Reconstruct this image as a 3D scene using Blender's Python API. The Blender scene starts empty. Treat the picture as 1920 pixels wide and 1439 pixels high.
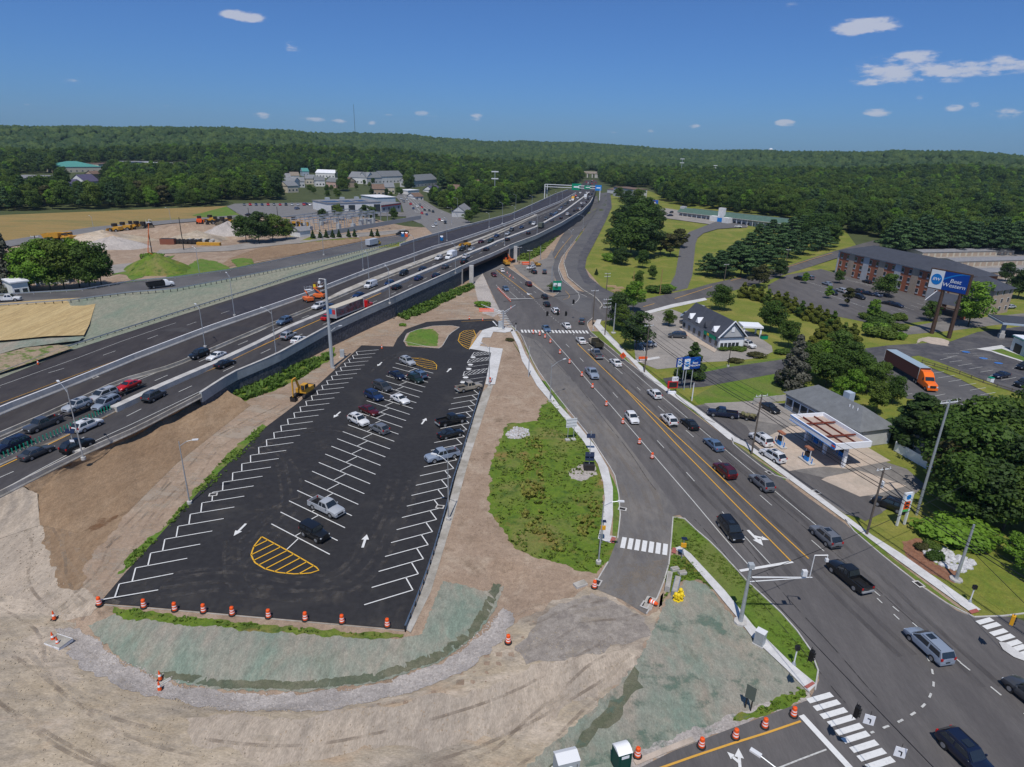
import bpy,bmesh,math,random
import numpy as np
from mathutils import Vector,Matrix
random.seed(7);rnd=random.random
sc=bpy.context.scene
col=sc.collection
# ---------- camera, sky, sun, exposure
CF,CT,CR,CH=1175.0,math.atan(442/1175.),math.atan(80/2980.),50.0
_f=Vector((0,math.cos(CT),-math.sin(CT)));_u0=Vector((0,math.sin(CT),math.cos(CT)));_r0=Vector((1,0,0))
_R=math.cos(CR)*_r0+math.sin(CR)*_u0
_U=math.cos(CR)*_u0-math.sin(CR)*_r0
cam=bpy.data.cameras.new('camera');co=bpy.data.objects.new('camera',cam);col.objects.link(co)
cam.sensor_width=36;cam.lens=36*CF/1920;cam.clip_start=0.5;cam.clip_end=30000
m=Matrix(((_R.x,_U.x,-_f.x,0),(_R.y,_U.y,-_f.y,0),(_R.z,_U.z,-_f.z,CH),(0,0,0,1)))
co.matrix_world=m;sc.camera=co
sc.render.resolution_x=1024;sc.render.resolution_y=767
SUN_EL,SUN_AZ=math.radians(62),math.radians(188)
w=bpy.data.worlds.new('World');sc.world=w;w.use_nodes=True
nt=w.node_tree;nt.nodes.clear()
wo=nt.nodes.new('ShaderNodeOutputWorld');bg=nt.nodes.new('ShaderNodeBackground')
sk=nt.nodes.new('ShaderNodeTexSky');sk.sky_type='NISHITA';sk.sun_disc=False
sk.sun_elevation=SUN_EL;sk.sun_rotation=SUN_AZ;sk.altitude=100;sk.air_density=1.0;sk.dust_density=0.35;sk.ozone_density=2.2
bg.inputs[1].default_value=0.09
def N(t,ty,**k):
 n=t.nodes.new(ty)
 for a,b in k.items():
  if a.startswith('i'):n.inputs[int(a[1:])].default_value=b
  else:setattr(n,a,b)
 return n
def pxdir(u,v):
 d=_f+_R*((u-960)/CF)-_U*((v-719.5)/CF)
 return d.normalized()
tc=N(nt,'ShaderNodeTexCoord')
nz=N(nt,'ShaderNodeTexNoise');nz.inputs['Scale'].default_value=22;nz.inputs['Detail'].default_value=7;nz.inputs['Roughness'].default_value=.62
mpv=N(nt,'ShaderNodeMapping');mpv.inputs['Scale'].default_value=(1,1,3.2)
nt.links.new(tc.outputs['Generated'],mpv.inputs['Vector']);nt.links.new(mpv.outputs[0],nz.inputs['Vector'])
CL=[(1622,50,46,12,1.0),(1725,128,100,15,.85),(1850,124,88,12,.75),(1690,152,80,7,.7),(1700,110,60,9,.75),(456,31,32,8,.9),(549,88,15,7,1.0),(1484,14,12,6,.4),(1648,211,24,6,.8),(1660,179,12,4,.5),(894,223,20,7,.8),(490,217,15,5,.7),(1303,237,11,4,.9),(1472,231,17,5,.8),(1790,201,14,6,.6),(1891,214,22,7,.6),(1219,246,10,4,.5),(1380,236,40,3,.35),(790,213,14,4,.6),(812,220,20,4,.45),(590,224,24,4,.5),(635,227,20,4,.5),(729,217,9,3,.6),(57,197,10,3,.6),(134,152,16,3,.3),(311,198,9,3,.4),(1150,247,12,3,.4),(1725,185,8,4,.5),(1580,156,14,4,.35),(697,230,10,4,.5),(1827,196,10,4,.6)]
acc=None
for(u,v,a,b,k)in CL:
 d=pxdir(u,v);rgt=d.cross(Vector((0,0,1))).normalized();upv=rgt.cross(d).normalized()
 sub=N(nt,'ShaderNodeVectorMath',operation='SUBTRACT');nt.links.new(tc.outputs['Generated'],sub.inputs[0]);sub.inputs[1].default_value=d
 outs=[]
 for ax,s in((rgt,a/CF*.8),(upv,b/CF*.9)):
  dp=N(nt,'ShaderNodeVectorMath',operation='DOT_PRODUCT');nt.links.new(sub.outputs[0],dp.inputs[0]);dp.inputs[1].default_value=ax/s
  pw=N(nt,'ShaderNodeMath',operation='MULTIPLY');nt.links.new(dp.outputs['Value'],pw.inputs[0]);nt.links.new(dp.outputs['Value'],pw.inputs[1]);outs.append(pw)
 ad=N(nt,'ShaderNodeMath',operation='ADD');nt.links.new(outs[0].outputs[0],ad.inputs[0]);nt.links.new(outs[1].outputs[0],ad.inputs[1])
 mr=N(nt,'ShaderNodeMapRange');mr.inputs[1].default_value=2.2;mr.inputs[2].default_value=0;mr.inputs[3].default_value=0;mr.inputs[4].default_value=k
 nt.links.new(ad.outputs[0],mr.inputs[0])
 if acc is None:acc=mr
 else:
  mx=N(nt,'ShaderNodeMath',operation='MAXIMUM');nt.links.new(acc.outputs[0],mx.inputs[0]);nt.links.new(mr.outputs[0],mx.inputs[1]);acc=mx
nm=N(nt,'ShaderNodeMapRange');nm.inputs[1].default_value=.36;nm.inputs[2].default_value=.66;nm.inputs[3].default_value=-.85;nm.inputs[4].default_value=.45;nt.links.new(nz.outputs[0],nm.inputs[0])
ad=N(nt,'ShaderNodeMath',operation='ADD');nt.links.new(acc.outputs[0],ad.inputs[0]);nt.links.new(nm.outputs[0],ad.inputs[1])
gt=N(nt,'ShaderNodeMath',operation='MULTIPLY');nt.links.new(ad.outputs[0],gt.inputs[0])
g2=N(nt,'ShaderNodeMapRange');g2.inputs[1].default_value=0.02;g2.inputs[2].default_value=.45;nt.links.new(acc.outputs[0],g2.inputs[0]);nt.links.new(g2.outputs[0],gt.inputs[1])
cr=N(nt,'ShaderNodeMapRange');cr.inputs[1].default_value=.0;cr.inputs[2].default_value=.75;cr.inputs[4].default_value=.78;cr.interpolation_type='SMOOTHSTEP';nt.links.new(gt.outputs[0],cr.inputs[0])
mix=N(nt,'ShaderNodeMix',data_type='RGBA');mix.inputs[7].default_value=(7.4,7.6,8.6,1)
sx_=N(nt,'ShaderNodeSeparateXYZ');nt.links.new(tc.outputs['Generated'],sx_.inputs[0]);rp=N(nt,'ShaderNodeValToRGB');nt.links.new(sx_.outputs[2],rp.inputs[0])
for i,(p_,c_)in enumerate(((0,(.28,.57,1.14)),(.1,(.27,.685,1.32)),(.3,(.24,.88,1.46)),(1,(.75,.95,1.05)))):
 e_=rp.color_ramp.elements[0]if i==0 else(rp.color_ramp.elements[1]if i==3 else rp.color_ramp.elements.new(p_));e_.position=p_;e_.color=c_+(1,)
tm_=N(nt,'ShaderNodeVectorMath',operation='MULTIPLY');nt.links.new(sk.outputs[0],tm_.inputs[0]);nt.links.new(rp.outputs[0],tm_.inputs[1])
nt.links.new(cr.outputs[0],mix.inputs[0]);nt.links.new(tm_.outputs[0],mix.inputs[6]);nt.links.new(mix.outputs[2],bg.inputs[0]);nt.links.new(bg.outputs[0],wo.inputs[0])
sl=bpy.data.lights.new('sun','SUN');sl.energy=4.4;sl.angle=math.radians(.53);sl.color=(1,.95,.88)
so=bpy.data.objects.new('sun',sl);col.objects.link(so)
sd=Vector((math.sin(SUN_AZ)*math.cos(SUN_EL),math.cos(SUN_AZ)*math.cos(SUN_EL),math.sin(SUN_EL)))
so.rotation_euler=sd.to_track_quat('Z','Y').to_euler();so.location=sd*400
vs=sc.view_settings;vs.view_transform='Standard';vs.look='None';vs.gamma=1;vs.use_curve_mapping=False;vs.exposure=-0.2
# ---------- tags
def tag(o,label=None,cat=None,group=None,kind=None):
 if label:o['label']=label
 if cat:o['category']=cat
 if group:o['group']=group
 if kind:o['kind']=kind
 return o
def thing(name,label,cat,loc=(0,0,0),rz=0,group=None):
 o=bpy.data.objects.new(name,None);col.objects.link(o);o.empty_display_size=.3
 o.location=loc;o.rotation_euler=(0,0,rz);return tag(o,label,cat,group)
def copy_tree(o,parent=None,loc=None,rz=None,label=None,group=None,scale=None,color=None):
 kids=list(CH_.get(o.name,[]))
 c=o.copy();col.objects.link(c);c.parent=parent
 if loc is not None:c.location=loc
 if rz is not None:c.rotation_euler=(0,0,rz)
 if label:c['label']=label
 if group:c['group']=group
 if scale:c.scale=scale if hasattr(scale,'__len__')else(scale,)*3
 if color:c.color=color
 for k in kids:
  kc=copy_tree(k,c,color=color);CH_.setdefault(c.name,[]).append(kc)
 return c
CH_={}
def setparent(o,p):
 if p is not None:o.parent=p;CH_.setdefault(p.name,[]).append(o)
 # ---------- mesh builder
class MB:
 def __init__(s):s.v=[];s.f=[];s.m=[]
 def add(s,vs_,fs,m=0):
  b=len(s.v);s.v+=[tuple(p)for p in vs_];s.f+=[tuple(i+b for i in f)for f in fs];s.m+=[m]*len(fs);return s
 def box(s,x0,x1,y0,y1,z0,z1,m=0):
  return s.add([(x0,y0,z0),(x1,y0,z0),(x1,y1,z0),(x0,y1,z0),(x0,y0,z1),(x1,y0,z1),(x1,y1,z1),(x0,y1,z1)],[(3,2,1,0),(4,5,6,7),(0,1,5,4),(1,2,6,5),(2,3,7,6),(3,0,4,7)],m)
 def obox(s,c,d,L,W,z0,z1,m=0,taper=1.):
  "box centred at c (xy), long axis d"
  d=Vector((d[0],d[1])).normalized();n=Vector((-d.y,d.x));c=Vector((c[0],c[1]));vs_=[]
  for z,k in((z0,1),(z1,taper)):
   for a,b in((-1,-1),(1,-1),(1,1),(-1,1)):
    p=c+d*(a*L/2*k)+n*(b*W/2*k);vs_.append((p.x,p.y,z))
  return s.add(vs_,[(3,2,1,0),(4,5,6,7),(0,1,5,4),(1,2,6,5),(2,3,7,6),(3,0,4,7)],m)
 def tube(s,p0,p1,r0,r1=None,n=8,m=0,cap=True):
  r1=r0 if r1 is None else r1;p0=Vector(p0);p1=Vector(p1);d=(p1-p0)
  if d.length<1e-6:return s
  d.normalize();a=d.orthogonal().normalized();b=d.cross(a);vs_=[]
  for p,r in((p0,r0),(p1,r1)):
   for i in range(n):
    t=2*math.pi*i/n;vs_.append(p+a*(r*math.cos(t))+b*(r*math.sin(t)))
  fs=[(i,(i+1)%n,n+(i+1)%n,n+i)for i in range(n)]
  if cap:fs+=[tuple(range(n-1,-1,-1)),tuple(range(n,2*n))]
  return s.add(vs_,fs,m)
 def path(s,pts,r,n=6,m=0):
  for a,b in zip(pts,pts[1:]):s.tube(a,b,r,r,n,m)
  return s
 def lathe(s,prof,c=(0,0,0),n=12,m=0):
  vs_=[]
  for r,z in prof:
   for i in range(n):
    t=2*math.pi*i/n;vs_.append((c[0]+r*math.cos(t),c[1]+r*math.sin(t),c[2]+z))
  fs=[]
  for k in range(len(prof)-1):
   for i in range(n):fs.append((k*n+i,k*n+(i+1)%n,(k+1)*n+(i+1)%n,(k+1)*n+i))
  fs+=[tuple(range(n-1,-1,-1)),tuple(range((len(prof)-1)*n,len(prof)*n))]
  return s.add(vs_,fs,m)
 def prism(s,poly,z0,z1,m=0,mtop=None):
  n=len(poly)
  if sum(poly[i][0]*poly[(i+1)%n][1]-poly[(i+1)%n][0]*poly[i][1]for i in range(n))<0:poly=poly[::-1]
  vs_=[(p[0],p[1],z0)for p in poly]+[(p[0],p[1],z1)for p in poly]
  s.add(vs_,[(i,(i+1)%n,n+(i+1)%n,n+i)for i in range(n)]+[tuple(range(n-1,-1,-1))],m)
  b=len(s.v)-2*n;s.f.append(tuple(b+n+i for i in range(n)));s.m.append(m if mtop is None else mtop);return s
 def quad(s,a,b,c,d,m=0):return s.add([a,b,c,d],[(0,1,2,3)],m)
 def ico(s,c,r,m=0,sub=1,jit=0,sq=1):
  bm=bmesh.new();bmesh.ops.create_icosphere(bm,subdivisions=sub,radius=1)
  vs_=[(c[0]+v.co.x*r*(1+jit*(rnd()-.5)),c[1]+v.co.y*r*(1+jit*(rnd()-.5)),c[2]+v.co.z*r*sq*(1+jit*(rnd()-.5)))for v in bm.verts]
  fs=[tuple(v.index for v in f.verts)for f in bm.faces];bm.free();return s.add(vs_,fs,m)
 def mesh(s,name,mats,smooth=False,ang=40):
  me=bpy.data.meshes.new(name);me.from_pydata(s.v,[],s.f)
  for x in(mats if isinstance(mats,(list,tuple))else[mats]):me.materials.append(x)
  if any(s.m):me.polygons.foreach_set('material_index',s.m)
  if smooth:
   me.polygons.foreach_set('use_smooth',[True]*len(s.f))
   try:me.set_sharp_from_angle(angle=math.radians(ang))
   except Exception:pass
  me.update();return me
 def build(s,name,mats,parent=None,smooth=False,ang=40,loc=None,rz=None):
  o=bpy.data.objects.new(name,s.mesh(name,mats,smooth,ang));col.objects.link(o)
  if loc is not None:o.location=loc
  if rz is not None:o.rotation_euler=(0,0,rz)
  setparent(o,parent);return o
  # ---------- materials
MT={}
def mat(name,c,rough=.8,metal=0.,spec=.3,c2=None,scale=1.,detail=6,bump=0.,bscale=None,c3=None,s3=.08,stretch=None,contrast=(.35,.65),emit=0,dist=.02,rot=0,objcol=False,coat=0.,f3=(.45,.7),grain=0.,extra=()):
 "noise-mottled principled material in metres"
 if name in MT:return MT[name]
 M=bpy.data.materials.new(name);M.use_nodes=True;t=M.node_tree;b=t.nodes['Principled BSDF']
 b.inputs['Roughness'].default_value=rough;b.inputs['Metallic'].default_value=metal;b.inputs['Specular IOR Level'].default_value=spec
 if coat:b.inputs['Coat Weight'].default_value=coat;b.inputs['Coat Roughness'].default_value=.08
 c=tuple(c)+(1,)
 vec=None
 if c2 is not None or bump or c3 is not None:
  g=N(t,'ShaderNodeNewGeometry');mp=N(t,'ShaderNodeMapping');t.links.new(g.outputs['Position'],mp.inputs[0])
  if stretch:mp.inputs['Scale'].default_value=stretch
  mp.inputs['Rotation'].default_value=(0,0,rot);vec=mp.outputs[0]
 out=None
 if objcol:
  oi=N(t,'ShaderNodeObjectInfo');t.links.new(oi.outputs['Color'],b.inputs['Base Color'])
 else:b.inputs['Base Color'].default_value=c
 def layer(prev,colr,sc_,lo,hi,det,w=0.):
  n=N(t,'ShaderNodeTexNoise');n.inputs['Scale'].default_value=sc_;n.inputs['Detail'].default_value=det;n.inputs['Roughness'].default_value=.62;n.inputs['Distortion'].default_value=w
  t.links.new(vec,n.inputs['Vector']);mr=N(t,'ShaderNodeMapRange');mr.inputs[1].default_value=lo;mr.inputs[2].default_value=hi;t.links.new(n.outputs[0],mr.inputs[0])
  mx=N(t,'ShaderNodeMix',data_type='RGBA');t.links.new(mr.outputs[0],mx.inputs[0])
  if prev is None:mx.inputs[6].default_value=c
  else:t.links.new(prev,mx.inputs[6])
  mx.inputs[7].default_value=tuple(colr)+(1,);return mx.outputs[2]
 if c2 is not None:out=layer(out,c2,scale,contrast[0],contrast[1],detail)
 if c3 is not None:out=layer(out,c3,s3,f3[0],f3[1],5,.6)
 for(ec,es,lo,hi)in extra:out=layer(out,ec,es,lo,hi,7,.3)
 if out is not None and not grain:grain=.55 if bump>=.5 else(.22 if bump else 0)
 if out is not None and grain:
  for gs,gk in((7.5,1),(1.7,.8)):
   n=N(t,'ShaderNodeTexNoise');n.inputs['Scale'].default_value=gs;n.inputs['Detail'].default_value=5;n.inputs['Roughness'].default_value=.75;t.links.new(vec,n.inputs['Vector'])
   mr=N(t,'ShaderNodeMapRange');mr.inputs[1].default_value=.3;mr.inputs[2].default_value=.7;mr.inputs[3].default_value=1-grain*gk*.5;mr.inputs[4].default_value=1+grain*gk*.5;t.links.new(n.outputs[0],mr.inputs[0])
   vm=N(t,'ShaderNodeVectorMath',operation='SCALE');t.links.new(out,vm.inputs[0]);t.links.new(mr.outputs[0],vm.inputs['Scale']);out=vm.outputs[0]
 if out is not None:t.links.new(out,b.inputs['Base Color'])
 if bump:
  n=N(t,'ShaderNodeTexNoise');n.inputs['Scale'].default_value=bscale or scale*2;n.inputs['Detail'].default_value=8;n.inputs['Roughness'].default_value=.65
  t.links.new(vec,n.inputs['Vector']);bp=N(t,'ShaderNodeBump');bp.inputs['Strength'].default_value=bump;bp.inputs['Distance'].default_value=dist
  t.links.new(n.outputs[0],bp.inputs['Height']);t.links.new(bp.outputs[0],b.inputs['Normal'])
 if emit:b.inputs['Emission Color'].default_value=c;b.inputs['Emission Strength'].default_value=emit
 MT[name]=M;return M
def stain(name,c,scale=.5,lo=.48,hi=.62,stretch=None,rot=0,rough=.95,amt=.85,detail=8):
 "earth, dust or tyre dirt lying over another surface with a ragged edge of its own"
 if name in MT:return MT[name]
 M=bpy.data.materials.new(name);M.use_nodes=True;t=M.node_tree;b=t.nodes['Principled BSDF'];b.inputs['Base Color'].default_value=tuple(c)+(1,);b.inputs['Roughness'].default_value=rough;b.inputs['Specular IOR Level'].default_value=.2
 g=N(t,'ShaderNodeNewGeometry');mp=N(t,'ShaderNodeMapping');t.links.new(g.outputs['Position'],mp.inputs[0]);mp.inputs['Rotation'].default_value=(0,0,rot)
 if stretch:mp.inputs['Scale'].default_value=stretch
 n=N(t,'ShaderNodeTexNoise');n.inputs['Scale'].default_value=scale;n.inputs['Detail'].default_value=detail;n.inputs['Roughness'].default_value=.7;t.links.new(mp.outputs[0],n.inputs['Vector'])
 mr=N(t,'ShaderNodeMapRange');mr.interpolation_type='SMOOTHSTEP';mr.inputs[1].default_value=lo;mr.inputs[2].default_value=hi;mr.inputs[4].default_value=amt;t.links.new(n.outputs[0],mr.inputs[0])
 tr=N(t,'ShaderNodeBsdfTransparent');mx=N(t,'ShaderNodeMixShader');t.links.new(mr.outputs[0],mx.inputs[0]);t.links.new(tr.outputs[0],mx.inputs[1]);t.links.new(b.outputs[0],mx.inputs[2]);t.links.new(mx.outputs[0],t.nodes['Material Output'].inputs[0]);MT[name]=M;return M
asph_new=mat('asphalt_new',(.022,.021,.023),.78,c2=(.032,.031,.033),scale=1.2,c3=(.050,.047,.045),s3=.11,bump=.35,bscale=14,spec=.28,f3=(.52,.82))
asph_hw=mat('asphalt_highway',(.052,.049,.052),.85,c2=(.070,.066,.068),scale=.7,c3=(.036,.034,.038),s3=.045,bump=.25,bscale=12,spec=.25,stretch=(1,.35,1),rot=-.5)
asph_dark=mat('asphalt_closed_lane',(.036,.032,.035),.85,c2=(.052,.047,.049),scale=.5,c3=(.070,.064,.062),s3=.06,bump=.25,bscale=12,spec=.25,f3=(.5,.75),stretch=(1,.4,1),rot=-.5)
asph_road=mat('asphalt_road',(.098,.092,.092),.85,c2=(.126,.118,.116),scale=.45,c3=(.074,.069,.071),s3=.06,bump=.25,bscale=14,spec=.25,stretch=(1,.22,1),rot=.55)
asph_slip=mat('asphalt_slip',(.118,.111,.109),.88,c2=(.150,.142,.136),scale=.9,c3=(.195,.178,.160),s3=.2,bump=.25,bscale=14,stretch=(1,.35,1),rot=.1)
asph_old=mat('asphalt_old',(.170,.158,.148),.9,c2=(.215,.2,.186),scale=1.0,c3=(.12,.114,.11),s3=.12,bump=.3,bscale=10)
asph_pale=mat('asphalt_pale',(.265,.24,.22),.9,c2=(.31,.285,.26),scale=1.5,c3=(.2,.187,.175),s3=.15,bump=.3,bscale=10)
asph_far=mat('asphalt_far',(.15,.145,.145),.9,c2=(.185,.18,.178),scale=.3)
asph_ramp=mat('asphalt_ramp',(.10,.098,.10),.85,c2=(.125,.12,.12),scale=.6,c3=(.075,.073,.077),s3=.06,bump=.2,bscale=10)
asph_dw=mat('asphalt_driveway',(.055,.054,.062),.85,c2=(.085,.082,.09),scale=.8,c3=(.125,.12,.12),s3=.18,bump=.25,bscale=10)
conc=mat('concrete',(.44,.425,.405),.85,c2=(.52,.505,.48),scale=1.2,c3=(.33,.32,.31),s3=.25,bump=.15,bscale=12)
conc_w=mat('concrete_white',(.62,.62,.64),.8,c2=(.70,.70,.72),scale=1.5,bump=.1,bscale=10)
conc_wk=mat('concrete_sidewalk',(.53,.525,.52),.85,c2=(.60,.595,.59),scale=1.1,c3=(.45,.44,.43),s3=.3,bump=.1,bscale=12)
conc_blue=mat('concrete_parapet',(.31,.34,.355),.85,c2=(.36,.39,.40),scale=.6,c3=(.25,.28,.30),s3=.12,bump=.1)
conc_tan=mat('concrete_tan',(.43,.35,.285),.88,c2=(.49,.41,.34),scale=1.0,c3=(.35,.30,.25),s3=.3,bump=.1)
conc_dirty=mat('concrete_dirty',(.36,.335,.29),.9,c2=(.26,.24,.21),scale=.7,c3=(.46,.44,.41),s3=.3,bump=.2)
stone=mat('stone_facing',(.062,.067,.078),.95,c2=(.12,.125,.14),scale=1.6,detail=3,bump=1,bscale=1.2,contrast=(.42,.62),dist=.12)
dirt=mat('bare_earth',(.285,.205,.145),.97,c2=(.345,.258,.19),scale=.35,c3=(.255,.185,.135),s3=.05,bump=.55,bscale=2.6,dist=.07,detail=9,extra=(((.36,.28,.21),.2,.52,.66),((.20,.145,.10),.28,.56,.7)))
dirt_brown=mat('graded_brown_earth',(.228,.152,.092),.97,c2=(.29,.205,.132),scale=.5,c3=(.205,.135,.082),s3=.07,bump=.6,bscale=1.6,dist=.1,detail=9,stretch=(1,.45,1),rot=.8)
dirt_pale=mat('rutted_pale_earth',(.37,.305,.24),.97,c2=(.44,.37,.295),scale=.6,c3=(.27,.235,.2),s3=.09,bump=.6,bscale=2.2,dist=.08,stretch=(1,.3,1),rot=-.5,detail=9)
dirt_grey=mat('worn_grey_earth',(.345,.28,.20),.97,c2=(.42,.35,.262),scale=.5,c3=(.215,.195,.175),s3=.11,bump=.6,bscale=3,dist=.06,detail=10,stretch=(.45,1,1),rot=.35,extra=(((.235,.19,.15),.11,.52,.62),((.46,.385,.305),.15,.52,.62),((.39,.275,.18),.09,.55,.66),((.28,.24,.195),.6,.52,.74)))
gravel=mat('gravel',(.35,.315,.29),.97,c2=(.46,.42,.39),scale=3.5,c3=(.27,.245,.23),s3=.14,bump=1,bscale=6,dist=.08,contrast=(.4,.6))
seed=mat('hydroseed',(.235,.235,.195),.97,c2=(.29,.262,.215),scale=.9,c3=(.18,.225,.18),s3=.13,bump=.5,bscale=3,dist=.05,detail=10,stretch=(1,.5,1),rot=.3,f3=(.40,.62),extra=(((.29,.25,.20),.22,.5,.68),((.16,.17,.13),.35,.58,.72)))
seed_em=mat('hydroseed_grey',(.205,.215,.165),.97,c2=(.25,.245,.19),scale=.8,c3=(.165,.205,.155),s3=.1,bump=.5,bscale=3,dist=.08,stretch=(1,.4,1),rot=.5)
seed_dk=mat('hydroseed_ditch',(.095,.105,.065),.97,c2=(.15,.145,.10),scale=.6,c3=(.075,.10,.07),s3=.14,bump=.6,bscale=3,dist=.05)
straw=mat('straw_mulch',(.45,.335,.165),.95,c2=(.36,.26,.125),scale=1.0,c3=(.50,.385,.20),s3=.12,bump=.7,bscale=1.1,dist=.12,stretch=(1.6,.12,1),rot=-.45,contrast=(.4,.6))
grass=mat('grass',(.078,.145,.014),.95,c2=(.115,.18,.02),scale=.5,c3=(.155,.158,.048),s3=.07,bump=.6,bscale=6,dist=.08)
grass_br=mat('grass_bright',(.075,.155,.016),.95,c2=(.11,.19,.024),scale=1.2,c3=(.14,.165,.035),s3=.15,bump=.6,bscale=6,dist=.08,extra=(((.20,.165,.07),.3,.56,.7),((.05,.10,.012),.4,.55,.7)))
grass_dry=mat('grass_dry',(.165,.182,.026),.95,c2=(.112,.155,.02),scale=.5,c3=(.235,.21,.05),s3=.07,bump=.6,bscale=6,dist=.06)
field=mat('dry_field',(.285,.195,.07),.95,c2=(.235,.17,.06),scale=.12,c3=(.155,.155,.055),s3=.03,bump=.5,bscale=1,dist=.1,stretch=(.4,1.6,1),f3=(.52,.7))
meadow=mat('weedy_meadow',(.085,.15,.014),.95,c2=(.13,.19,.02),scale=.6,c3=(.195,.175,.06),s3=.11,bump=.9,bscale=4,dist=.15,f3=(.5,.7),extra=(((.22,.15,.05),.16,.56,.68),((.055,.10,.015),.5,.52,.66)))
soil_wood=mat('woodland_floor',(.05,.065,.022),.97,c2=(.07,.085,.03),scale=.1,bump=.4,bscale=.5,dist=.3)
mulch=mat('mulch',(.19,.085,.05),.97,c2=(.25,.13,.08),scale=1.5,bump=.6,bscale=5)
pwhite=mat('paint_white',(.68,.68,.67),.6,c2=(.56,.56,.55),scale=3,contrast=(.5,.75))
pwhite2=mat('paint_white_worn',(.52,.52,.50),.7,c2=(.30,.30,.29),scale=3.5,contrast=(.5,.72))
pyel=mat('paint_yellow',(.62,.34,.055),.65,c2=(.50,.28,.06),scale=3,contrast=(.5,.75))
pyel_b=mat('paint_yellow_new',(.72,.40,.03),.6,c2=(.64,.36,.03),scale=3,contrast=(.5,.75))
redpad=mat('tactile_pad',(.30,.085,.07),.8,c2=(.36,.12,.10),scale=4)
steel=mat('galvanised_steel',(.50,.53,.56),.45,.55,.5,c2=(.42,.45,.48),scale=2)
steel_p=mat('grey_painted_steel',(.42,.45,.47),.55,.2,.4)
steel_blue=mat('bluish_steel',(.14,.20,.29),.5,.4,.4)
alum=mat('white_metal',(.72,.73,.74),.45,.1,.4)
dkmetal=mat('dark_metal',(.04,.035,.033),.6,.3,.3)
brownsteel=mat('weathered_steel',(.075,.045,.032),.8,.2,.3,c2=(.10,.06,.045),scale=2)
wood_p=mat('weathered_pole_wood',(.105,.085,.068),.9,c2=(.15,.125,.105),scale=2,stretch=(3,3,.3),bump=.4,bscale=6)
wood_l=mat('new_pole_wood',(.30,.19,.08),.9,c2=(.36,.24,.11),scale=2)
black=mat('black_plastic',(.012,.012,.013),.5,spec=.4)
rubber=mat('rubber',(.02,.02,.022),.85)
orange=mat('safety_orange',(.80,.10,.014),.55,spec=.4)
refl=mat('reflective_white',(.85,.85,.86),.4,spec=.5)
yel_sig=mat('signal_yellow',(.72,.36,.02),.5)
yel_mach=mat('machine_yellow',(.62,.33,.03),.5,c2=(.45,.24,.04),scale=2)
solar=mat('solar_panel',(.012,.018,.045),.15,spec=.8)
sgreen=mat('sign_green',(.0,.24,.13),.5)
sblue=mat('sign_blue',(.004,.055,.32),.4)
sblue2=mat('sign_light_blue',(.01,.21,.62),.4)
swhite=mat('sign_white',(.80,.82,.86),.4)
sred=mat('sign_red',(.62,.02,.02),.4)
glass=mat('window_glass',(.018,.024,.032),.06,spec=.9)
glass_b=mat('building_glass',(.03,.04,.05),.1,spec=.8)
carpaint=mat('car_paint',(.5,.5,.5),.32,.15,.5,objcol=True,coat=.6)
rimm=mat('rim_alloy',(.42,.43,.45),.35,.7,.5)
lampm=mat('headlamp_lens',(.75,.78,.82),.1,.2,.8)
tailm=mat('tail_lamp_lens',(.42,.012,.012),.2,spec=.6)
# ---------- terrain
def ss(x):x=min(1.,max(0.,x));return x*x*(3-2*x)
def interp(x,xs,ys):
 if x<=xs[0]:return ys[0]+(x-xs[0])*(ys[1]-ys[0])/(xs[1]-xs[0])
 for i in range(len(xs)-1):
  if x<=xs[i+1]:return ys[i]+(x-xs[i])*(ys[i+1]-ys[i])/(xs[i+1]-xs[i])
 return ys[-1]+(x-xs[-1])*(ys[-1]-ys[-2])/(xs[-1]-xs[-2])
def ray(u,v):return _f+_R*((u-960)/CF)-_U*((v-719.5)/CF)
def PZ(u,v,z=0.):
 d=ray(u,v);t=(z-CH)/d.z;return Vector((d.x*t,d.y*t,z))
HZ=([70,100,130,156,200,240,300,600,1000],[2.9,3.1,3.7,4.7,5.6,6.0,6.2,6.6,7.0])
def zh(x,y):return min(7.5,interp(y,*HZ))
def PS(u,v,fn,add=0.):
 "pixel ray onto the surface z = fn(x, y) + add"
 d=ray(u,v);z=fn(0,100)+add
 if d.z>=-1e-4:return Vector((d.x*4000,d.y*4000,fn(0,4000)))
 for _ in range(30):
  t=(z-CH)/d.z;z=.5*z+.5*(fn(d.x*t,d.y*t)+add)
 t=(z-CH)/d.z;return Vector((d.x*t,d.y*t,z))
def PH(u,v,add=0.):return PS(u,v,zh,add)
S_TOP=[(-60,945),(0,917),(40,897),(102,866),(160,838),(250,800),(375,736),(417,709),(440,696),(517,664),(615,611),(690,577),(730,560),(840,511),(880,492),(920,476),(962,457),(1005,441),(1052,418),(1092,394),(1106,380),(1114,366),(1118,355)]
S_W=[PH(u,v,1.1)for u,v in S_TOP]
SX=([p.y for p in S_W],[p.x for p in S_W])
N_EDGE=[(-60,732),(0,710),(125,660),(250,620),(375,580),(480,547),(540,527),(652,492),(750,462),(784,451),(808,444),(861,429),(960,403),(1000,385),(1040,366),(1065,357)]
N_W=[PH(u,v)for u,v in N_EDGE]
R_S=[(-60,580),(0,573),(130,564),(240,550),(330,541),(430,522),(560,497),(680,468),(760,452)]
R_N=[(-60,560),(0,553),(150,545),(250,528),(330,521),(430,507),(560,480),(700,450),(770,440)]
RZ=([150,200,330,1000],[7.6,7.4,6.3,6.3])
def zr(x,y):return min(7.8,interp(y,*RZ))
RS_W=[PS(u,v,zr)for u,v in R_S];RN_W=[PS(u,v,zr)for u,v in R_N]
RX=([p.y for p in RS_W],[p.x for p in RS_W])
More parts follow.
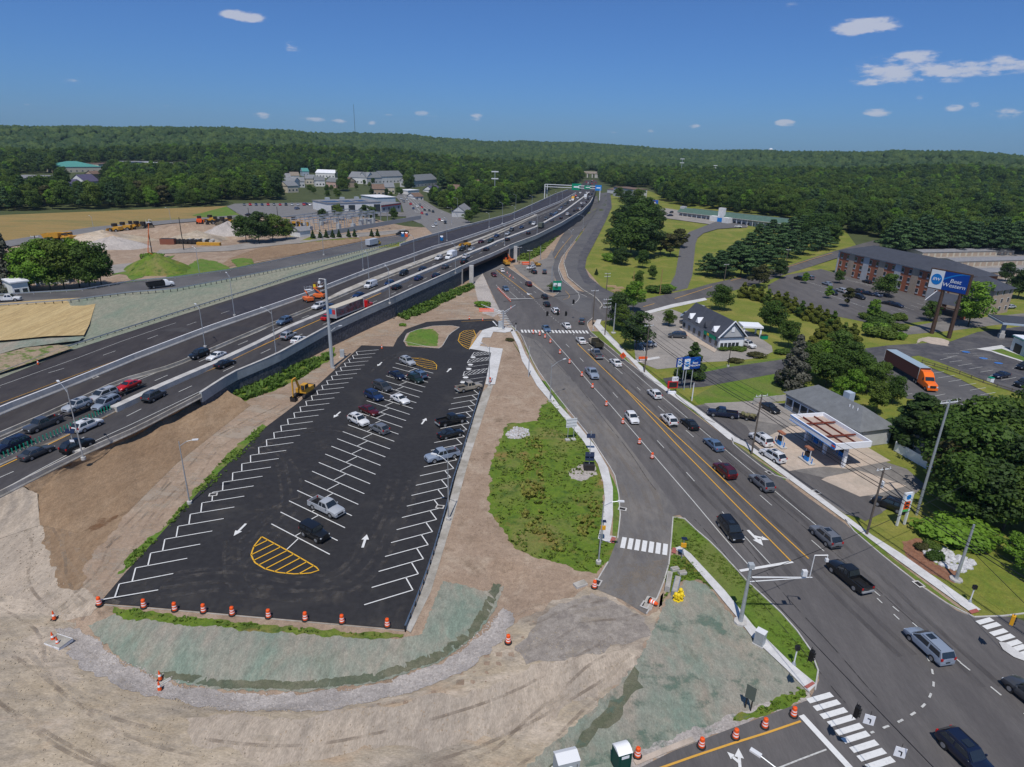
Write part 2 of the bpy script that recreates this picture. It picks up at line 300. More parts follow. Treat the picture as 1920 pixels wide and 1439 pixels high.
def hillz(x,y):
 r=math.hypot(x,y);az=math.degrees(math.atan2(x,y))
 e=interp(az,[-60,-45,-38,-32,-22,-14,-3,2,8,16,20,25,34,40,60],[.007,.0075,.0085,.0130,.0158,.0158,.0095,.0078,.0080,.0025,.0050,.0068,.0097,.0068,.0068])
 e+=.0010*math.sin(az*.45)+.0004*math.sin(az*1.3+1)
 rt=3000+500*math.sin(az*.09+1)
 top=50+rt*e-28
 b=26*math.sin(x*.0031+1.3)*math.sin(y*.0024+.5)+14*math.sin(x*.0067+y*.0041)+9*math.sin(y*.0093-x*.005+2)
 a_=math.radians(az);b+=34*math.exp(-((r-1250-160*math.sin(4*a_+1))/150)**2)*(.5+.5*math.sin(7*a_+2))+44*math.exp(-((r-1850-220*math.sin(5*a_))/190)**2)*(.5+.5*math.sin(6*a_-1))+40*math.exp(-((r-2450)/200)**2)*(.5+.5*math.sin(9*a_))
 z=(top-6)*ss((r-650)/(rt-650))+b*ss((r-750)/900)*(1-ss((r-rt*.80)/(rt*.2)))*.6
 return max(-1,min(z,50+r*e-26-1500/max(r,300)))
def G0(x,y):
 r=math.hypot(x,y)
 e=6*ss((y-280)/320)*ss((x-interp(y,*SX))/14)if y>270 else 0.
 dn=interp(y,*RX)-x
 n_=6*ss((-66-x)/40)*ss((dn+2)/12)if y>120 else 0.
 v=max(e,n_,6*ss((y-620)/200))
 if r>600:v=v+hillz(x,y)*ss((r-600)/250)
 return v
SWALE=[PZ(u,v)for u,v in[(150,1185),(190,1215),(240,1243),(300,1266),(420,1288),(560,1292),(700,1275),(820,1235),(880,1190),(925,1130),(950,1090)]]
def seg_d(x,y,pts):
 best=1e9
 for a,b in zip(pts,pts[1:]):
  dx,dy=b.x-a.x,b.y-a.y;L=dx*dx+dy*dy;t=max(0,min(1,((x-a.x)*dx+(y-a.y)*dy)/L))
  best=min(best,math.hypot(x-a.x-t*dx,y-a.y-t*dy))
 return best
BED=[PZ(u,v)for u,v in[(955,900),(965,960),(1000,1020),(1040,1050)]]
def G(x,y):
 z=G0(x,y)
 if y<110 and x<8:
  if y<75:
   d=seg_d(x,y,SWALE)
   if d<9:z-=1.0*math.exp(-(d/3.0)**2)
 return z
def PG(u,v,add=0.):return PS(u,v,G,add)
def lay(x,y,n):
 g=abs(G0(x,y));q=.012*n if(y<82 and x<12)else 0.
 return .005*n+q*ss((-G(x,y)-.01)/.05 if q else 0)+(.07+.03*n)*ss(g/.3)
def ground_sheet():
 def axis(a,b,fine,lo,hi):
  v=[a]
  while v[-1]<b:
   x=v[-1]
   if lo<=x<hi:s=fine
   else:s=fine+abs((x-lo)if x<lo else(x-hi))*.09
   v.append(x+s)
  return v
 def sym(lo,hi,fine,far):
  c=np.arange(lo,hi+.1,fine).tolist();s=fine
  a=[lo]
  st=lambda q,s:min(s,5.0 if abs(q)<420 else 5+(abs(q)-420)*.05)
  while a[-1]>-far:s*=1.10;a.append(a[-1]-min(st(a[-1],s),160))
  s=fine;b=[hi]
  while b[-1]<far:s*=1.10;b.append(b[-1]+min(st(b[-1],s),160))
  return sorted(a[1:])+c+b[1:]
 xs=sym(-75,25,1.25,5200);ys=[y for y in sym(35,85,1.25,6200)if y>-500]
 vs_=[(x,y,G(x,y))for y in ys for x in xs];n=len(xs)
 fs=[(j*n+i,j*n+i+1,(j+1)*n+i+1,(j+1)*n+i)for j in range(len(ys)-1)for i in range(n-1)]
 mb=MB();mb.add(vs_,fs)
 o=mb.build('ground',dirt,smooth=True,ang=180);tag(o,kind='structure')
 o.data.materials.append(soil_wood)
 mi=[]
 for p in o.data.polygons:
  c_=p.center;mi.append(1 if(c_.y>420 or c_.x>60 or c_.x<-250)else 0)
 o.data.polygons.foreach_set('material_index',mi);return o
ground_sheet()
GXS=5.0
def inpoly(x,y,poly):
 c_=False;j=len(poly)-1
 for i in range(len(poly)):
  a,b=poly[i],poly[j]
  if(a[1]>y)!=(b[1]>y)and x<(b[0]-a[0])*(y-a[1])/(b[1]-a[1])+a[0]:c_=not c_
  j=i
 return c_
def rough_edge(pts,amp,step):
 out=[]
 n=len(pts)
 for i in range(n):
  a,b=Vector(pts[i][:2]),Vector(pts[(i+1)%n][:2]);L=(b-a).length;k=max(1,int(L/step));nn=Vector((-(b-a).y,(b-a).x))/max(L,1e-6)
  for j in range(k):
   p=a.lerp(b,j/k);out.append(p+nn*((rnd()-.5)*2*amp)if j else p+nn*(rnd()-.5)*amp)
 return out
LC={}
def drape(name,poly,mt,layer=0,fn=None,cell=6.0,rough=0,kind='structure',zoff=None,smooth=True):
 "poly: list of world xy; laid on the terrain"
 pts=[Vector(p[:2])for p in poly]
 if rough:
  pts=rough_edge(pts,rough,rough*2.6)
  if rough<1:pts=rough_edge(pts,rough*.4,rough*.8)
 bm=bmesh.new()
 f=bm.faces.new([bm.verts.new((p.x,p.y,0))for p in pts])
 bm.normal_update()
 if f.normal.z<0:bmesh.ops.reverse_faces(bm,faces=[f])
 g=fn or G
 LC[layer]=LC.get(layer,-1)+1;layer=layer+.1*LC[layer]
 near=fn is None and min(p.y for p in pts)<84 and min(p.x for p in pts)<8 and zoff is None and layer<8 and name not in('parking_lot','local_road')
 if near:cell=1.25
 if near or fn is not None or max(abs(g(p.x,p.y))for p in pts)>.02:
  bmesh.ops.triangulate(bm,faces=bm.faces[:])
  x0,x1=min(p.x for p in pts),max(p.x for p in pts);y0,y1=min(p.y for p in pts),max(p.y for p in pts)
  if(x1-x0>150 or y1-y0>150)and not near:cell=max(cell,8)
  if near:y1=min(y1,86.25)
  for a,b,ax in((x0,x1,(1,0,0)),(y0,y1,(0,1,0))):
   k=math.floor(a/cell)*cell+cell
   while k<b:
    bmesh.ops.bisect_plane(bm,geom=bm.verts[:]+bm.edges[:]+bm.faces[:],plane_co=(k if ax[0]else 0,k if ax[1]else 0,0),plane_no=ax);k+=cell
 else:bmesh.ops.triangulate(bm,faces=bm.faces[:])
 for v in bm.verts:
  z=g(v.co.x,v.co.y)+(zoff if zoff is not None else(lay(v.co.x,v.co.y,layer)if fn is None else .004*layer));v.co.z=z
 me=bpy.data.meshes.new(name);bm.to_mesh(me);bm.free();me.materials.append(mt)
 if smooth:me.polygons.foreach_set('use_smooth',[True]*len(me.polygons))
 o=bpy.data.objects.new(name,me);col.objects.link(o)
 if kind:tag(o,kind=kind)
 return o
def pg(px,fn=PG):return[fn(u,v)for u,v in px]
def smoothline(pts,n=4):
 "Catmull-Rom"
 out=[]
 P_=[pts[0]]+list(pts)+[pts[-1]]
 for i in range(1,len(P_)-2):
  a,b,c_,d=P_[i-1],P_[i],P_[i+1],P_[i+2]
  for j in range(n):
   t=j/n;out.append(.5*((2*b)+(c_-a)*t+(2*a-5*b+4*c_-d)*t*t+(3*b-a-3*c_+d)*t**3))
 out.append(pts[-1]);return out
def resample(pts,step):
 L=[0]
 for a,b in zip(pts,pts[1:]):L.append(L[-1]+(b-a).length)
 n=max(1,int(round(L[-1]/step)));out=[];k=0
 for i in range(n+1):
  s=L[-1]*i/n
  while k<len(L)-2 and L[k+1]<s:k+=1
  t=(s-L[k])/max(1e-9,L[k+1]-L[k]);out.append(pts[k].lerp(pts[k+1],t))
 return out,L[-1]
class Paint:
 def __init__(s,name,mt,layer,fn=G,fixed=None):s.mb=MB();s.name=name;s.mt=mt;s.l=layer;s.fn=fn;s.fixed=fixed
 def z(s,p):return s.fn(p.x,p.y)+(.004*s.l if s.fn is not G else lay(p.x,p.y,s.l))+(s.fixed or 0)
 def line(s,pts,w,dash=None,off=0.,step=4.0,start=0.):
  pts=[Vector((p.x,p.y))for p in pts];pts,L=resample(pts,step if not dash else .6)
  segs=[(0,len(pts)-1)]
  if dash:
   on,gap=dash;segs=[];d=-start
   ds=L/(len(pts)-1)
   while d<L:
    a,b=max(0,d),min(L,d+on)
    if b>a+.1:segs.append((a/ds,b/ds))
    d+=on+gap
  def at(q):
   i=int(min(q,len(pts)-1.0001));return pts[i].lerp(pts[i+1],q-i)if i+1<len(pts)else pts[i]
  for a,b in segs:
   n=max(1,int(math.ceil(b-a))if not dash else 2);ring=[]
   for i in range(n+1):
    q=a+(b-a)*i/n;p=at(q);p2=at(min(len(pts)-1,q+.3));p1=at(max(0,q-.3));t=(p2-p1)
    if t.length<1e-6:continue
    t.normalize();nn=Vector((-t.y,t.x));c_=p+nn*off
    A,B=c_+nn*w/2,c_-nn*w/2;ring.append(((A.x,A.y,s.z(A)),(B.x,B.y,s.z(B))))
   for r0,r1 in zip(ring,ring[1:]):s.mb.quad(r0[1],r1[1],r1[0],r0[0])
  return s
 def poly(s,pts):
  pts=[Vector((p[0],p[1]))for p in pts]
  n=len(pts)
  if sum(pts[i].x*pts[(i+1)%n].y-pts[(i+1)%n].x*pts[i].y for i in range(n))<0:pts=pts[::-1]
  s.mb.add([(p.x,p.y,s.z(p))for p in pts],[tuple(range(n))]);return s
 def arrow(s,c,d,L=4.0,kind='straight'):
  d=Vector(d[:2]).normalized();n=Vector((-d.y,d.x));c=Vector(c[:2])
  q=lambda a,b:c+d*a*L+n*b*L
  s.poly([q(-.5,-.055),q(.1,-.055),q(.1,.055),q(-.5,.055)]);s.poly([q(.1,-.17),q(.5,0),q(.1,.17)])
  if kind=='left':
   s.poly([q(-.15,.055),q(.0,.055),q(.1,.2),q(.02,.28)]);s.poly([q(-.06,.30),q(.17,.16),q(.22,.42)])
  if kind=='right':
   s.poly([q(-.15,-.055),q(.0,-.055),q(.1,-.2),q(.02,-.28)]);s.poly([q(-.06,-.30),q(.17,-.16),q(.22,-.42)])
  return s
 def done(s):o=s.mb.build(s.name,s.mt);tag(o,kind='structure');return o
def kerb(name,pts,w=.16,h=.13,mt=None,fn=PG,closed=False,z=G):
 pts=[Vector((p.x,p.y))for p in pts]
 if closed:pts=pts+[pts[0]]
 pts,L=resample(pts,3.0);mb=MB();ring=[]
 for i,p in enumerate(pts):
  t=(pts[min(i+1,len(pts)-1)]-pts[max(0,i-1)]).normalized();n=Vector((-t.y,t.x));zz=z(p.x,p.y)
  a,b=p+n*w/2,p-n*w/2;ring.append([(a.x,a.y,zz-.1),(a.x,a.y,zz+h),(b.x,b.y,zz+h),(b.x,b.y,zz-.1)])
 for r0,r1 in zip(ring,ring[1:]):
  for k in range(3):mb.quad(r0[k],r1[k],r1[k+1],r0[k+1])
 mb.add(ring[0],[(0,1,2,3)]);mb.add(ring[-1],[(3,2,1,0)])
 o=mb.build(name,mt or conc);tag(o,kind='structure');return o
 # ---- ground covers (pixel outlines of the photograph laid on the terrain)
def D(name,px,mt,layer,rough=0,**k):return drape(name,pg(px),mt,layer,rough=rough,**k)
D('worn_ground',[(-120,1100),(-40,960),(60,930),(90,960),(70,1010),(95,1060),(100,1120),(150,1170),(190,1225),(300,1295),(430,1320),(600,1320),(760,1295),(880,1235),(960,1175),(1040,1130),(1100,1100),(1150,1120),(1215,1155),(1240,1110),(1225,1180),(1190,1250),(1100,1340),(1030,1400),(990,1470),(800,1700),(300,1700),(-250,1700),(-200,1300)],dirt_grey,1,.8)
D('rutted_track',[(-60,960),(60,915),(120,880),(150,868),(140,920),(110,960),(95,1010),(110,1060),(160,1100),(185,1128),(170,1155),(120,1165),(70,1150),(20,1120),(-60,1100)],dirt_pale,2,.7)
D('pale_ground_patch',[(350,1345),(620,1335),(900,1290),(1050,1240),(1180,1215),(1200,1235),(1120,1310),(960,1380),(800,1400),(500,1440),(380,1400)],dirt_pale,2,.9)
D('dark_ground_patch',[(960,1210),(1010,1160),(1060,1130),(1110,1110),(1150,1130),(1205,1160),(1220,1190),(1150,1215),(1060,1240),(990,1245)],mat('trampled_dark_earth',(.20,.175,.155),.97,c2=(.31,.275,.24),scale=.7,bump=.6,bscale=3,dist=.05,detail=9),3,.7)
D('gravel_berm',[(100,1180),(150,1178),(175,1200),(225,1240),(290,1275),(420,1300),(560,1303),(700,1288),(830,1245),(900,1195),(945,1140),(965,1150),(950,1195),(880,1255),(770,1300),(600,1335),(430,1335),(260,1300),(150,1250)],gravel,4,.35)
D('seeded_slope',[(165,1175),(215,1152),(330,1163),(480,1182),(620,1190),(745,1200),(790,1190),(810,1140),(830,1090),(850,1095),(905,1110),(945,1100),(925,1150),(890,1195),(820,1245),(700,1283),(560,1299),(420,1296),(300,1275),(230,1240)],seed,5,.15)
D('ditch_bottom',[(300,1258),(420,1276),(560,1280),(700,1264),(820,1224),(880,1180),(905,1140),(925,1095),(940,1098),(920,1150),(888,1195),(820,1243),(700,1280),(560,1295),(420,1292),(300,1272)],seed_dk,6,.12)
D('grass_verge_strip',[(210,1140),(330,1155),(500,1172),(640,1184),(755,1190),(750,1200),(620,1193),(480,1184),(340,1172),(220,1158)],meadow,6,.35)
D('seeded_ground',[(1250,1125),(1290,1085),(1330,1100),(1375,1160),(1420,1200),(1500,1280),(1512,1296),(1440,1330),(1365,1362),(1262,1402),(1180,1440),(1000,1700),(700,1700),(1030,1400),(1100,1340),(1190,1250),(1225,1180)],seed,2,.2)
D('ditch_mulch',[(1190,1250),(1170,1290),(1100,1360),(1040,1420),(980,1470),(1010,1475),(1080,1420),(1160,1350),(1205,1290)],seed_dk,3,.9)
D('gravel_shoulder',[(1190,1412),(1270,1380),(1370,1340),(1440,1318),(1515,1296),(1520,1312),(1365,1369),(1262,1409),(1180,1450),(1160,1440)],gravel,4,.25)
D('weeds',[(1372,1350),(1440,1322),(1500,1292),(1512,1296),(1515,1308),(1450,1332),(1400,1350)],meadow,5,.4)
D('bare_soil_strip',[(945,618),(965,615),(985,650),(1000,690),(1018,745),(1060,790),(960,800),(900,1000),(1080,1080),(1095,1100),(960,1160),(900,1140),(850,1095),(805,1180),(780,1180),(835,990),(915,700),(935,650)],dirt,1,.2)
D('meadow',[(1015,760),(1040,745),(1075,800),(1110,850),(1128,900),(1135,960),(1136,1010),(1160,1015),(1140,1055),(1118,1078),(1060,1060),(1000,1045),(955,1020),(935,985),(918,960),(920,870),(940,820),(950,795),(1010,790)],meadow,4,.45)
D('meadow_bright',[(1150,760),(1060,765),(1075,795),(1112,830),(1150,900),(1160,925),(1163,968),(1158,1008),(1148,1008),(1150,960),(1140,900),(1105,835),(1050,770),(1010,705),(990,660),(965,618),(958,612),(962,610),(978,640),(998,680),(1012,712)],grass_br,5)
for nm_,px in(('riprap_patch',[(948,815),(965,800),(990,805),(993,818),(970,824),(952,822)]),('gravel_pad',[(1066,885),(1085,872),(1115,870),(1120,890),(1090,903),(1070,898)])):D(nm_,px,gravel,6,.2)
D('verge',[(1262,968),(1280,972),(1300,990),(1340,1024),(1401,1091),(1472,1157),(1512,1205),(1534,1245),(1534,1272),(1520,1290),(1486,1250),(1413,1178),(1359,1111),(1295,1042),(1258,1030)],grass,5)
D('soil_by_walk',[(1040,745),(1000,700),(960,640),(968,650),(1004,712),(1046,770),(1092,832),(1121,880),(1130,930),(1126,1010),(1080,1000),(1060,800)],meadow,3)
D('verge_weeds',[(1250,1075),(1262,1040),(1290,1045),(1320,1075),(1345,1110),(1310,1088),(1270,1092),(1245,1130)],meadow,4,.3)
D('bank_soil',[(430,740),(560,690),(650,640),(760,585),(870,540),(905,513),(940,580),(925,600),(860,600),(800,608),(740,640),(650,655),(560,755),(500,790),(380,910),(230,1075),(185,1130),(140,1090),(110,1040),(130,980),(220,900),(330,800)],dirt,2,.5)
D('shoulder_gravel',[(886,520),(905,513),(925,560),(940,585),(925,595),(905,588),(895,560)],gravel,5,.2)
D('weedy_bank_strip',[(232,1075),(300,1010),(340,965),(430,880),(470,838),(500,800),(492,795),(420,860),(380,905),(320,975),(250,1035),(220,1078)],grass_br,5,.5)
D('weedy_slope_top',[(418,715),(520,690),(600,668),(628,650),(630,665),(560,712),(500,738),(440,758),(410,735)],meadow,5,.8)
D('weedy_slope_far',[(745,590),(800,560),(885,530),(890,540),(850,558),(800,585),(760,600)],meadow,5,.7)
D('parking_lot',[(187,1132),(760,1182),(798,1080),(838,960),(866,850),(905,735),(925,660),(880,655),(855,655),(678,648),(560,755),(500,800),(380,915),(232,1078)],asph_new,6)
D('lot_driveway',[(735,655),(745,635),(760,618),(800,604),(860,600),(925,598),(945,612),(955,617),(900,620),(885,636),(880,655),(860,675),(740,670)],asph_new,7)
D('lot_island',[(757,640),(763,626),(785,618),(812,612),(845,611),(862,614),(842,628),(828,652),(820,654),(762,650)],dirt,8,.1,zoff=.10)
D('island_grass',[(760,640),(768,625),(785,618),(812,618),(822,628),(820,650),(765,649)],grass_br,9,.15,zoff=.12)
D('plaza',[(880,655),(905,620),(925,614),(960,616),(962,622),(946,625),(925,623),(920,634),(905,634),(900,650),(943,655),(928,722),(910,722),(921,662)],conc_wk,9,zoff=.14)
D('plaza_soil',[(905,634),(920,634),(925,624),(950,624),(960,640),(960,665),(943,655),(899,651)],dirt,8,zoff=.05)
D('gravel_edge',[(905,735),(918,722),(925,722),(880,860),(850,970),(808,1110),(770,1188),(760,1182),(800,1080),(838,960),(866,850)],conc_dirty,8)
D('lawn',[(1826,1150),(1625,1008),(1475,895),(1368,824),(1240,728),(1115,605),(1150,565),(1095,500),(1075,440),(1100,400),(1150,365),(1200,355),(1330,385),(1540,385),(1590,440),(1620,480),(1960,520),(2200,640),(2200,1220),(1920,1160)],grass_dry,1)
D('grass_by_ramp',[(1128,520),(1100,500),(1098,480),(1130,420),(1148,372),(1165,372),(1190,420),(1230,440),(1270,470),(1268,500),(1250,540),(1200,555),(1160,550)],grass_dry,3,.5)
D('grass_bank_east',[(968,488),(980,462),(1020,438),(1060,415),(1080,405),(1060,430),(1035,455),(1012,478),(990,490)],grass_br,2,.5)
D('lawn_by_road',[(1180,640),(1300,760),(1480,740),(1640,650),(1760,640),(1640,560),(1430,560),(1330,600),(1240,610)],grass_dry,3,.3)
D('lawn_front',[(1200,718),(1250,710),(1380,680),(1480,670),(1480,690),(1340,722),(1270,728),(1240,726)],grass,4)
D('lawn_slope',[(1300,745),(1340,722),(1440,700),(1480,698),(1478,735),(1450,750),(1410,752),(1330,758),(1308,758)],grass,4)
D('lawn_corner',[(1590,985),(1640,1000),(1700,975),(1740,960),(1900,1030),(2000,1100),(2000,1180),(1900,1155),(1826,1156),(1740,1090),(1660,1035)],grass_dry,3)
D('planting_bed',[(1690,1015),(1725,1010),(1755,1060),(1800,1075),(1790,1095),(1740,1075),(1700,1045)],mulch,5,.2)
D('verge_by_road',[(1367,830),(1376,830),(1420,862),(1474,898),(1472,902),(1440,885),(1390,848)],grass,6)
D('verge_by_road',[(1206,696),(1218,702),(1232,712),(1238,722),(1225,716),(1208,704)],grass,6)
D('verge_by_road',[(1106,622),(1130,622),(1190,690),(1180,690),(1150,655)],grass,6)
D('verge_by_road',[(1266,735),(1284,745),(1335,792),(1325,790),(1290,765),(1268,748)],grass,6)
D('verge_by_road',[(1590,985),(1600,985),(1680,1052),(1790,1135),(1826,1157),(1800,1146),(1730,1098),(1650,1036)],grass,5)
st_dk=stain('damp_dark_earth',(.165,.138,.112),.16,.50,.60,(1,2.2,1),.4,amt=.8);st_pl=stain('pale_dust',(.44,.375,.30),.13,.50,.60,(1,2.6,1),-.3,amt=.75);st_tn=stain('tan_earth',(.36,.235,.135),.10,.52,.62,amt=.7);st_gr=stain('green_seed_overspray',(.13,.20,.155),.22,.52,.64,amt=.6)
BOT=[(-90,960),(60,935),(100,1010),(110,1100),(170,1170),(240,1262),(420,1318),(600,1325),(780,1300),(900,1240),(1000,1170),(1100,1110),(1160,1130),(1210,1165),(1180,1250),(1090,1345),(1000,1440),(900,1600),(300,1600),(-200,1500),(-150,1200)]
D('green_overspray',[(1250,1125),(1330,1100),(1375,1160),(1500,1280),(1440,1330),(1262,1402),(1100,1439),(1030,1400),(1100,1340),(1190,1250)],st_gr,5.8)
STR=[(945,640),(985,680),(1018,745),(1000,790),(950,795),(922,860),(918,960),(960,1025),(1060,1060),(1100,1085),(1000,1150),(960,1160),(900,1140),(850,1095),(808,1170),(840,990),(905,760)]
D('tan_earth_stain',[(430,740),(650,640),(870,540),(905,513),(940,580),(860,600),(740,640),(650,655),(560,755),(380,910),(185,1130),(140,1090),(130,980),(330,800)],stain('pale_clay',(.41,.34,.27),.12,.50,.60,(.6,1.5,1),.6,amt=.7),3.5)
# ---------- roads at ground level
D('local_road',[(905,513),(937,582),(945,597),(960,612),(979,630),(997,674),(1010,697),(1030,725),(1058,760),(1108,822),(1152,889),(1160,927),(1163,968),(1158,1010),(1140,1055),(1117,1094),(1105,1100),(1165,1125),(1211,1153),(1229,1130),(1244,1094),(1257,1045),(1258,1020),(1262,968),(1275,966),(1300,990),(1340,1024),(1401,1091),(1437,1124),(1472,1157),(1512,1205),(1532,1245),(1536,1276),(1519,1312),(1365,1369),(1262,1409),(1190,1445),(1000,1700),(2500,1900),(2300,1250),(1920,1165),(1901,1157),(1826,1158),(1793,1145),(1732,1104),(1651,1040),(1585,983),(1517,935),(1472,901),(1367,825),(1300,775),(1240,725),(1175,678),(1106,622),(1100,610),(1112,596),(1160,580),(1140,558),(1095,548),(1064,540),(1037,557),(1023,551),(988,527),(949,499)],asph_road,7)
sx=lambda y:interp(y,*SX)
drape('underpass_road',[PZ(890,530),PZ(905,513),PZ(949,499),PZ(972,490),PG(877,415),PG(840,400),PG(770,372),PG(758,366),PG(742,370),PG(762,390),PG(800,428),PG(812,440)],asph_far,6,cell=10)
D('slip_road',[(1035,730),(1058,760),(1108,822),(1152,889),(1160,927),(1163,968),(1158,1010),(1140,1055),(1117,1094),(1105,1100),(1165,1125),(1211,1153),(1229,1130),(1244,1094),(1257,1045),(1258,1020),(1262,968),(1270,958),(1215,885),(1150,800),(1090,730),(1062,700),(1010,640),(975,628),(997,674),(1010,697)],asph_slip,8)
D('paved_apron',[(962,498),(1010,490),(1025,485),(1035,470),(1046,490),(1041,510),(1040,530),(1052,552),(1023,549),(1000,530),(975,512)],asph_old,8)
D('service_road',[(1108,372),(1120,368),(1124,385),(1105,417),(1070,462),(1052,483),(1047,502),(1057,525),(1085,550),(1100,556),(1130,570),(1150,585),(1127,600),(1112,600),(1075,580),(1040,558),(1048,540),(1040,520),(1036,505),(1040,488),(1035,478),(1052,445),(1075,412),(1098,390)],asph_ramp,9)
D('curved_ramp_road',[(1125,362),(1144,362),(1147,390),(1135,417),(1120,447),(1100,485),(1097,502),(1105,520),(1130,540),(1155,552),(1207,562),(1195,592),(1150,585),(1117,558),(1092,545),(1065,522),(1057,495),(1065,475),(1087,445),(1110,410),(1122,390)],asph_ramp,10)
D('ramp_inner_lane',[(1138,362),(1144,362),(1147,390),(1135,417),(1120,447),(1100,485),(1097,502),(1105,520),(1130,540),(1155,552),(1130,549),(1095,530),(1082,505),(1086,480),(1105,447),(1128,410),(1138,388)],asph_dw,11)
D('side_road',[(1110,566),(1150,562),(1207,562),(1250,552),(1296,543),(1330,533),(1465,503),(1560,474),(1640,452),(1650,462),(1562,488),(1472,515),(1427,531),(1324,560),(1260,575),(1195,592),(1180,600),(1127,602),(1108,600)],asph_road,12)
D('side_road_pavement',[(1198,588),(1260,571),(1322,559),(1326,563),(1262,577),(1200,593)],conc_wk,14)
D('motel_driveway',[(1247,551),(1266,516),(1276,459),(1281,448),(1292,437),(1330,422),(1345,416),(1400,418),(1400,427),(1345,431),(1319,439),(1308,448),(1304,459),(1298,517),(1289,541)],mat('asphalt_drive_grey',(.10,.097,.10),.9,c2=(.13,.126,.128),scale=.8,bump=.2),13)
D('motel_lot',[(1213,394),(1250,392),(1345,408),(1410,415),(1400,428),(1345,430),(1330,422),(1250,411),(1215,410)],asph_pale,12)
D('bank_lot',[(1198,592),(1259,580),(1279,588),(1307,572),(1325,577),(1330,600),(1390,615),(1418,629),(1447,649),(1449,660),(1427,671),(1378,677),(1317,680),(1275,689),(1232,693),(1192,677),(1188,640),(1192,610)],asph_pale,8)
D('hotel_driveway',[(1243,710),(1303,702),(1366,689),(1477,673),(1528,667),(1597,657),(1667,648),(1782,641),(1833,623),(1920,612),(2100,600),(2300,930),(1960,800),(1900,790),(1800,760),(1700,748),(1640,700),(1600,688),(1497,692),(1461,700),(1319,726),(1271,729),(1250,722)],asph_dw,8)
D('truck_lot',[(1640,668),(1708,672),(1720,682),(1800,714),(1900,767),(1960,795),(2040,830),(1960,820),(1860,800),(1760,765),(1690,740),(1650,700)],asph_ramp,9)
D('lot_verge',[(1708,670),(1722,668),(1760,680),(1840,712),(1920,745),(2000,780),(2020,810),(1960,792),(1900,765),(1800,712),(1720,680)],grass_dry,10,zoff=.12)
D('hotel_lot',[(1440,535),(1475,516),(1540,505),(1575,515),(1700,545),(1790,570),(1830,610),(1740,602),(1660,612),(1560,592),(1500,575),(1440,550)],asph_road,8)
D('hotel_rear_road',[(1640,625),(1750,605),(1920,588),(2050,570),(2050,590),(1920,603),(1790,620),(1660,632)],asph_old,9)
D('storage_yard',[(1700,478),(1780,466),(1900,468),(2060,480),(2060,560),(1900,545),(1800,520)],asph_pale,7)
D('gas_station_forecourt',[(1300,762),(1325,758),(1412,752),(1470,757),(1500,745),(1640,860),(1700,880),(1735,910),(1718,925),(1655,960),(1625,975),(1585,965),(1475,892),(1378,822)],asph_old,8)
D('forecourt_apron',[(1308,763),(1340,762),(1400,800),(1425,840),(1475,880),(1560,900),(1640,935),(1655,962),(1622,978),(1475,893),(1378,824)],asph_road,9)
D('pump_slab',[(1412,832),(1480,800),(1560,800),(1670,865),(1590,880),(1545,876),(1505,880),(1480,884),(1460,870)],conc_tan,11)
D('tank_slab',[(1550,895),(1610,883),(1650,895),(1700,912),(1640,928),(1612,932),(1540,900)],conc_tan,11)
D('forecourt_concrete',[(1320,757),(1410,753),(1470,757),(1530,790),(1480,800),(1420,790),(1345,775)],asph_pale,10)
def slab(name,px,mt,h,layer=5):
 return D(name,px,mt,layer,zoff=h)
slab('pavement',[(957,622),(971,650),(979,678),(997,707),(1007,725),(1037,760),(1094,829),(1121,872),(1131,906),(1134,937),(1131,968),(1121,1012),(1145,1020),(1156,1008),(1143,1006),(1149,968),(1149,916),(1140,879),(1117,839),(1087,802),(1048,760),(1020,722),(1004,698),(985,665),(975,640),(962,617)],conc_wk,.14)
slab('pavement',[(1262,1030),(1280,1040),(1335,1103),(1383,1161),(1410,1197),(1474,1257),(1516,1300),(1531,1285),(1486,1248),(1413,1176),(1359,1109),(1295,1040),(1275,1026)],conc_wk,.14)
slab('pavement',[(1119,600),(1113,610),(1131,630),(1165,664),(1180,674),(1208,705),(1247,734),(1299,770),(1366,825),(1395,838),(1475,897),(1585,978),(1625,1008),(1667,1040),(1820,1150),(1839,1145),(1690,1040),(1635,1005),(1588,970),(1480,890),(1401,832),(1378,820),(1301,762),(1247,726),(1222,705),(1177,664),(1143,628),(1125,608),(1128,600)],conc_wk,.13)
slab('tactile_pad',[(1147,1008),(1154,1010),(1151,1021),(1143,1018)],redpad,.15);slab('tactile_pad',[(1261,1028),(1268,1030),(1267,1040),(1259,1038)],redpad,.15)
slab('tactile_pad',[(1506,1290),(1523,1280),(1528,1284),(1513,1294)],redpad,.15);slab('tactile_pad',[(1815,1147),(1830,1143),(1836,1149),(1821,1153)],redpad,.15)
slab('traffic_island',[(1872,1206),(1885,1207),(1930,1238),(1922,1242),(1900,1234),(1880,1220)],conc_wk,.15)
slab('bank_path',[(1273,617),(1292,614),(1345,655),(1340,662),(1300,640)],conc_tan,.13,12)
slab('bank_crossing',[(1186,676),(1235,669),(1238,672),(1190,681)],conc_wk,.05,12)
def kb(name,px,**k):kerb(name,[PG(u,v)for u,v in px],**k)
kb('kerb',[(960,612),(979,630),(997,674),(1010,697),(1030,725),(1058,760),(1108,822),(1152,889),(1160,927),(1163,968),(1158,1010)])
kb('kerb',[(1254,1060),(1258,1020),(1262,968),(1268,964),(1276,966),(1300,990),(1340,1024),(1401,1091),(1437,1124),(1472,1157),(1512,1205),(1532,1245),(1536,1276),(1528,1295)])
kb('kerb',[(1112,596),(1100,606),(1106,622),(1175,678),(1204,700),(1232,722),(1240,723)])
kb('kerb',[(1262,735),(1270,746),(1300,770),(1332,795),(1340,794)]);kb('kerb',[(1372,822),(1367,827),(1390,847),(1440,886),(1472,902),(1480,900)])
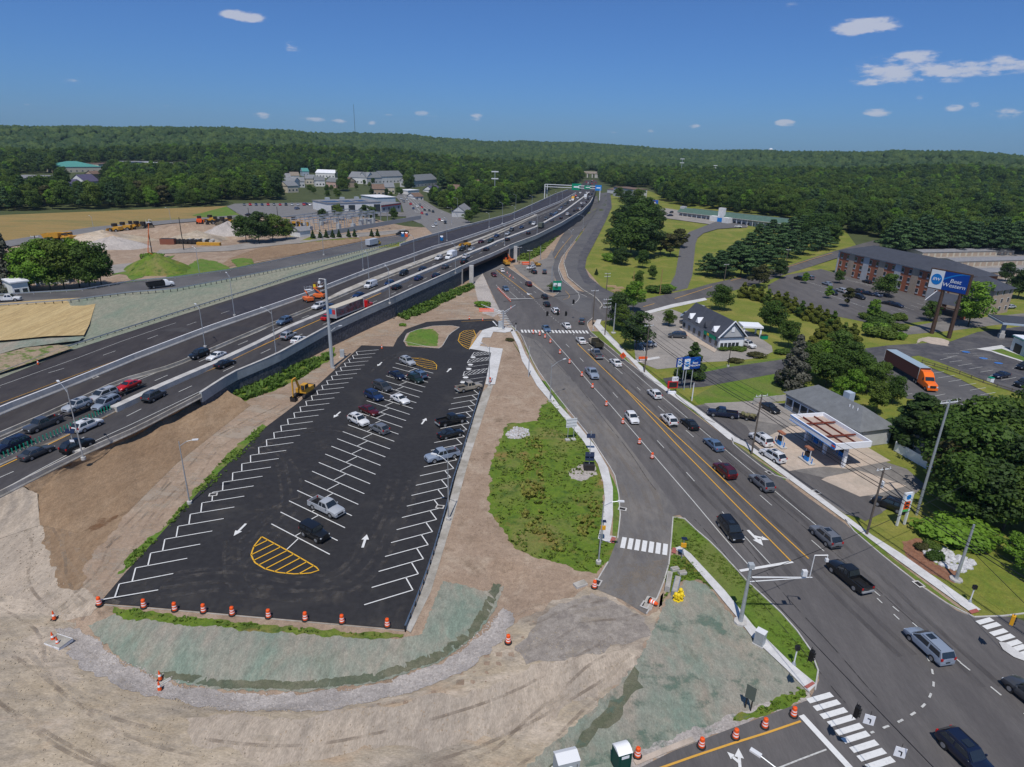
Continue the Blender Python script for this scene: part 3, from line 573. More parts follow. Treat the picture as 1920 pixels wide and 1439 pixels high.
kb('kerb',[(1584,975),(1586,984),(1651,1040),(1732,1104),(1793,1145),(1826,1158)]);kb('kerb',[(1826,1158),(1870,1156),(1901,1156),(1930,1150)])
kb('kerb',[(949,499),(988,527),(1023,551),(1040,556),(1048,548)]);kb('kerb',[(1140,1055),(1117,1094)]);kb('kerb',[(1253,1062),(1244,1094),(1229,1130),(1212,1152)])
kb('kerb',[(1057,495),(1065,522),(1092,545),(1117,560),(1130,575),(1125,580)],h=.5,w=.4,mt=conc_dirty)
kb('kerb',[(1047,502),(1057,525),(1085,550),(1100,557)]);kb('kerb',[(880,656),(905,621),(925,615),(958,614)],mt=conc_wk)
kb('kerb',[(757,641),(763,626),(785,618),(812,612),(845,611),(862,614),(842,628),(828,652),(820,655)],closed=True)
kb('kerb',[(1183,1148),(1262,1102),(1280,1110)][:0]or[(1190,1432),(1262,1402),(1300,1388)],mt=conc_tan,w=.5)
kb('kerb',[(187,1134),(760,1184)],h=.06,w=.12,mt=conc_dirty)
# ---------- painted markings
mk=Paint('lane_marking',pwhite2,20)
L_=lambda px:[PG(u,v)for u,v in px]
mk.line(L_([(1024,624),(1068,674),(1107,721),(1144,760),(1223,852),(1300,941),(1366,1020),(1408,1066)]),.16)
mk.line(L_([(1061,646),(1090,675),(1150,738),(1231,826),(1285,885),(1365,973)]),.14,dash=(3.05,9.15))
mk.line(L_([(1396,1007),(1444,1059)]),.14)
mk.line(L_([(1194,727),(1242,770),(1294,815),(1352,867),(1432,936),(1545,1035)]),.14,dash=(3.05,9.15),start=1)
mk.line(L_([(1103,645),(1167,702)]),.14)
mk.line(L_([(1106,629),(1180,692),(1221,728),(1332,821),(1450,920),(1530,986)]),.14)
mk.line(L_([(930,535),(956,561)]),.14);mk.line(L_([(932,510),(987,561)]),.12,dash=(2,2));mk.line(L_([(954,546),(971,561)]),.14)
mk.line(L_([(952,513),(1018,559)]),.14,dash=(3.05,6));mk.line(L_([(992,530),(1022,551)]),.14)
mk.line(L_([(1002,563),(1028,590),(1090,640)]),.14,dash=(.9,1.4))
mk.line(L_([(1085,443),(1056,482),(1048,497),(1047,508),(1054,527),(1069,537),(1084,550),(1087,558),(1082,566),(1072,573)]),.16)
mk.line(L_([(1639,1110),(1703,1163),(1801,1244)]),.16,dash=(.9,1.9));mk.line(L_([(1644,1123),(1700,1177)]),.16,dash=(.9,1.9));mk.line(L_([(1800,1244),(1853,1286),(1912,1334),(1990,1395)]),.18,dash=(1.1,2.2))
mk.line(L_([(1738,1232),(1746,1252),(1750,1272),(1750,1290),(1743,1308),(1733,1323),(1718,1336),(1700,1347),(1681,1357),(1657,1366),(1632,1376)]),.2,dash=(.75,1.15))
mk.line(L_([(1549,1407),(1465,1439),(1380,1475)]),.14)
for a,b in(((1339,942),(1340,943)),):pass
def zebra(P_,cs,d0,d1,w,L):
 d=(PG(*d1)-PG(*d0));d=Vector((d.x,d.y)).normalized();n=Vector((-d.y,d.x))
 for c_ in cs:
  p=PG(*c_);p=Vector((p.x,p.y));P_.poly([p-d*L/2-n*w/2,p+d*L/2-n*w/2,p+d*L/2+n*w/2,p-d*L/2+n*w/2])
zb=Paint('crosswalk_marking',pwhite,22)
zebra(zb,[(1537,1310),(1550,1324),(1563,1339),(1577,1353),(1592,1369),(1604,1384),(1620,1401),(1634,1417),(1650,1433)],(1518,1315),(1557,1304),.58,2.9)
zebra(zb,[(1846,1166),(1859,1175),(1872,1187),(1885,1197),(1898,1208),(1909,1217),(1921,1227)],(1832,1170),(1861,1162),.6,2.3)
zebra(zb,[(1169+13*i,1019+2.1*i)for i in range(7)],(1165,1029),(1169,1010),.62,2.6)
zebra(zb,[(979+6.4*i,622+.08*i)for i in range(20)],(1016,615),(1024,629),.55,3.0)
zebra(zb,[(937+1.75*i,583+3.1*i)for i in range(11)],(0,1000),(2000,1010),.5,2.6)
zb.done()
sb=Paint('stop_line',pwhite,23)
sb.line(L_([(1387,1072),(1486,1055)]),.45);sb.line(L_([(1502,1343),(1597,1446)]),.62);sb.line(L_([(956,561),(1002,561)]),.45);sb.line(L_([(1083,645),(1107,643)]),.4);sb.line(L_([(924,603),(932,612)]),.4);sb.done()
am=Paint('arrow_marking',pwhite,24)
up=PG(1339,945)-PG(1360,967)
am.arrow(PG(1416,1010),-up,3.8,'left');am.arrow(PG(1386,1427),PG(1386,1415)-PG(1388,1440),2.4,'left');am.arrow(PG(1113,658),up,3.6,'left');am.arrow(PG(990,552),-up,3.6,'left')
am.arrow(PG(1372,674),PG(1350,676)-PG(1400,672),3);am.done()
yl=Paint('yellow_lane_marking',pyel,21)
yl.line(L_([(1083,646),(1172,731),(1265,831),(1485,1056)]),.20);yl.line(L_([(1175,732),(1300,847),(1400,942),(1516,1049)]),.20);yl.line(L_([(1083,646),(1172,731),(1265,831),(1485,1056)]),.0001)
yl.line(L_([(931,507),(967,534),(1002,561)]),.22);yl.line(L_([(1073,444),(1052,469),(1040,486)]),.2);yl.line(L_([(1060,546),(1068,555),(1066,561),(1055,563)]),.12)
yl.line(L_([(1501,1354),(1440,1375),(1350,1403),(1245,1439),(1150,1475)]),.2);yl.line(L_([(1206,576),(1227,570)]),.25);yl.line(L_([(1265,561),(1335,538)]),.25);yl.line(L_([(1370,527),(1420,514)]),.25);yl.line(L_([(1460,506),(1560,478)]),.25)
yl.line(L_([(865,604),(905,602),(927,601)]),.15);yl.done()
lot=Paint('parking_stall_marking',pwhite,25)
def V2(p):return Vector((p[0],p[1]))
sd_l=V2((-5.5,-2.25)).normalized();A0,A1=V2(PZ(297,1108)),V2(PZ(710,657))
n_=32
for i in range(n_):
 e=A0.lerp(A1,i/(n_-1));s_=e+sd_l*5.75;lot.line([s_,e],.15)
 if i<n_-1:
  e2=A0.lerp(A1,(i+1)/(n_-1));s2=e2+sd_l*5.75;d=(e-s_).normalized();t=(s2-s_).dot(d);lot.line([s2,s_+d*t],.15)
B0,B1=V2(PZ(683,1136)),V2(PZ(865,714));step=(B1-B0).normalized()*3.06;sdr=V2((5.41,2.93)).normalized()
for i in range(24):
 s_=B0+step*i;e=s_+sdr*5.9;lot.line([s_,e],.15)
 if i<23:
  s2=s_+step;d=sdr;t=(e-s2).dot(d);lot.line([e,s2+d*t],.15)
M0,M1=V2(PZ(509,984)),V2(PZ(742,682));mdir=(V2(PZ(618,1041))-M0).normalized()
for i in range(24):
 s_=M0.lerp(M1,i/23);lot.line([s_,s_+mdir*11.95],.15)
 q=s_+mdir*11.95*.42
 if i<23:
  s2=M0.lerp(M1,(i+1)/23);t=(q-s2).dot(mdir);lot.line([q,s2+mdir*t],.15)
 if i==0:lot.line([q+mdir*.8,V2(PZ(538,1032))],.15)
for k,(a,b,c_,d)in enumerate([((889,662),(922,661),(921,665),(884,669)),((880,675),(918,671),(919,676),(876,682)),((871,698),(914,692),(912,699),(868,706))]):
 a,b,c_,d=[V2(PZ(*q))for q in(a,b,c_,d)];lot.line([a,b],.12);lot.line([d,c_],.12);lot.line([a,d],.14)
 for j in range(5):
  t0=j/5;lot.line([d.lerp(c_,t0),a.lerp(b,min(1,t0+.28))],.12)
for(u0,v0,u1,v1)in((874,690,917,684),(864,715,911,708),(866,722,905,716)):lot.line([V2(PZ(u0,v0)),V2(PZ(u1,v1))],.11)
for(u,v)in((887,671),(882,685),(879,693),(873,709),(868,718)):
 p=V2(PZ(u,v));lot.poly([p+V2((.7*math.cos(t),.7*math.sin(t)))for t in[i*math.pi/3 for i in range(6)]])
lot.done()
ch=Paint('yellow_hatching',pyel_b,25)
def hatch(px,nh,w,d0,d1):
 poly=[V2(PZ(*q))for q in px];ch.line([*poly,poly[0]],w,step=1.0)
 d=(V2(PZ(*d1))-V2(PZ(*d0))).normalized();n=V2((-d.y,d.x));vals=[p.dot(n)for p in poly];lo,hi=min(vals),max(vals)
 for i in range(1,nh+1):
  q=lo+(hi-lo)*i/(nh+1);xs_=[]
  for a,b in zip(poly,poly[1:]+poly[:1]):
   u,v=a.dot(n)-q,b.dot(n)-q
   if(u>0)!=(v>0):xs_.append((a.lerp(b,u/(u-v))).dot(d))
  if len(xs_)>=2:ch.line([n*q+d*min(xs_),n*q+d*max(xs_)],w)
hatch([(491,1008),(476,1026),(471,1042),(477,1056),(496,1068),(520,1075),(550,1078),(580,1077),(601,1070),(550,1040)],8,.17,(484,1048),(520,1030))
hatch([(768,672),(790,673),(812,679),(819,686),(818,694),(800,692),(782,685)],7,.15,(770,680),(800,676))
hatch([(888,620),(871,621),(863,626),(859,640),(868,650),(879,656),(880,654),(893,632)],9,.17,(864,640),(885,648))
ch.done()
la=Paint('lot_arrow_marking',pwhite,26)
for c_,t in(((712,684),(704,691)),((842,695),(847,690)),((632,779),(624,786)),((795,791),(801,783)),((450,995),(440,1005)),((684,1016),(688,1004))):la.arrow(PZ(*c_),PZ(*t)-PZ(*c_),3.0)
la.done()
rl=Paint('parking_stall_marking',pwhite2,25)
for(a,b)in(((1800,659),(1830,655)),((1768,665),(1798,664)),((1775,671),(1795,668)),((1762,676),(1784,671)),((1780,680),(1803,677)),((1796,687),(1822,683)),((1817,693),(1842,689)),((1838,699),(1862,695)),((1877,714),(1905,709)),((1856,706),(1875,702)),((1898,692),(1915,689)),((1722,690),(1748,686)),((1735,703),(1770,698)),((1758,710),(1790,705)),((1778,717),(1802,713)),((1798,725),(1830,720)),((1818,733),(1848,728)),((1838,742),(1866,737)),((1861,750),(1887,746)),((1890,759),(1915,753)),((1908,768),(1935,763)),((1760,754),(1802,748)),((1796,762),(1816,757)),((1700,741),(1710,739)),((1742,746),(1772,740)),((1720,685),(1735,682))):rl.line(L_([a,b]),.13)
for i in range(6):rl.line(L_([(1495+13*i,524+4*i),(1515+13*i,529+4*i)]),.13);rl.line(L_([(1530+14*i,545+5*i),(1552+14*i,552+5*i)]),.13);rl.line(L_([(1672+12*i,584-3.5*i),(1690+12*i,589-3.5*i)]),.13)
for i in range(5):rl.line(L_([(1586+9*i,524+2*i),(1600+9*i,530+2*i)]),.13)
for i in range(4):rl.line(L_([(1815+9*i,664+3.5*i),(1832+13*i,665+4*i)]),.12)
for(u,v)in((1210+8*i,598-1.2*i)for i in range(7)):rl.line(L_([(u,v),(u+5,v+7)]),.1)
rl.done();mk.done()
bw_=Paint('blue_bay_marking',mat('paint_blue',(.05,.16,.45),.6),26)
for(u,v)in((1811,661),(1844,673),(1872,682)):
 p=V2(PZ(u,v));bw_.poly([p+V2((1.1*math.cos(t),.8*math.sin(t)))for t in[i*math.pi/4 for i in range(8)]])
bw_.done()
slab('pavement',[(1830,655),(1878,648),(1890,655),(1935,678),(1925,682),(1868,664),(1858,660)],conc_wk,.12,11)
D('small_lawn',[(1858,658),(1878,655),(1935,676),(1925,680)],grass_br,12,zoff=.15)
D('sign_bed',[(1718,646),(1728,640),(1745,645),(1778,650),(1780,640),(1765,635),(1740,632),(1722,636)],conc_tan,12,.15)
dr=MB()
def drain(c,d,a=.62,b=.48,z=.112):
 p=PG(*c);d=PG(*d)-p;k=lay(p.x,p.y,27)+G(p.x,p.y)
 t=thing('storm_drain',None,'drain',(p.x,p.y,k),math.atan2(d.y,d.x));f=MB()
 f.box(-a,a,-b,-b*.62,0,.02);f.box(-a,a,b*.62,b,0,.02);f.box(-a,-a*.68,-b*.62,b*.62,0,.02);f.box(a*.68,a,-b*.62,b*.62,0,.02);f.build('frame',conc,t)
 g_=MB();g_.box(-a*.68,a*.68,-b*.62,b*.62,0,.012);g_.build('grate',dkmetal,t);return t
for c_,d,lb in(((1167,956),(1172,957),'square drain in the slip road beside the grass island kerb'),((1442,888),(1452,895),'drain by the kerb opposite the grey crossover'),((1531,924),(1545,934),'pale framed drain in the forecourt entrance'),((1722,1097),(1735,1107),'drain by the kerb near the white rock bed'),((825,952),(835,953),'drain in the car park by the guardrail'),((400,929),(410,928),'drain on the left edge of the car park'),((178,708),(190,704),'drain on the dark highway shoulder by the white barrier'),((1120,1094),(1124,1087),'drain beside the barrel at the end of the slip road'),((1210,1136),(1214,1130),'drain under the fallen barrel')):
 t=drain(c_,d);t['label']=lb
 if c_[1]==708:p=PH(*c_);t.location=(p.x,p.y,p.z+.03)
def ribbons(name,px,offs,w,mt,layer,P_=PG,wob=.15):
 pt=Paint(name,mt,layer);base=smoothline([V2(p)for p in[P_(u,v)for u,v in px]],6)
 for o_ in offs:
  pt.fixed=(pt.fixed or 0)+.0011
  ph=rnd()*6;q=[p+V2((wob*math.sin(i*.7+ph),wob*math.cos(i*.5+ph)))for i,p in enumerate(base)];pt.line(q,w,off=o_,step=1.2)
 return pt.done()
rut_d=stain('rut_dark_earth',(.24,.19,.145),.3,.42,.66,amt=.55);rut_p=stain('rut_ridge_earth',(.43,.365,.285),.25,.45,.70,amt=.4);dust_l=stain('tracked_dust',(.16,.145,.13),.7,.42,.75,amt=.45);wheel_d=stain('wheel_path',(.055,.052,.055),.25,.35,.75,(1,.2,1),.55,amt=.42);dust_p=stain('slip_dust',(.24,.21,.18),.35,.42,.72,(1,.4,1),.1,amt=.6)  # tyre ruts drawn in darker and paler earth tones
for k,(px,of)in enumerate((([(-60,1010),(40,960),(100,925),(200,850)],(-1.6,.2,1.4)),([(60,930),(85,1000),(100,1080),(150,1150),(180,1180)],(-2,-.3,1.2,2.4)),([(-40,1120),(40,1180),(90,1280),(200,1360),(420,1400),(700,1390),(950,1310),(1150,1200)],(-3.4,-1.1,.5,3.4)),([(-40,1240),(120,1370),(350,1460)],(-1.2,.6,2)),([(230,1030),(300,960),(360,890),(430,820),(540,760)],(-1,.7,1.9)),([(120,1165),(190,1080),(250,990),(330,900)],(-1.4,0,1.2)),([(1000,1190),(1080,1150),(1150,1140),(1190,1120)],(-2,-.4,1.2,2.6)),([(1150,1240),(1080,1300),(980,1390),(900,1450)],(-1.2,.3,1.8)))):ribbons('tyre_rut',px,of[::2],.34,rut_d,13+k*.3,wob=.3);ribbons('tyre_rut',px,[o+.7 for o in of],.55,rut_p,16+k*.3,wob=.3)
ribbons('tracked_dust',[(300,1100),(420,1085),(560,1105),(660,1080),(720,1000),(760,900)],(-2.2,-.6,1.0,2.2),.7,dust_l,18,PZ);ribbons('tracked_dust',[(480,830),(520,850),(545,890),(545,950),(500,1010),(440,1060)],(-1.6,-.3,1.1),.5,dust_l,18,PZ);ribbons('tracked_dust',[(470,845),(560,812),(640,805),(700,830)],(-.9,.8),.4,dust_l,18,PZ);ribbons('tracked_dust',[(470,1120),(430,1060),(450,1000),(520,955),(600,930)],(-1,.8),.45,dust_l,18,PZ);ribbons('tracked_dust',[(700,700),(740,668),(800,655),(860,640),(890,610)],(-1,.7),.5,dust_l,18,PZ)
D('tracked_dust',[(190,1130),(760,1180),(790,1090),(640,1110),(420,1090),(240,1080)],stain('lot_dust',(.15,.135,.12),.22,.50,.72,(1,.6,1),amt=.4),11);D('tracked_dust',[(470,830),(620,800),(640,960),(600,1040),(440,1060),(380,950)],stain('lot_dust_b',(.13,.115,.10),.35,.52,.72,amt=.35),11.5)
ribbons('wheel_path',[(1115,700),(1200,790),(1300,895),(1400,1000),(1480,1090)],(-.9,.8),.75,wheel_d,15);ribbons('wheel_path',[(1140,690),(1240,785),(1340,880),(1450,985),(1540,1075),(1700,1230)],(-1.0,.75),.7,wheel_d,15.5);ribbons('wheel_path',[(1190,700),(1290,790),(1400,880),(1530,990),(1680,1120),(1860,1290)],(-.8,.9),.7,wheel_d,16);ribbons('slip_dust',[(1040,720),(1110,800),(1165,870),(1200,930),(1215,1000),(1200,1070),(1170,1120)],(-2.4,-.9,.8,2.4),.8,dust_p,16.5)
ribbons('crack_seal',[(1000,640),(1060,700),(1120,770),(1180,850),(1230,920)],(0,),.1,stain('crack_sealant',(.03,.03,.03),.5,.40,.5,amt=.7),17);ribbons('crack_seal',[(1340,970),(1420,1060),(1530,1190),(1640,1310)],(-3.2,.4),.09,MT['crack_sealant'],17);ribbons('crack_seal',[(1110,655),(1200,735),(1330,850),(1500,1000),(1700,1180)],(1.6,),.08,MT['crack_sealant'],17.5)
D('road_patch',[(1180,1142),(1230,1105),(1250,1050),(1160,1060),(1140,1090)],stain('apron_dust',(.26,.22,.18),.4,.45,.65,amt=.6),14.5)
# ---------- elevated highway
hp=[PH(u,v,1.1)for u,v in S_TOP];FAR_S=PH(1117,348);
def hpoly(px):return[PH(u,v)for u,v in px]
deck=[Vector((p.x,p.y))for p in S_W]+[Vector((p.x,p.y))for p in hpoly([(1119,352),(1121,345),(1120,338),(1098,338),(1088,348)])]+[Vector((p.x,p.y))for p in N_W[::-1]]
drape('highway',deck,asph_hw,1,fn=lambda x,y:zh(x,y),cell=10)
B_T=[(-60,788),(0,762),(125,714),(250,664),(375,617),(480,581),(590,543),(680,508),(762,480),(815,461),(849,452),(903,434),(960,414),(1005,396),(1055,375),(1080,361)]
BARN=[PH(u,v,1.4)for u,v in B_T]
JN=[PH(u,v,.8)for u,v in[(-60,836),(0,810),(60,785),(225,711),(320,684),(400,651),(480,617),(575,579),(630,556),(720,519),(810,484),(920,441),(955,425),(997,408),(1042,389),(1080,364)]]
MED=[PH(u,v,1.0)for u,v in[(212,763),(312,717),(400,680),(480,643),(540,613),(630,576),(705,546),(790,510),(865,480),(920,458),(930,453),(1005,425),(1055,398),(1092,371),(1105,360)]]
MEDL=[PH(u,v,.85)for u,v in[(-60,890),(0,861),(50,839),(100,818),(212,765)]]
zd=lambda x,y:zh(x,y)
drape('closed_carriageway',[V2(p)for p in BARN]+[V2(p)for p in N_W[::-1]],asph_dark,3,fn=zd,cell=10)
drape('closed_carriageway',[V2(p)for p in BARN]+[V2(p)for p in JN[::-1]],asph_dark,3,fn=zd,cell=10)
drape('new_asphalt',[V2(PH(u,v))for u,v in[(400,577),(480,552),(652,494),(750,464),(861,432),(960,405),(1040,368),(1075,360),(1055,377),(1005,398),(960,416),(903,436),(849,454),(762,482),(680,510),(590,545),(500,575),(440,596)]],mat('asphalt_fresh',(.030,.028,.036),.8,c2=(.045,.042,.05),scale=.3,c3=(.07,.065,.068),s3=.05,bump=.2,bscale=10,f3=(.55,.8)),5,fn=zd,cell=10)
drape('concrete_deck_strip',[V2(PH(u,v))for u,v in[(596,568),(640,545),(690,524),(780,490),(850,464),(905,444),(960,422),(1005,402),(1010,404),(960,428),(905,452),(850,473),(780,501),(690,536),(640,556)]],conc_dirty,5,fn=zd,cell=10)
class HP(Paint):
 def z(s,p):return zh(p.x,p.y)+.005*s.l+.02
H_=lambda px:[PH(u,v)for u,v in px]
hm=HP('highway_lane_marking',pwhite2,8)
hm.line(H_([(-20,905),(30,883),(264,768),(354,727),(436,689),(503,657),(613,606),(735,552),(765,538),(797,523),(905,473),(985,434),(1040,407),(1085,377)]),.17,dash=(3.4,8.8))
hm.line(H_([(-20,933),(0,922),(97,869),(179,827),(250,795),(375,735)]),.17);hm.line(H_([(0,826),(47,805),(240,721),(350,676),(480,625),(590,575),(720,524),(820,484),(930,440)]),.17)
hm.line(H_([(0,842),(53,820),(158,771),(264,726),(352,688),(429,655),(492,628),(550,604),(640,567),(700,541),(812,496),(860,476),(950,436),(1040,396)]),.17,dash=(3.4,8.8),start=5)
hm.line(H_([(-30,738),(0,727),(135,687),(230,654),(302,627),(373,603),(440,580)]),.15,dash=(3.2,9));hm.line(H_([(0,724),(230,640),(330,606)]),.13);hm.done()
hy=HP('highway_yellow_marking',pyel,8)
hy.line(H_([(-20,886),(0,877),(100,830),(220,771),(312,727),(400,692),(480,654),(575,611),(630,587),(715,550)]),.24);hy.line(H_([(0,757),(150,701),(250,665),(350,631)]),.12);hy.done()
def loft(name,rows,mt,kind='structure',sub=8,smooth=True,bulge=0):
 "rows: lists of Vectors, resampled to the same count and joined"
 n=40;R_=[]
 for r in rows:
  L=sum((b-a).length for a,b in zip(r,r[1:]));q,_=resample(r,L/n);
  while len(q)<n+1:q.append(q[-1])
  R_.append(q[:n+1])
 full=[]
 for a,b in zip(R_,R_[1:]):
  for k in range(sub):
   full.append([p.lerp(q,k/sub)for p,q in zip(a,b)])
 full.append(R_[-1]);mb=MB();m_=len(full)
 for j,r in enumerate(full):
  for i,p in enumerate(r):
   z=p.z+(.35*math.sin(i*.9+j*1.3)*math.sin(j*.8+i*.23)if 0<j<m_-1 else 0)*bulge
   mb.v.append((p.x,p.y,z))
 for j in range(m_-1):
  for i in range(n):mb.f.append((j*(n+1)+i,j*(n+1)+i+1,(j+1)*(n+1)+i+1,(j+1)*(n+1)+i));mb.m.append(0)
 o=mb.build(name,mt,smooth=smooth,ang=180);tag(o,kind=kind);return o
def sub_(pts,z=0):return[Vector((p.x,p.y,p.z+z))for p in pts]
RS_up=sub_(RS_W,-.02);RN_up=sub_(RN_W,-.02)
loft('ramp_road',[sub_(RS_W,.03),sub_(RN_W,.03)],asph_ramp)
loft('embankment',[sub_(RN_W,-.05),[Vector((p.x-8,p.y+8,G(p.x-8,p.y+8)-.3))for p in RN_W]],grass,sub=3)
loft('embankment',[sub_(N_W[:9],-.05),RS_up],seed_em,bulge=.5)
loft('embankment_verge',[sub_(N_W[8:10],-.05),sub_(RS_up[-2:],.02)],grass_dry,sub=3)
def tri_patch(name,px,zz,mt,off=.1):
 "patch on the slope between highway edge and ramp"
 pass
def slopeP(u,v):
 a,b,c_=N_W[0],N_W[4],RS_W[1];n=(b-a).cross(c_-a).normalized();d=ray(u,v);o=Vector((0,0,CH));t=(a-o).dot(n)/d.dot(n);return o+d*t
def slab3(name,px,mt,P_,off=.18,k=6,tagk='structure'):
 q=[P_(u,v)for u,v in px];bm=bmesh.new();n=None
 f=bm.faces.new([bm.verts.new(p)for p in q]);bm.normal_update()
 if f.normal.z<0:bmesh.ops.reverse_faces(bm,faces=[f]);bm.normal_update()
 nn=f.normal.copy();bmesh.ops.triangulate(bm,faces=bm.faces[:])
 for v in bm.verts:v.co+=nn*off
 me=bpy.data.meshes.new(name);bm.to_mesh(me);bm.free();me.materials.append(mt);o=bpy.data.objects.new(name,me);col.objects.link(o);tag(o,kind=tagk);return o
slab3('straw_mulch_slope',[(-80,578),(0,572),(60,567),(120,563),(184,560),(176,585),(168,612),(158,632),(90,634),(30,640),(-80,648)],straw,slopeP,.45)
slab3('slope_toe_soil',[(-80,692),(0,668),(50,655),(110,650),(140,655),(60,683),(0,703),(-80,728)],mat('weedy_soil',(.30,.23,.16),.95,c2=(.10,.15,.03),scale=.5,contrast=(.48,.6),bump=.6,bscale=4,dist=.1),slopeP,.42)
slab3('slope_toe_ditch',[(-80,655),(0,648),(60,640),(130,636),(158,634),(150,642),(100,648),(40,656),(0,668),(-80,690)],seed,slopeP,.46)
tops=[Vector((p.x+.2,p.y-.4,p.z-1.15))for p in S_W[:7]]
mids=[PZ(u,v,1.9)for u,v in[(-90,985),(10,960),(70,925),(130,880),(200,850),(300,790),(415,727)]]
toes=[PZ(u,v,.05)for u,v in[(-160,1050),(0,1010),(75,985),(150,1000),(240,960),(330,870),(470,760)]]
loft('embankment',[tops[:3],mids[:3],toes[:3]],dirt_pale,sub=6,bulge=.5);loft('embankment',[tops[2:],mids[2:],toes[2:]],dirt_brown,sub=6,bulge=.9)
D('brown_slope_foot',[(80,988),(150,965),(245,950),(222,990),(185,1025),(160,1060),(150,1105),(112,1100),(90,1050)],dirt_brown,4,.5);D('red_earth_patch',[(150,985),(210,925),(265,915),(240,950),(200,985),(165,1000)],stain('red_earth',(.20,.105,.055),.4,.40,.58,amt=.6),15,.5)
def slopeQ(u,v):
 a,b,c_=tops[3],tops[6],toes[4];n=(b-a).cross(c_-a).normalized();d=ray(u,v);o=Vector((0,0,CH));t=(a-o).dot(n)/d.dot(n);return o+d*t
def barrier(name,pts,w,h,mt,label,cat='barrier',z=zh,dz=0,prof='jersey',step=4,top=None,group=None,joints=0,center=None):
 pts=[Vector((p.x,p.y))for p in pts];pts,L=resample(pts,step);mb=MB();R_=[]
 pr=[(-.5,0),(-.5,.08),(-.32,.3),(-.22,1),(.22,1),(.32,.3),(.5,.08),(.5,0)]if prof=='jersey' else[(-.5,0),(-.5,1),(.5,1),(.5,0)]
 o0=pts[0]
 for i,p in enumerate(pts):
  t=(pts[min(i+1,len(pts)-1)]-pts[max(0,i-1)]).normalized();n=V2((-t.y,t.x));zz=z(p.x,p.y)+dz
  R_.append([(p.x+n.x*a*w,p.y+n.y*a*w,zz+b*h-(0.05 if b==0 else 0))for a,b in pr])
 m=len(pr)
 for r0,r1 in zip(R_,R_[1:]):
  for k in range(m-1):
   mid=prof!='jersey' and k==1 or prof=='jersey' and k==3
   mb.quad(r0[k],r1[k],r1[k+1],r0[k+1],1 if(top and mid)else 0)
 mb.add(R_[0],[tuple(range(m))]);mb.add(R_[-1],[tuple(range(m-1,-1,-1))])
 o=mb.build(name,[mt,top]if top else mt);return tag(o,label,cat,group)
barrier('median_barrier',BARN,.75,1.4,conc,'tall white topped concrete barrier between the empty carriageway and the traffic',top=conc_w)
barrier('temporary_barrier',JN,.6,.8,conc_dirty,'low beige construction barrier beside the oncoming highway traffic')
barrier('median_barrier',MED,1.5,1.0,conc,'wide grey concrete median between the two flows of highway traffic',prof='box')
mdl=barrier('median_barrier',MEDL,.6,.85,conc_dirty,'concrete median at the left carrying a row of green glare paddles')
pts_,_=resample([V2(p)for p in MEDL],.62);gb=MB()
t=thing('glare_screen','row of green glare paddles on top of the left median barrier','glare screen',(pts_[0].x,pts_[0].y,0))
padm=mat('paddle_green',(.0,.22,.15),.6)
for p in pts_[2:-1]:
 zz=zh(p.x,p.y)+.84;q=MB();q.box(-.05,.05,-.16,.16,0,.85);q.build('paddle',padm,t,loc=(p.x-pts_[0].x,p.y-pts_[0].y,zz),rz=.9)
barrier('guard_barrier',S_W[:7],.55,.85,conc_dirty,'low concrete barrier along the near highway edge above the brown slope')
WALL=S_W[6:]
yb0,yb1=PZ(884,533).y-1,PZ(963,491).y+1
def edge_pts(y0,y1,step=4):
 q=[];y=y0
 while y<y1:q.append(Vector((sx(y),y)));y+=step
 q.append(Vector((sx(y1),y1)));return q
def wallface(name,pts,z0,z1,mt,parent,out=.0,th=.35):
 mb=MB();R_=[]
 for i,p in enumerate(pts):
  t=(pts[min(i+1,len(pts)-1)]-pts[max(0,i-1)]).normalized();n=V2((t.y,-t.x));q=p+n*out;r=p+n*(out-th)
  R_.append([(q.x,q.y,z0(p)),(q.x,q.y,z1(p)),(r.x,r.y,z1(p)),(r.x,r.y,z0(p))])
 for a,b in zip(R_,R_[1:]):
  for k in range(3):mb.quad(a[k],b[k],b[k+1],a[k+1])
  mb.quad(a[3],b[3],b[0],a[0])
 mb.add(R_[0],[(0,1,2,3)]);mb.add(R_[-1],[(3,2,1,0)]);return mb.build(name,mt,parent)
Z=lambda p:zh(p.x,p.y)
def wall_run(nm,lb,y0,y1,zlow=lambda p:-.5):
 t=thing(nm,lb,'wall');e=edge_pts(y0,y1)
 wallface('parapet',e,lambda p:Z(p)-.95,lambda p:Z(p)+1.1,conc_blue,t,.28,.5)
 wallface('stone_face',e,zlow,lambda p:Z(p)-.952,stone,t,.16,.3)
 wallface('coping',e,lambda p:Z(p)+1.1,lambda p:Z(p)+1.16,conc,t,.32,.58);return t
yw0=S_W[6].y
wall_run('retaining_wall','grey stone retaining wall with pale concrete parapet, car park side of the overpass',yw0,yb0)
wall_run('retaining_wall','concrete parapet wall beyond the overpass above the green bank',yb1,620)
br=thing('overpass_bridge','highway bridge with pale parapet over the dark underpass','bridge')
eb=edge_pts(yb0,yb1)
wallface('parapet',eb,lambda p:Z(p)-.35,lambda p:Z(p)+1.1,conc,br,.30,.5)
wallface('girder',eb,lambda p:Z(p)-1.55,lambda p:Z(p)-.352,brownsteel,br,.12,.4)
nb0,nb1=PS(800,447,zh),PS(873,424,zh)
def soff(z0,z1):
 mb=MB();a,b=eb[0],eb[-1];c_,d=V2(nb1),V2(nb0);zz=4.45
 mb.prism([(a.x-1,a.y-1),(b.x,b.y),(c_.x,c_.y),(d.x,d.y)],zz,zz+.3);return mb
soff(0,0).build('soffit',mat('soffit_dark',(.09,.075,.07),.9),br)
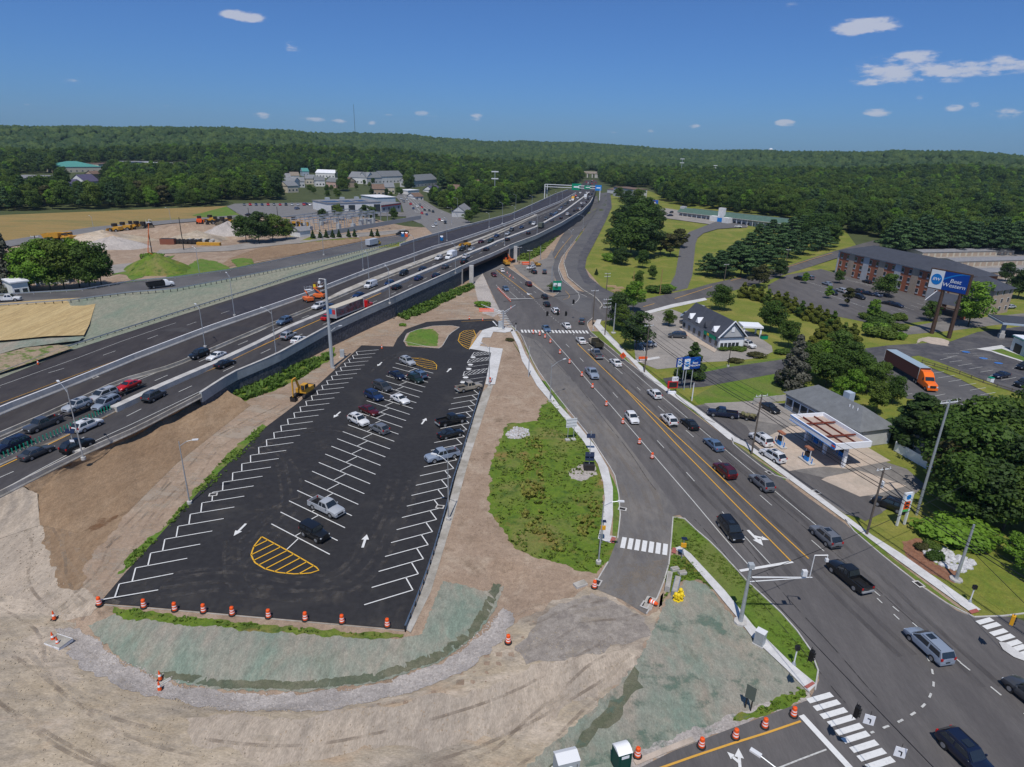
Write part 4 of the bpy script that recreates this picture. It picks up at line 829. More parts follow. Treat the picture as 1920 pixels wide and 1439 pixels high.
for nm_,a,b in(('abutment',eb[0],V2(nb0)),('abutment',eb[-1],V2(nb1))):
 mb=MB();d=(b-a);mb.obox((a+b)/2,d,d.length+.5,1.2,-.5,5.8);mb.build(nm_,mat('abutment_concrete',(.26,.25,.24),.9),br)
for s_,px in((0,(884,533)),(1,(966,492))):
 p=PZ(*px);mb=MB();mb.box(p.x-.8,p.x+.8,p.y-.8,p.y+.8,-.5,zh(p.x,p.y)+1.2);mb.build('pier',conc,br)
mb=MB();q=[Vector((p.x,p.y))for p in[eb[len(eb)//2]]]
for k in range(1,7):
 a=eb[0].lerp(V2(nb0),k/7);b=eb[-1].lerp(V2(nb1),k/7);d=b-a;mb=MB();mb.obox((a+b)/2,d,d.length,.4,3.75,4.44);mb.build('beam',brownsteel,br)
npar=[p for p in N_W if p.y>255]
barrier('parapet_wall',npar,.5,1.15,conc,'long concrete parapet along the far edge of the new carriageway','wall',prof='box')
t=thing('abutment_wall','concrete side wall of the highway above the far cross road','wall')
e=[V2(p)for p in npar];wallface('wall_face',e[::-1],lambda p:-.5,lambda p:Z(p)+.1,conc_dirty,t,.1,.3)
def guardrail(px,P_,label,z=None,step=1.95,h=.75,mt=steel,postm=dkmetal,nposts=None,cat='guardrail',kb_=False):
 pts,L=resample([P_(u,v)for u,v in px],step);o=pts[0]
 t=thing('guardrail',label,cat,o);r=MB();
 for a,b in zip(pts,pts[1:]):
  d=(b-a);dd=V2((d.x,d.y));n=V2((-dd.y,dd.x)).normalized()
  for zc,th in((h-.05,.06),(h-.21,.06),(h-.13,.03)):
   c0=a-o;c1=b-o;k=.06 if th>.05 else 0
   A,B=Vector((c0.x-n.x*k,c0.y-n.y*k,c0.z+zc)),Vector((c1.x-n.x*k,c1.y-n.y*k,c1.z+zc));w_=Vector((n.x*.03,n.y*.03,0));u_=Vector((0,0,th+.02))
   r.add([A-w_-u_,A+w_-u_,A+w_+u_,A-w_+u_,B-w_-u_,B+w_-u_,B+w_+u_,B-w_+u_],[(0,1,5,4),(1,2,6,5),(2,3,7,6),(3,0,4,7)])
 r.build('rail',mt,t)
 k=max(1,int(len(pts)/90)+1 if len(pts)>95 else 1)
 for p in pts[::k][:98]:
  q=MB();q.box(-.07,.07,-.07,.07,-.3,h-.02);q.build('post',postm,t,loc=p-o)
 return t
guardrail([(900,740),(885,795),(868,850),(850,905),(835,965),(815,1035),(797,1090),(778,1140),(760,1184)],PZ,'steel guardrail along the right side of the parking lot',mt=steel_blue,postm=black)
guardrail([(0,704),(125,655),(250,615),(375,576),(480,543),(540,523),(652,488),(745,459)],PH,'guardrail on the far edge of the empty highway carriageway')
guardrail([(0,576),(130,567),(240,552),(330,545),(430,526),(560,500),(680,471),(755,455)],lambda u,v:PS(u,v,zr),'guardrail on the slope side of the ramp road')
guardrail([(0,556),(150,547),(250,530),(330,523),(430,509),(560,482),(700,452),(765,441)],lambda u,v:PS(u,v,zr),'guardrail on the far side of the ramp road',postm=conc)
guardrail([(1172,612),(1187,626),(1205,655)],PZ,'short guardrail between the sidewalk and the shady bank lot trees')
# ---------- vehicles: forward is +Y
def hsec(y,w,zt,z0=.32,crown=.03,tuck=.9):
 return[(-w*tuck,y,z0),(-w,y,z0+.14),(-w,y,z0+.14+(zt-z0-.14)*.55),(-w*.965,y,zt-.05),(-w*.88,y,zt+.0),(0,y,zt+crown),(w*.88,y,zt),(w*.965,y,zt-.05),(w,y,z0+.14+(zt-z0-.14)*.55),(w,y,z0+.14),(w*tuck,y,z0)]
def loftsec(mb,secs,m=0):
 b=len(mb.v);n=len(secs[0])
 for s_ in secs:mb.v+=s_
 for j in range(len(secs)-1):
  for i in range(n-1):mb.f.append((b+j*n+i,b+(j+1)*n+i,b+(j+1)*n+i+1,b+j*n+i+1));mb.m.append(m)
  mb.f.append((b+j*n+n-1,b+(j+1)*n+n-1,b+(j+1)*n,b+j*n));mb.m.append(m)
 mb.f.append(tuple(b+i for i in range(n)));mb.f.append(tuple(b+(len(secs)-1)*n+i for i in range(n-1,-1,-1)));mb.m+=[m,m]
KIND={'sedan':(4.85,1.85,[(2.42,.62,.80),(2.3,.72,.92),(1.9,.84,.99),(.95,.95,1),(-1.3,.98,1),(-2.2,.97,.97),(-2.38,.88,.88),(-2.42,.6,.82)],(.98,.25,-1.0,-1.75),.93,1.44,.74,.33,1.42),'suv':(4.8,1.94,[(2.4,.72,.82),(2.3,.90,.93),(1.9,1.02,.99),(1.05,1.10,1),(-1.5,1.14,1),(-2.28,1.13,.96),(-2.4,1.02,.9),(-2.42,.6,.85)],(1.1,.45,-1.75,-2.32),1.08,1.74,.78,.38,1.40),'hatch':(4.4,1.82,[(2.2,.66,.80),(2.1,.80,.92),(1.7,.93,.99),(.95,1.02,1),(-1.4,1.06,1),(-2.08,1.05,.95),(-2.18,.95,.88),(-2.2,.6,.84)],(1.05,.3,-1.4,-2.08),1.0,1.6,.76,.34,1.3),'minivan':(5.1,2.0,[(2.55,.68,.80),(2.45,.82,.92),(2.1,.94,.98),(1.35,1.05,1),(-1.8,1.12,1),(-2.45,1.1,.97),(-2.53,1.0,.93),(-2.55,.6,.88)],(1.5,.6,-2.15,-2.5),1.05,1.76,.8,.35,1.5),'cargo':(5.7,2.0,[(2.85,.8,.84),(2.75,1.0,.94),(2.3,1.12,.98),(1.75,1.22,1),(-2.3,1.3,1),(-2.8,1.3,.98),(-2.84,1.2,.96),(-2.85,.6,.94)],(1.9,1.2,-2.75,-2.84),1.2,2.12,.86,.37,1.75),'pickup':(5.9,2.02,[(2.95,.80,.84),(2.87,1.0,.95),(2.5,1.12,.99),(1.35,1.18,1),(-.75,1.2,1)],(1.35,.75,-.45,-.72),1.16,1.90,.78,.41,1.85),'jeep':(4.3,1.86,[(2.15,.95,.70),(2.1,1.1,.75),(1.2,1.2,.84),(.75,1.22,.96),(-1.9,1.25,.97),(-2.1,1.25,.95),(-2.12,.6,.92)],(.72,.5,-2.0,-2.08),1.2,1.86,.84,.42,1.25)}
def make_vehicle(kind,name,detail=True):
 L,W,st,(fb,ft,rt,rb),zb,zr_,rw,wr,wy=KIND[kind];hw=W/2;h0=.34 if wr>.37 else .28
 root=thing(name,'vehicle','car')if detail else None
 b=MB();secs=[hsec(y,hw*f,z,h0)for y,z,f in st];loftsec(b,secs)
 def cab(y,z,w,zz):return[(-w,y,zz),(-w*z,y,zr_),(w*z,y,zr_),(w,y,zz)]
 wbelt=hw*.93;wr_=hw*rw
 C=[[(-wbelt,fb,zb),(-wbelt,fb,zb+.02),(0,fb+.06,zb+.05),(wbelt,fb,zb+.02),(wbelt,fb,zb)],[(-wbelt,ft,zb),(-wr_,ft,zr_-.03),(0,ft+.04,zr_+.02),(wr_,ft,zr_-.03),(wbelt,ft,zb)],[(-wbelt,(ft+rt)/2,zb),(-wr_,(ft+rt)/2,zr_),(0,(ft+rt)/2,zr_+.05),(wr_,(ft+rt)/2,zr_),(wbelt,(ft+rt)/2,zb)],[(-wbelt,rt,zb),(-wr_,rt,zr_-.03),(0,rt-.04,zr_+.01),(wr_,rt,zr_-.03),(wbelt,rt,zb)],[(-wbelt,rb,zb),(-wbelt,rb,zb+.02),(0,rb-.05,zb+.05),(wbelt,rb,zb+.02),(wbelt,rb,zb)]]
 loftsec(b,C)
 b.box(-hw*.84,hw*.84,L/2-.22,L/2+.02,h0+.02,h0+.28);
 if kind!='pickup':b.box(-hw*.86,hw*.86,-L/2-.02,-L/2+.2,h0+.02,h0+.30)
 for s_ in(-1,1):
  x=s_*(hw+.1);b.box(min(x-.09,x+.07),max(x-.09,x+.07),fb-.35,fb-.2,zb+.02,zb+.18)
 parts=[]
 if kind=='pickup':
  bd=MB();y0,y1=-2.95,-.75;zt=1.2
  bd.box(-hw,-hw*.9,y0,y1,h0+.1,zt);bd.box(hw*.9,hw,y0,y1,h0+.1,zt);bd.box(-hw*.9,hw*.9,y0,y0+.07,h0+.1,zt);bd.box(-hw*.9,hw*.9,y0+.07,y1,h0+.1,.78)
  b.add(bd.v,bd.f);fl=MB();fl.box(-hw*.898,hw*.898,y0+.075,y1-.005,.785,.8);fl.box(-hw*.3,hw*.1,y0+.4,y1-.5,.8,.9);parts.append(('bed_liner',fl,black))
  bb=MB();bb.box(-hw*.9,hw*.9,y0-.18,y0,.5,.68);parts.append(('rear_bumper',bb,steel))
 if kind in('suv','minivan'):
  rr=MB()
  for s_ in(-1,1):rr.tube((s_*wr_*.9,ft-.2,zr_+.07),(s_*wr_*.9,rt+.1,zr_+.05),.025,n=5)
  parts.append(('roof_rail',rr,dkmetal))
  sr=MB();sr.box(-.38,.38,ft-1.0,ft-.25,zr_+.03,zr_+.064);parts.append(('sunroof',sr,glass))
 def lerp3(a,b_,t):return tuple(a[i]+(b_[i]-a[i])*t for i in range(3))
 ws=MB();e=.018
 def pane(mb,q,out):
  c_=Vector((0,0,0))
  for p in q:c_+=Vector(p)
  c_/=len(q);o=Vector(out)*e
  mb.add([tuple(Vector(p)+(c_-Vector(p))*.07+o)for p in q],[tuple(range(len(q)))])
 f0,f1,r1,r0=fb,ft,rt,rb
 pane(ws,[(-wbelt*.95,f0+.01,zb+.06),(wbelt*.95,f0+.01,zb+.06),(wr_*.97,f1+.04,zr_-.02),(-wr_*.97,f1+.04,zr_-.02)],(0,1.6,1.6))
 parts.append(('windshield',ws,glass))
 rwm=MB();pane(rwm,[(wbelt*.93,r0-.02,zb+.08),(-wbelt*.93,r0-.02,zb+.08),(-wr_*.95,r1-.04,zr_-.03),(wr_*.95,r1-.04,zr_-.03)],(0,-2.2,1.2));
 parts.append(('rear_window',rwm,glass))
 for s_ in(-1,1):
  sw=MB();yy=[f0-.12,f1-.02,r1+.05,r0+.18]
  if kind=='cargo':yy=[f0-.12,f1-.02,.3,.3]
  ys=[yy[0],yy[1],(yy[1]+yy[2])/2+.02,(yy[1]+yy[2])/2-.06,yy[2],yy[3]]
  zt_=zr_-.09;wt=wr_+(wbelt-wr_)*(.09/(zr_-zb))
  P1=[(s_*wbelt,ys[0],zb+.07),(s_*wt,ys[1],zt_),(s_*wt,ys[2],zt_),(s_*wbelt,ys[2],zb+.07)]
  P2=[(s_*wbelt,ys[3],zb+.07),(s_*wt,ys[3],zt_),(s_*wt,ys[4],zt_),(s_*wbelt,ys[5],zb+.07)]
  for q in((P1,)if kind=='cargo' else(P1,P2)):pane(sw,q if s_>0 else q[::-1],(s_*1.3,0,.3))
  parts.append(('side_window',sw,glass))
  a=MB();lz=st[0][1]
  a.box(*sorted((s_*hw*.55,s_*hw*.83)),L/2-.13,L/2+.025 if kind!='jeep' else L/2,lz-.12,lz+.03);parts.append(('headlight',a,lampm))
  tz=.82 if kind in('sedan',)else 1.0;a=MB()
  a.box(*sorted((s_*hw*.68,s_*hw*(.93 if kind!='sedan' else .86))),-L/2-.03 if kind!='pickup' else-2.97,-L/2+.1,tz-.12,tz+(.06 if kind=='sedan' else .16));parts.append(('tail_light',a,tailm))
 g_=MB();g_.box(-hw*.5,hw*.5,L/2-.1,L/2+.03,h0+.2,st[0][1]-.02);g_.box(-hw*.88,hw*.88,-L/2+.25,L/2-.3,.2,h0+.06)
 for s_ in(-1,1):
  for y in(wy,-wy):
   g_.tube((s_*(hw-.35),y,wr),(s_*(hw+.006),y,wr),wr+.06,n=14)
 g_.box(-.26,.26,-L/2-.035,-L/2,.55,.68)
 parts.append(('trim',g_,black))
 if kind=='jeep':
  sp=MB();sp.tube((0,-2.12,1.0),(0,-2.34,1.0),.40,n=14);parts.append(('spare_wheel',sp,rubber))
 if not detail:
  allm=MB();allm.add(b.v,b.f,0)
  mats=[carpaint,glass,rubber,lampm,tailm]
  for nm_,mb,mt_ in parts:
   if nm_ in('trim','roof_rail','sunroof','bed_liner','rear_bumper','spare_wheel'):allm.add(mb.v,mb.f,2)if nm_ in('trim','bed_liner')else None
   else:allm.add(mb.v,mb.f,mats.index(mt_))
  for s_ in(-1,1):
   for y in(wy,-wy):allm.tube((s_*(hw-.2),y,wr),(s_*(hw+.02),y,wr),wr,n=8,m=2)
  return allm.build(name,mats,smooth=True,ang=35)
 b.build('body',carpaint,root,smooth=True,ang=35)
 for nm_,mb,mt_ in parts:mb.build(nm_,mt_,root)
 for s_ in(-1,1):
  for y in(wy,-wy):
   tm=MB();x0,x1=s_*(-.11),s_*.11;tm.tube((x0,0,0),(x1,0,0),wr,n=16)
   wl=tm.build('wheel',rubber,root,loc=(s_*(hw-.09),y,wr),smooth=True)
   rm=MB();rm.tube((s_*.1,0,0),(s_*.122,0,0),wr*.64,n=10);rm.build('rim',rimm,wl)
 return root
NAMES={'sedan':'sedan','suv':'sport_utility_vehicle','hatch':'hatchback','minivan':'minivan','cargo':'cargo_van','pickup':'pickup_truck','jeep':'off_road_vehicle'}
PROT={};
def hide_proto(o):
 pass
COL=dict(white=(.78,.78,.78,1),silver=(.42,.44,.47,1),grey=(.16,.17,.19,1),dgrey=(.06,.065,.075,1),black=(.010,.011,.013,1),navy=(.008,.014,.040,1),blue=(.014,.035,.11,1),lblue=(.10,.16,.26,1),red=(.52,.012,.010,1),maroon=(.085,.006,.010,1),green=(.012,.028,.024,1),tan=(.34,.30,.24,1),bsilver=(.27,.32,.40,1),orange=(.8,.14,.01,1),yellow=(.75,.42,.02,1))
def place_vehicle(kind,p,hd,color,label,group=None,small=False,scale=None):
 key=(kind,small)
 rz=math.atan2(-hd[0],hd[1])
 if key not in PROT:
  PROT[key]=make_vehicle(kind,NAMES[kind],not small);first=True
 else:first=False
 src=PROT[key]
 if first:
  o=src;o.location=p;o.rotation_euler=(0,0,rz);o.color=COL[color]
  for k in CH_.get(o.name,[]):k.color=COL[color]
  tag(o,label,None,group)
 else:o=copy_tree(src,loc=p,rz=rz,label=label,color=COL[color])
 if group:o['group']=group
 elif 'group' in o:del o['group']
 o['category']={'pickup':'pickup truck','suv':'car','minivan':'minivan','cargo':'van','jeep':'car'}.get(kind,'car')
 if scale:o.scale=(scale,)*3
 return o
def veh(kind,u,v,t,color,label,P_=PG,small=False,group=None,lift=.75):
 "u, v: middle of the vehicle in the picture; t: a pixel it heads for"
 p=P_(u,v,lift);q=P_(t[0],t[1],lift);d=q-p;p=Vector((p.x,p.y,p.z-lift+.03+(lay(p.x,p.y,12)if P_ is PG else 0)))
 return place_vehicle(kind,p,d,color,label,group,small)
def mid(u,v,right):return(u+(20 if right else-20),v+(9 if right else-9))
LOT=[('suv',764,678,1,'silver','silver sport utility vehicle parked beside the far yellow hatched half circle'),('sedan',744,703,1,'navy','dark navy sedan parked left of the two cars parked nose to tail'),('suv',785,703,-1,'lblue','grey blue wagon parked behind the dark green one'),('hatch',779,710,1,'green','dark green car parked in front of the grey blue wagon'),('minivan',717,725,1,'dgrey','black minivan parked alone in the left half of the middle row'),('suv',701,742,1,'blue','deep blue sport utility vehicle left of the white sedan'),('sedan',750,748,1,'white','white sedan parked in the middle row'),('sedan',692,769,1,'maroon','maroon sedan parked in the middle row'),('suv',672,788,1,'white','white sport utility vehicle with lettering on its door, middle row'),('hatch',711,803,-1,'grey','slate grey hatchback parked nose to nose with the white sport utility vehicle')]
for k,u,v,s_,c_,lb in LOT:veh(k,u,v,(u+s_*20,v+s_*9.5),c_,lb)
veh('pickup',612,951,(650,969),'silver','silver crew cab pickup truck parked alone in the middle row')
veh('jeep',590,999,(612,1010),'black','black hard top off-road vehicle parked near the front hatched half circle')
veh('pickup',879,726,(899,722),'tan','tan extended cab pickup parked by the accessible bays')
veh('pickup',846,788,(880,780),'black','black crew cab pickup parked facing the guardrail')
veh('sedan',845,812,(870,806),'black','black coupe parked just below the black pickup at the guardrail')
veh('pickup',829,854,(800,861),'bsilver','pale blue silver pickup backed into a stall at the guardrail')
LR_UP=lambda u,v:(u-40,v-33)
LOC=[('minivan',1741,1209,(1660,1135),'bsilver','grey blue minivan crossing the junction at the lower right'),('pickup',1592,1080,(1530,1030),'black','black pickup truck driving away just past the stop line'),('suv',1548,1005,(1490,955),'grey','grey sport utility vehicle in the outer lane opposite the price sign'),('suv',1428,905,(1380,865),'grey','grey crossover in the outer lane ahead of the forecourt entrance'),('suv',1359,882,(1310,840),'maroon','dark red sport utility vehicle beside the double yellow line'),('sedan',1338,832,(1290,792),'lblue','grey blue sedan beside the grass strip in front of the filling station'),('sedan',1293,794,(1250,758),'black','black sedan close behind the white sport utility vehicle on the main road'),('suv',1254,787,(1210,745),'white','white sport utility vehicle with dark roof glass in the inner lane'),('hatch',1227,738,(1185,702),'white','white crossover in the outer lane by the red price board'),('sedan',1154,679,(1115,645),'white','white sedan behind the dark flatbed truck on the main road'),('pickup',1118,664,(1085,630),'grey','grey pickup waiting at the far crosswalk'),('sedan',1089,638,(1060,610),'white','white sedan stopped just after the far crosswalk'),('sedan',1062,610,(1035,585),'white','white sedan with black roof entering the far junction'),('hatch',1091,602,(1094,588),'dgrey','dark car leaving the side road by the curved sidewalk'),('suv',1041,583,(1020,562),'white','white sport utility vehicle in the middle of the far junction'),('sedan',1025,570,(1008,553),'black','black sedan in the far junction, nearer of two'),('sedan',1021,556,(1004,540),'black','black sedan in the far junction, farther of two'),('suv',991,533,(972,517),'maroon','dark maroon sport utility vehicle just out of the underpass'),('hatch',1001,510,(990,504),'black','black hatchback on the paved apron beside the police car'),('suv',1021,510,(1021,495),'dgrey','dark sport utility vehicle on the paved apron by the service road'),('suv',996,502,(975,506),'white','white patrol car parked by the construction vehicles'),('sedan',926,515,(940,527),'maroon','dark red car coming out of the shade of the underpass'),('hatch',941,507,(930,497),'white','black and white hatchback about to enter the underpass'),('sedan',948,541,(962,553),'lblue','blue grey sedan approaching the far stop line'),('sedan',1024,616,(1040,633),'lblue','steel blue sedan crossing the far crosswalk'),('pickup',1110,700,(1128,722),'bsilver','silver blue pickup driving towards the near junction'),('hatch',1185,783,(1208,812),'white','white crossover driving towards the near junction beside the barrels'),('minivan',1370,992,(1392,1020),'black','black minivan approaching the near stop line'),('suv',1812,1414,(1860,1460),'navy','dark blue sport utility vehicle at the bottom right corner of the junction'),('suv',1934,1305,(1890,1270),'dgrey','dark sport utility vehicle cut by the right edge of the picture')]
for k,u,v,t,c_,lb in LOC:veh(k,u,v,t,c_,lb)
OTH=[('pickup',1355,775,(1330,772),'navy','navy crew cab pickup towing a loaded trailer on the forecourt'),('sedan',1444,764,(1460,773),'black','black sedan parked beside the grey filling station shop'),('minivan',1427,823,(1405,808),'white','white minivan at the outer fuel pump'),('suv',1449,854,(1425,840),'white','white sport utility vehicle nearest the road on the forecourt'),('suv',1668,945,(1640,935),'black','black sport utility vehicle behind the orange and white price sign'),('suv',1311,578,(1290,572),'white','white sport utility vehicle behind the gabled bank'),('hatch',1286,591,(1268,596),'bsilver','silver car in the drive lane left of the gabled bank'),('sedan',1287,605,(1303,611),'dgrey','dark sedan parked below the silver car near the bank'),('minivan',1270,629,(1250,628),'dgrey','dark minivan parked in front of the bank walkway'),('suv',1402,646,(1420,652),'white','white sport utility vehicle at the drive-through end of the bank'),('sedan',1215,645,(1195,644),'silver','silver sedan half hidden by the big tree by the bank'),('suv',1499,522,(1490,520),'black','black car at the far left of the hotel parking lot'),('suv',1518,521,(1508,518),'grey','grey car by the flower bed at the head of the hotel lot'),('sedan',1551,532,(1541,529),'bsilver','silver sedan in the upper row of the hotel lot'),('suv',1562,549,(1572,553),'black','black car behind the round tree in the hotel lot'),('suv',1578,545,(1568,542),'silver','silver car in the middle row of the hotel lot'),('sedan',1626,528,(1616,525),'black','black car parked against the brick hotel'),('suv',1610,546,(1600,543),'dgrey','dark car beside the grey sedan in front of the hotel'),('sedan',1627,550,(1637,552),'navy','navy sedan under the spreading tree by the hotel'),('sedan',1644,552,(1634,549),'bsilver','pale silver sedan under the spreading tree by the hotel'),('suv',1612,557,(1622,560),'black','black sport utility vehicle low in the hotel lot'),('sedan',1667,568,(1655,566),'black','black sedan near the hotel entrance canopy, left of two'),('sedan',1682,572,(1694,575),'navy','dark sedan near the hotel entrance canopy, right of two'),('sedan',1878,703,(1860,706),'navy','dark blue sedan alone by the wooden fence of the right hand lot'),('suv',1921,687,(1905,690),'black','black car at the right edge beside the clinic lawn'),('pickup',1922,719,(1905,722),'black','black pickup at the right edge by the wooden fence'),('sedan',1259,399,(1250,401),'black','black car in front of the long motel, leftmost'),('sedan',1275,399,(1266,401),'dgrey','dark car in front of the long motel, second from left'),('sedan',1256,405,(1247,405),'navy','navy car in the motel drive below two others'),('sedan',1334,410,(1330,412),'black','dark car beside the motel lobby'),('sedan',1384,426,(1370,425),'white','white car in the motel drive near the pines'),('sedan',1893,575,(1880,576),'silver','silver car under the trees at the far right edge')]
for i,(k,u,v,t,c_,lb)in enumerate(OTH):veh(k,u,v,t,c_,lb,small=i>10 and i not in(23,24,25))
def hdir(u,v,away):
 p=PH(u,v);y=p.y;d=V2((interp(y+6,*SX)-interp(y-6,*SX),12)).normalized();return d if away else-d
def hcar(kind,u,v,away,color,label,small=False,group=None,lift=.75):
 p=PH(u,v,lift);d=hdir(u,v,away);return place_vehicle(kind,Vector((p.x,p.y,p.z-lift+.07)),d,color,label,group,small)
SB=[('sedan',68,847,'dgrey','dark grey sedan below the green paddles, nearest the left edge'),('suv',145,835,'black','black sport utility vehicle behind the solar sign post'),('suv',164,797,'white','white sport utility vehicle beside the end of the green paddles'),('suv',289,742,'dgrey','dark grey wagon on the highway lane above the brown slope'),('sedan',422,681,'black','black sedan where the stone retaining wall starts'),('suv',541,629,'silver','silver sport utility vehicle beside a white sedan on the near lanes'),('sedan',560,636,'white','white sedan on the outer near lane above the stone wall'),('sedan',615,594,'red','bright red sedan behind the red cab truck'),('sedan',744,538,'black','black sedan ahead of the red cab truck'),('sedan',785,521,'blue','dark blue sedan on the near highway lanes'),('sedan',818,516,'navy','navy sedan on the near lanes before the bridge'),('sedan',835,500,'dgrey','dark sedan in the inner near lane before the bridge'),('suv',871,491,'black','black car at the left end of the bridge'),('suv',874,481,'white','white car at the left end of the bridge, inner lane'),('sedan',912,467,'black','black car on the bridge over the underpass')]
for k,u,v,c_,lb in SB:hcar(k,u,v,True,c_,lb)
NB=[('suv',23,833,'navy','dark blue sport utility vehicle behind the green paddles at the left edge'),('minivan',199,756,'bsilver','silver blue minivan beside the car hauler'),('suv',373,664,'black','black sport utility vehicle by the light pole of the oncoming lanes'),('sedan',406,667,'white','white sedan beside the black sport utility vehicle, oncoming lanes'),('suv',533,602,'lblue','grey blue sport utility vehicle on the oncoming lanes'),('suv',598,574,'white','white sport utility vehicle beside the orange lifts'),('hatch',617,577,'navy','dark car beside the white sport utility vehicle near the lifts'),('sedan',672,553,'blue','blue sedan ahead of the trailer roof on the oncoming lanes'),('cargo',695,535,'white','white cargo van on the oncoming lanes'),('hatch',730,531,'blue','dark blue hatchback behind the white cargo van'),('suv',757,512,'black','black sport utility vehicle on the oncoming lanes midway'),('sedan',792,504,'navy','navy sedan on the oncoming lanes before the white box truck'),('suv',823,484,'white','white sport utility vehicle beside the white box truck'),('suv',867,467,'black','black car beside the yellow loader'),('sedan',884,467,'silver','silver car beside the yellow loader')]
for k,u,v,c_,lb in NB:hcar(k,u,v,False,c_,lb)
far=[(902,453,0,'maroon','dark red'),(920,452,0,'green','dark green'),(931,442,0,'blue','blue'),(951,449,1,'black','black'),(952,438,0,'silver','silver'),(959,431,0,'dgrey','dark grey'),(978,426,0,'blue','blue'),(991,437,1,'black','black'),(994,418,0,'black','black'),(1001,420,0,'white','white'),(1035,414,1,'dgrey','grey'),(1024,410,0,'dgrey','dark grey'),(1033,402,0,'navy','navy'),(1039,404,0,'blue','blue'),(1043,399,0,'lblue','pale blue'),(1052,409,1,'black','black'),(1050,393,0,'silver','silver'),(1064,402,1,'white','white'),(1070,404,1,'black','black'),(1053,389,0,'blue','blue'),(1077,395,1,'black','black'),(1060,384,0,'dgrey','dark grey'),(1065,380,0,'black','black'),(1087,392,1,'white','white'),(1069,376,0,'white','white'),(1083,393,1,'dgrey','dark grey'),(1092,386,1,'black','black'),(1096,381,1,'silver','silver'),(1090,381,1,'white','white'),(1099,379,1,'black','black'),(1103,373,1,'black','black'),(1098,372,1,'white','white'),(1106,369,1,'silver','silver'),(1104,364,1,'black','black'),(1110,364,1,'navy','navy'),(1080,367,0,'red','red'),(1083,371,0,'white','white'),(1088,362,0,'white','white'),(1112,359,1,'dgrey','grey'),(1100,361,1,'white','white')]
cnt={}
ords=['nearest','second','third','fourth','fifth','sixth','seventh','eighth','ninth','tenth','eleventh','twelfth','thirteenth','fourteenth','fifteenth','sixteenth','seventeenth','eighteenth','nineteenth','twentieth','twenty-first','twenty-second','twenty-third','twenty-fourth']
for i,(u,v,aw,c_,cn)in enumerate(far):
 side='near lanes' if aw else 'oncoming lanes';k=cnt.get((cn,aw),0);cnt[(cn,aw)]=k+1
 hcar(('sedan','suv','sedan','hatch')[i%4],u,v,bool(aw),c_,'%s of the %s cars past the bridge in the %s'%(ords[k],cn,side),small=True,group='cars queuing on the highway past the bridge')
for i in range(16):
 u,v=1099+rnd()*18,338+rnd()*16
 hcar('sedan',u,v,True,random.choice(['white','black','silver','red','blue']),'tiny car in the far traffic between the sign gantry and the far overpass',small=True,group='cars in the far traffic beyond the gantry')
def small_row(pts,hd,group,label):
 for i,(u,v)in enumerate(pts):
  p=PG(u,v,.6);q=PG(u+hd[0],v+hd[1],.6);c_,cn=random.choice([('white','white'),('silver','silver'),('black','black'),('grey','grey'),('blue','blue'),('red','red')])
  place_vehicle(('sedan','suv','hatch')[i%3],Vector((p.x,p.y,p.z-.6+.1+lay(p.x,p.y,6))),q-p,c_,label%(cn,ords[i%12]if i<12 else 'one more'),group,True)
small_row([(458+i*11.2,385)for i in range(12)],(3,8),'cars in the far row of the garage lot','%s car, %s from the left in the far row of the garage lot')
small_row([(745,381),(757,379),(763,375),(775,392),(782,388),(791,390),(796,395),(791,401),(805,396),(787,385),(770,384),(752,374),(800,403),(812,398)],(12,14),'cars on the cross road beyond the highway','%s car on the far cross road, %s of the queue')
small_row([(812,425),(817,421),(829,414),(824,412),(835,418)],(6,9),'cars waiting where the cross road goes under the highway','%s car by the far mouth of the underpass, %s of the group')
veh('sedan',467,404,(480,403),'black','black car alone on the road above the excavators',small=True);veh('hatch',557,392,(565,391),'lblue','blue car among the light cars of the garage lot',small=True);veh('suv',573,384,(580,384),'blue','blue car next to the garage corner',small=True)
veh('pickup',15,560,(60,558),'white','white pickup on the ramp road at the left edge',P_=lambda u,v,a=0:PS(u,v,zr,a))
veh('pickup',5,545,(30,545),'white','white truck parked behind the ramp road at the left edge',small=True)
def wheels(mb_root,xs,ys,r=.5,w=.28):
 for x in xs:
  for y in ys:
   tm=MB();s_=1 if x>0 else-1;tm.tube((-w/2,0,0),(w/2,0,0),r,n=14);wl=tm.build('wheel',rubber,mb_root,loc=(x,y,r),smooth=True)
   rm=MB();rm.tube((s_*w*.5,0,0),(s_*(w*.5+.012),0,0),r*.55,n=8);rm.build('rim',rimm,wl)
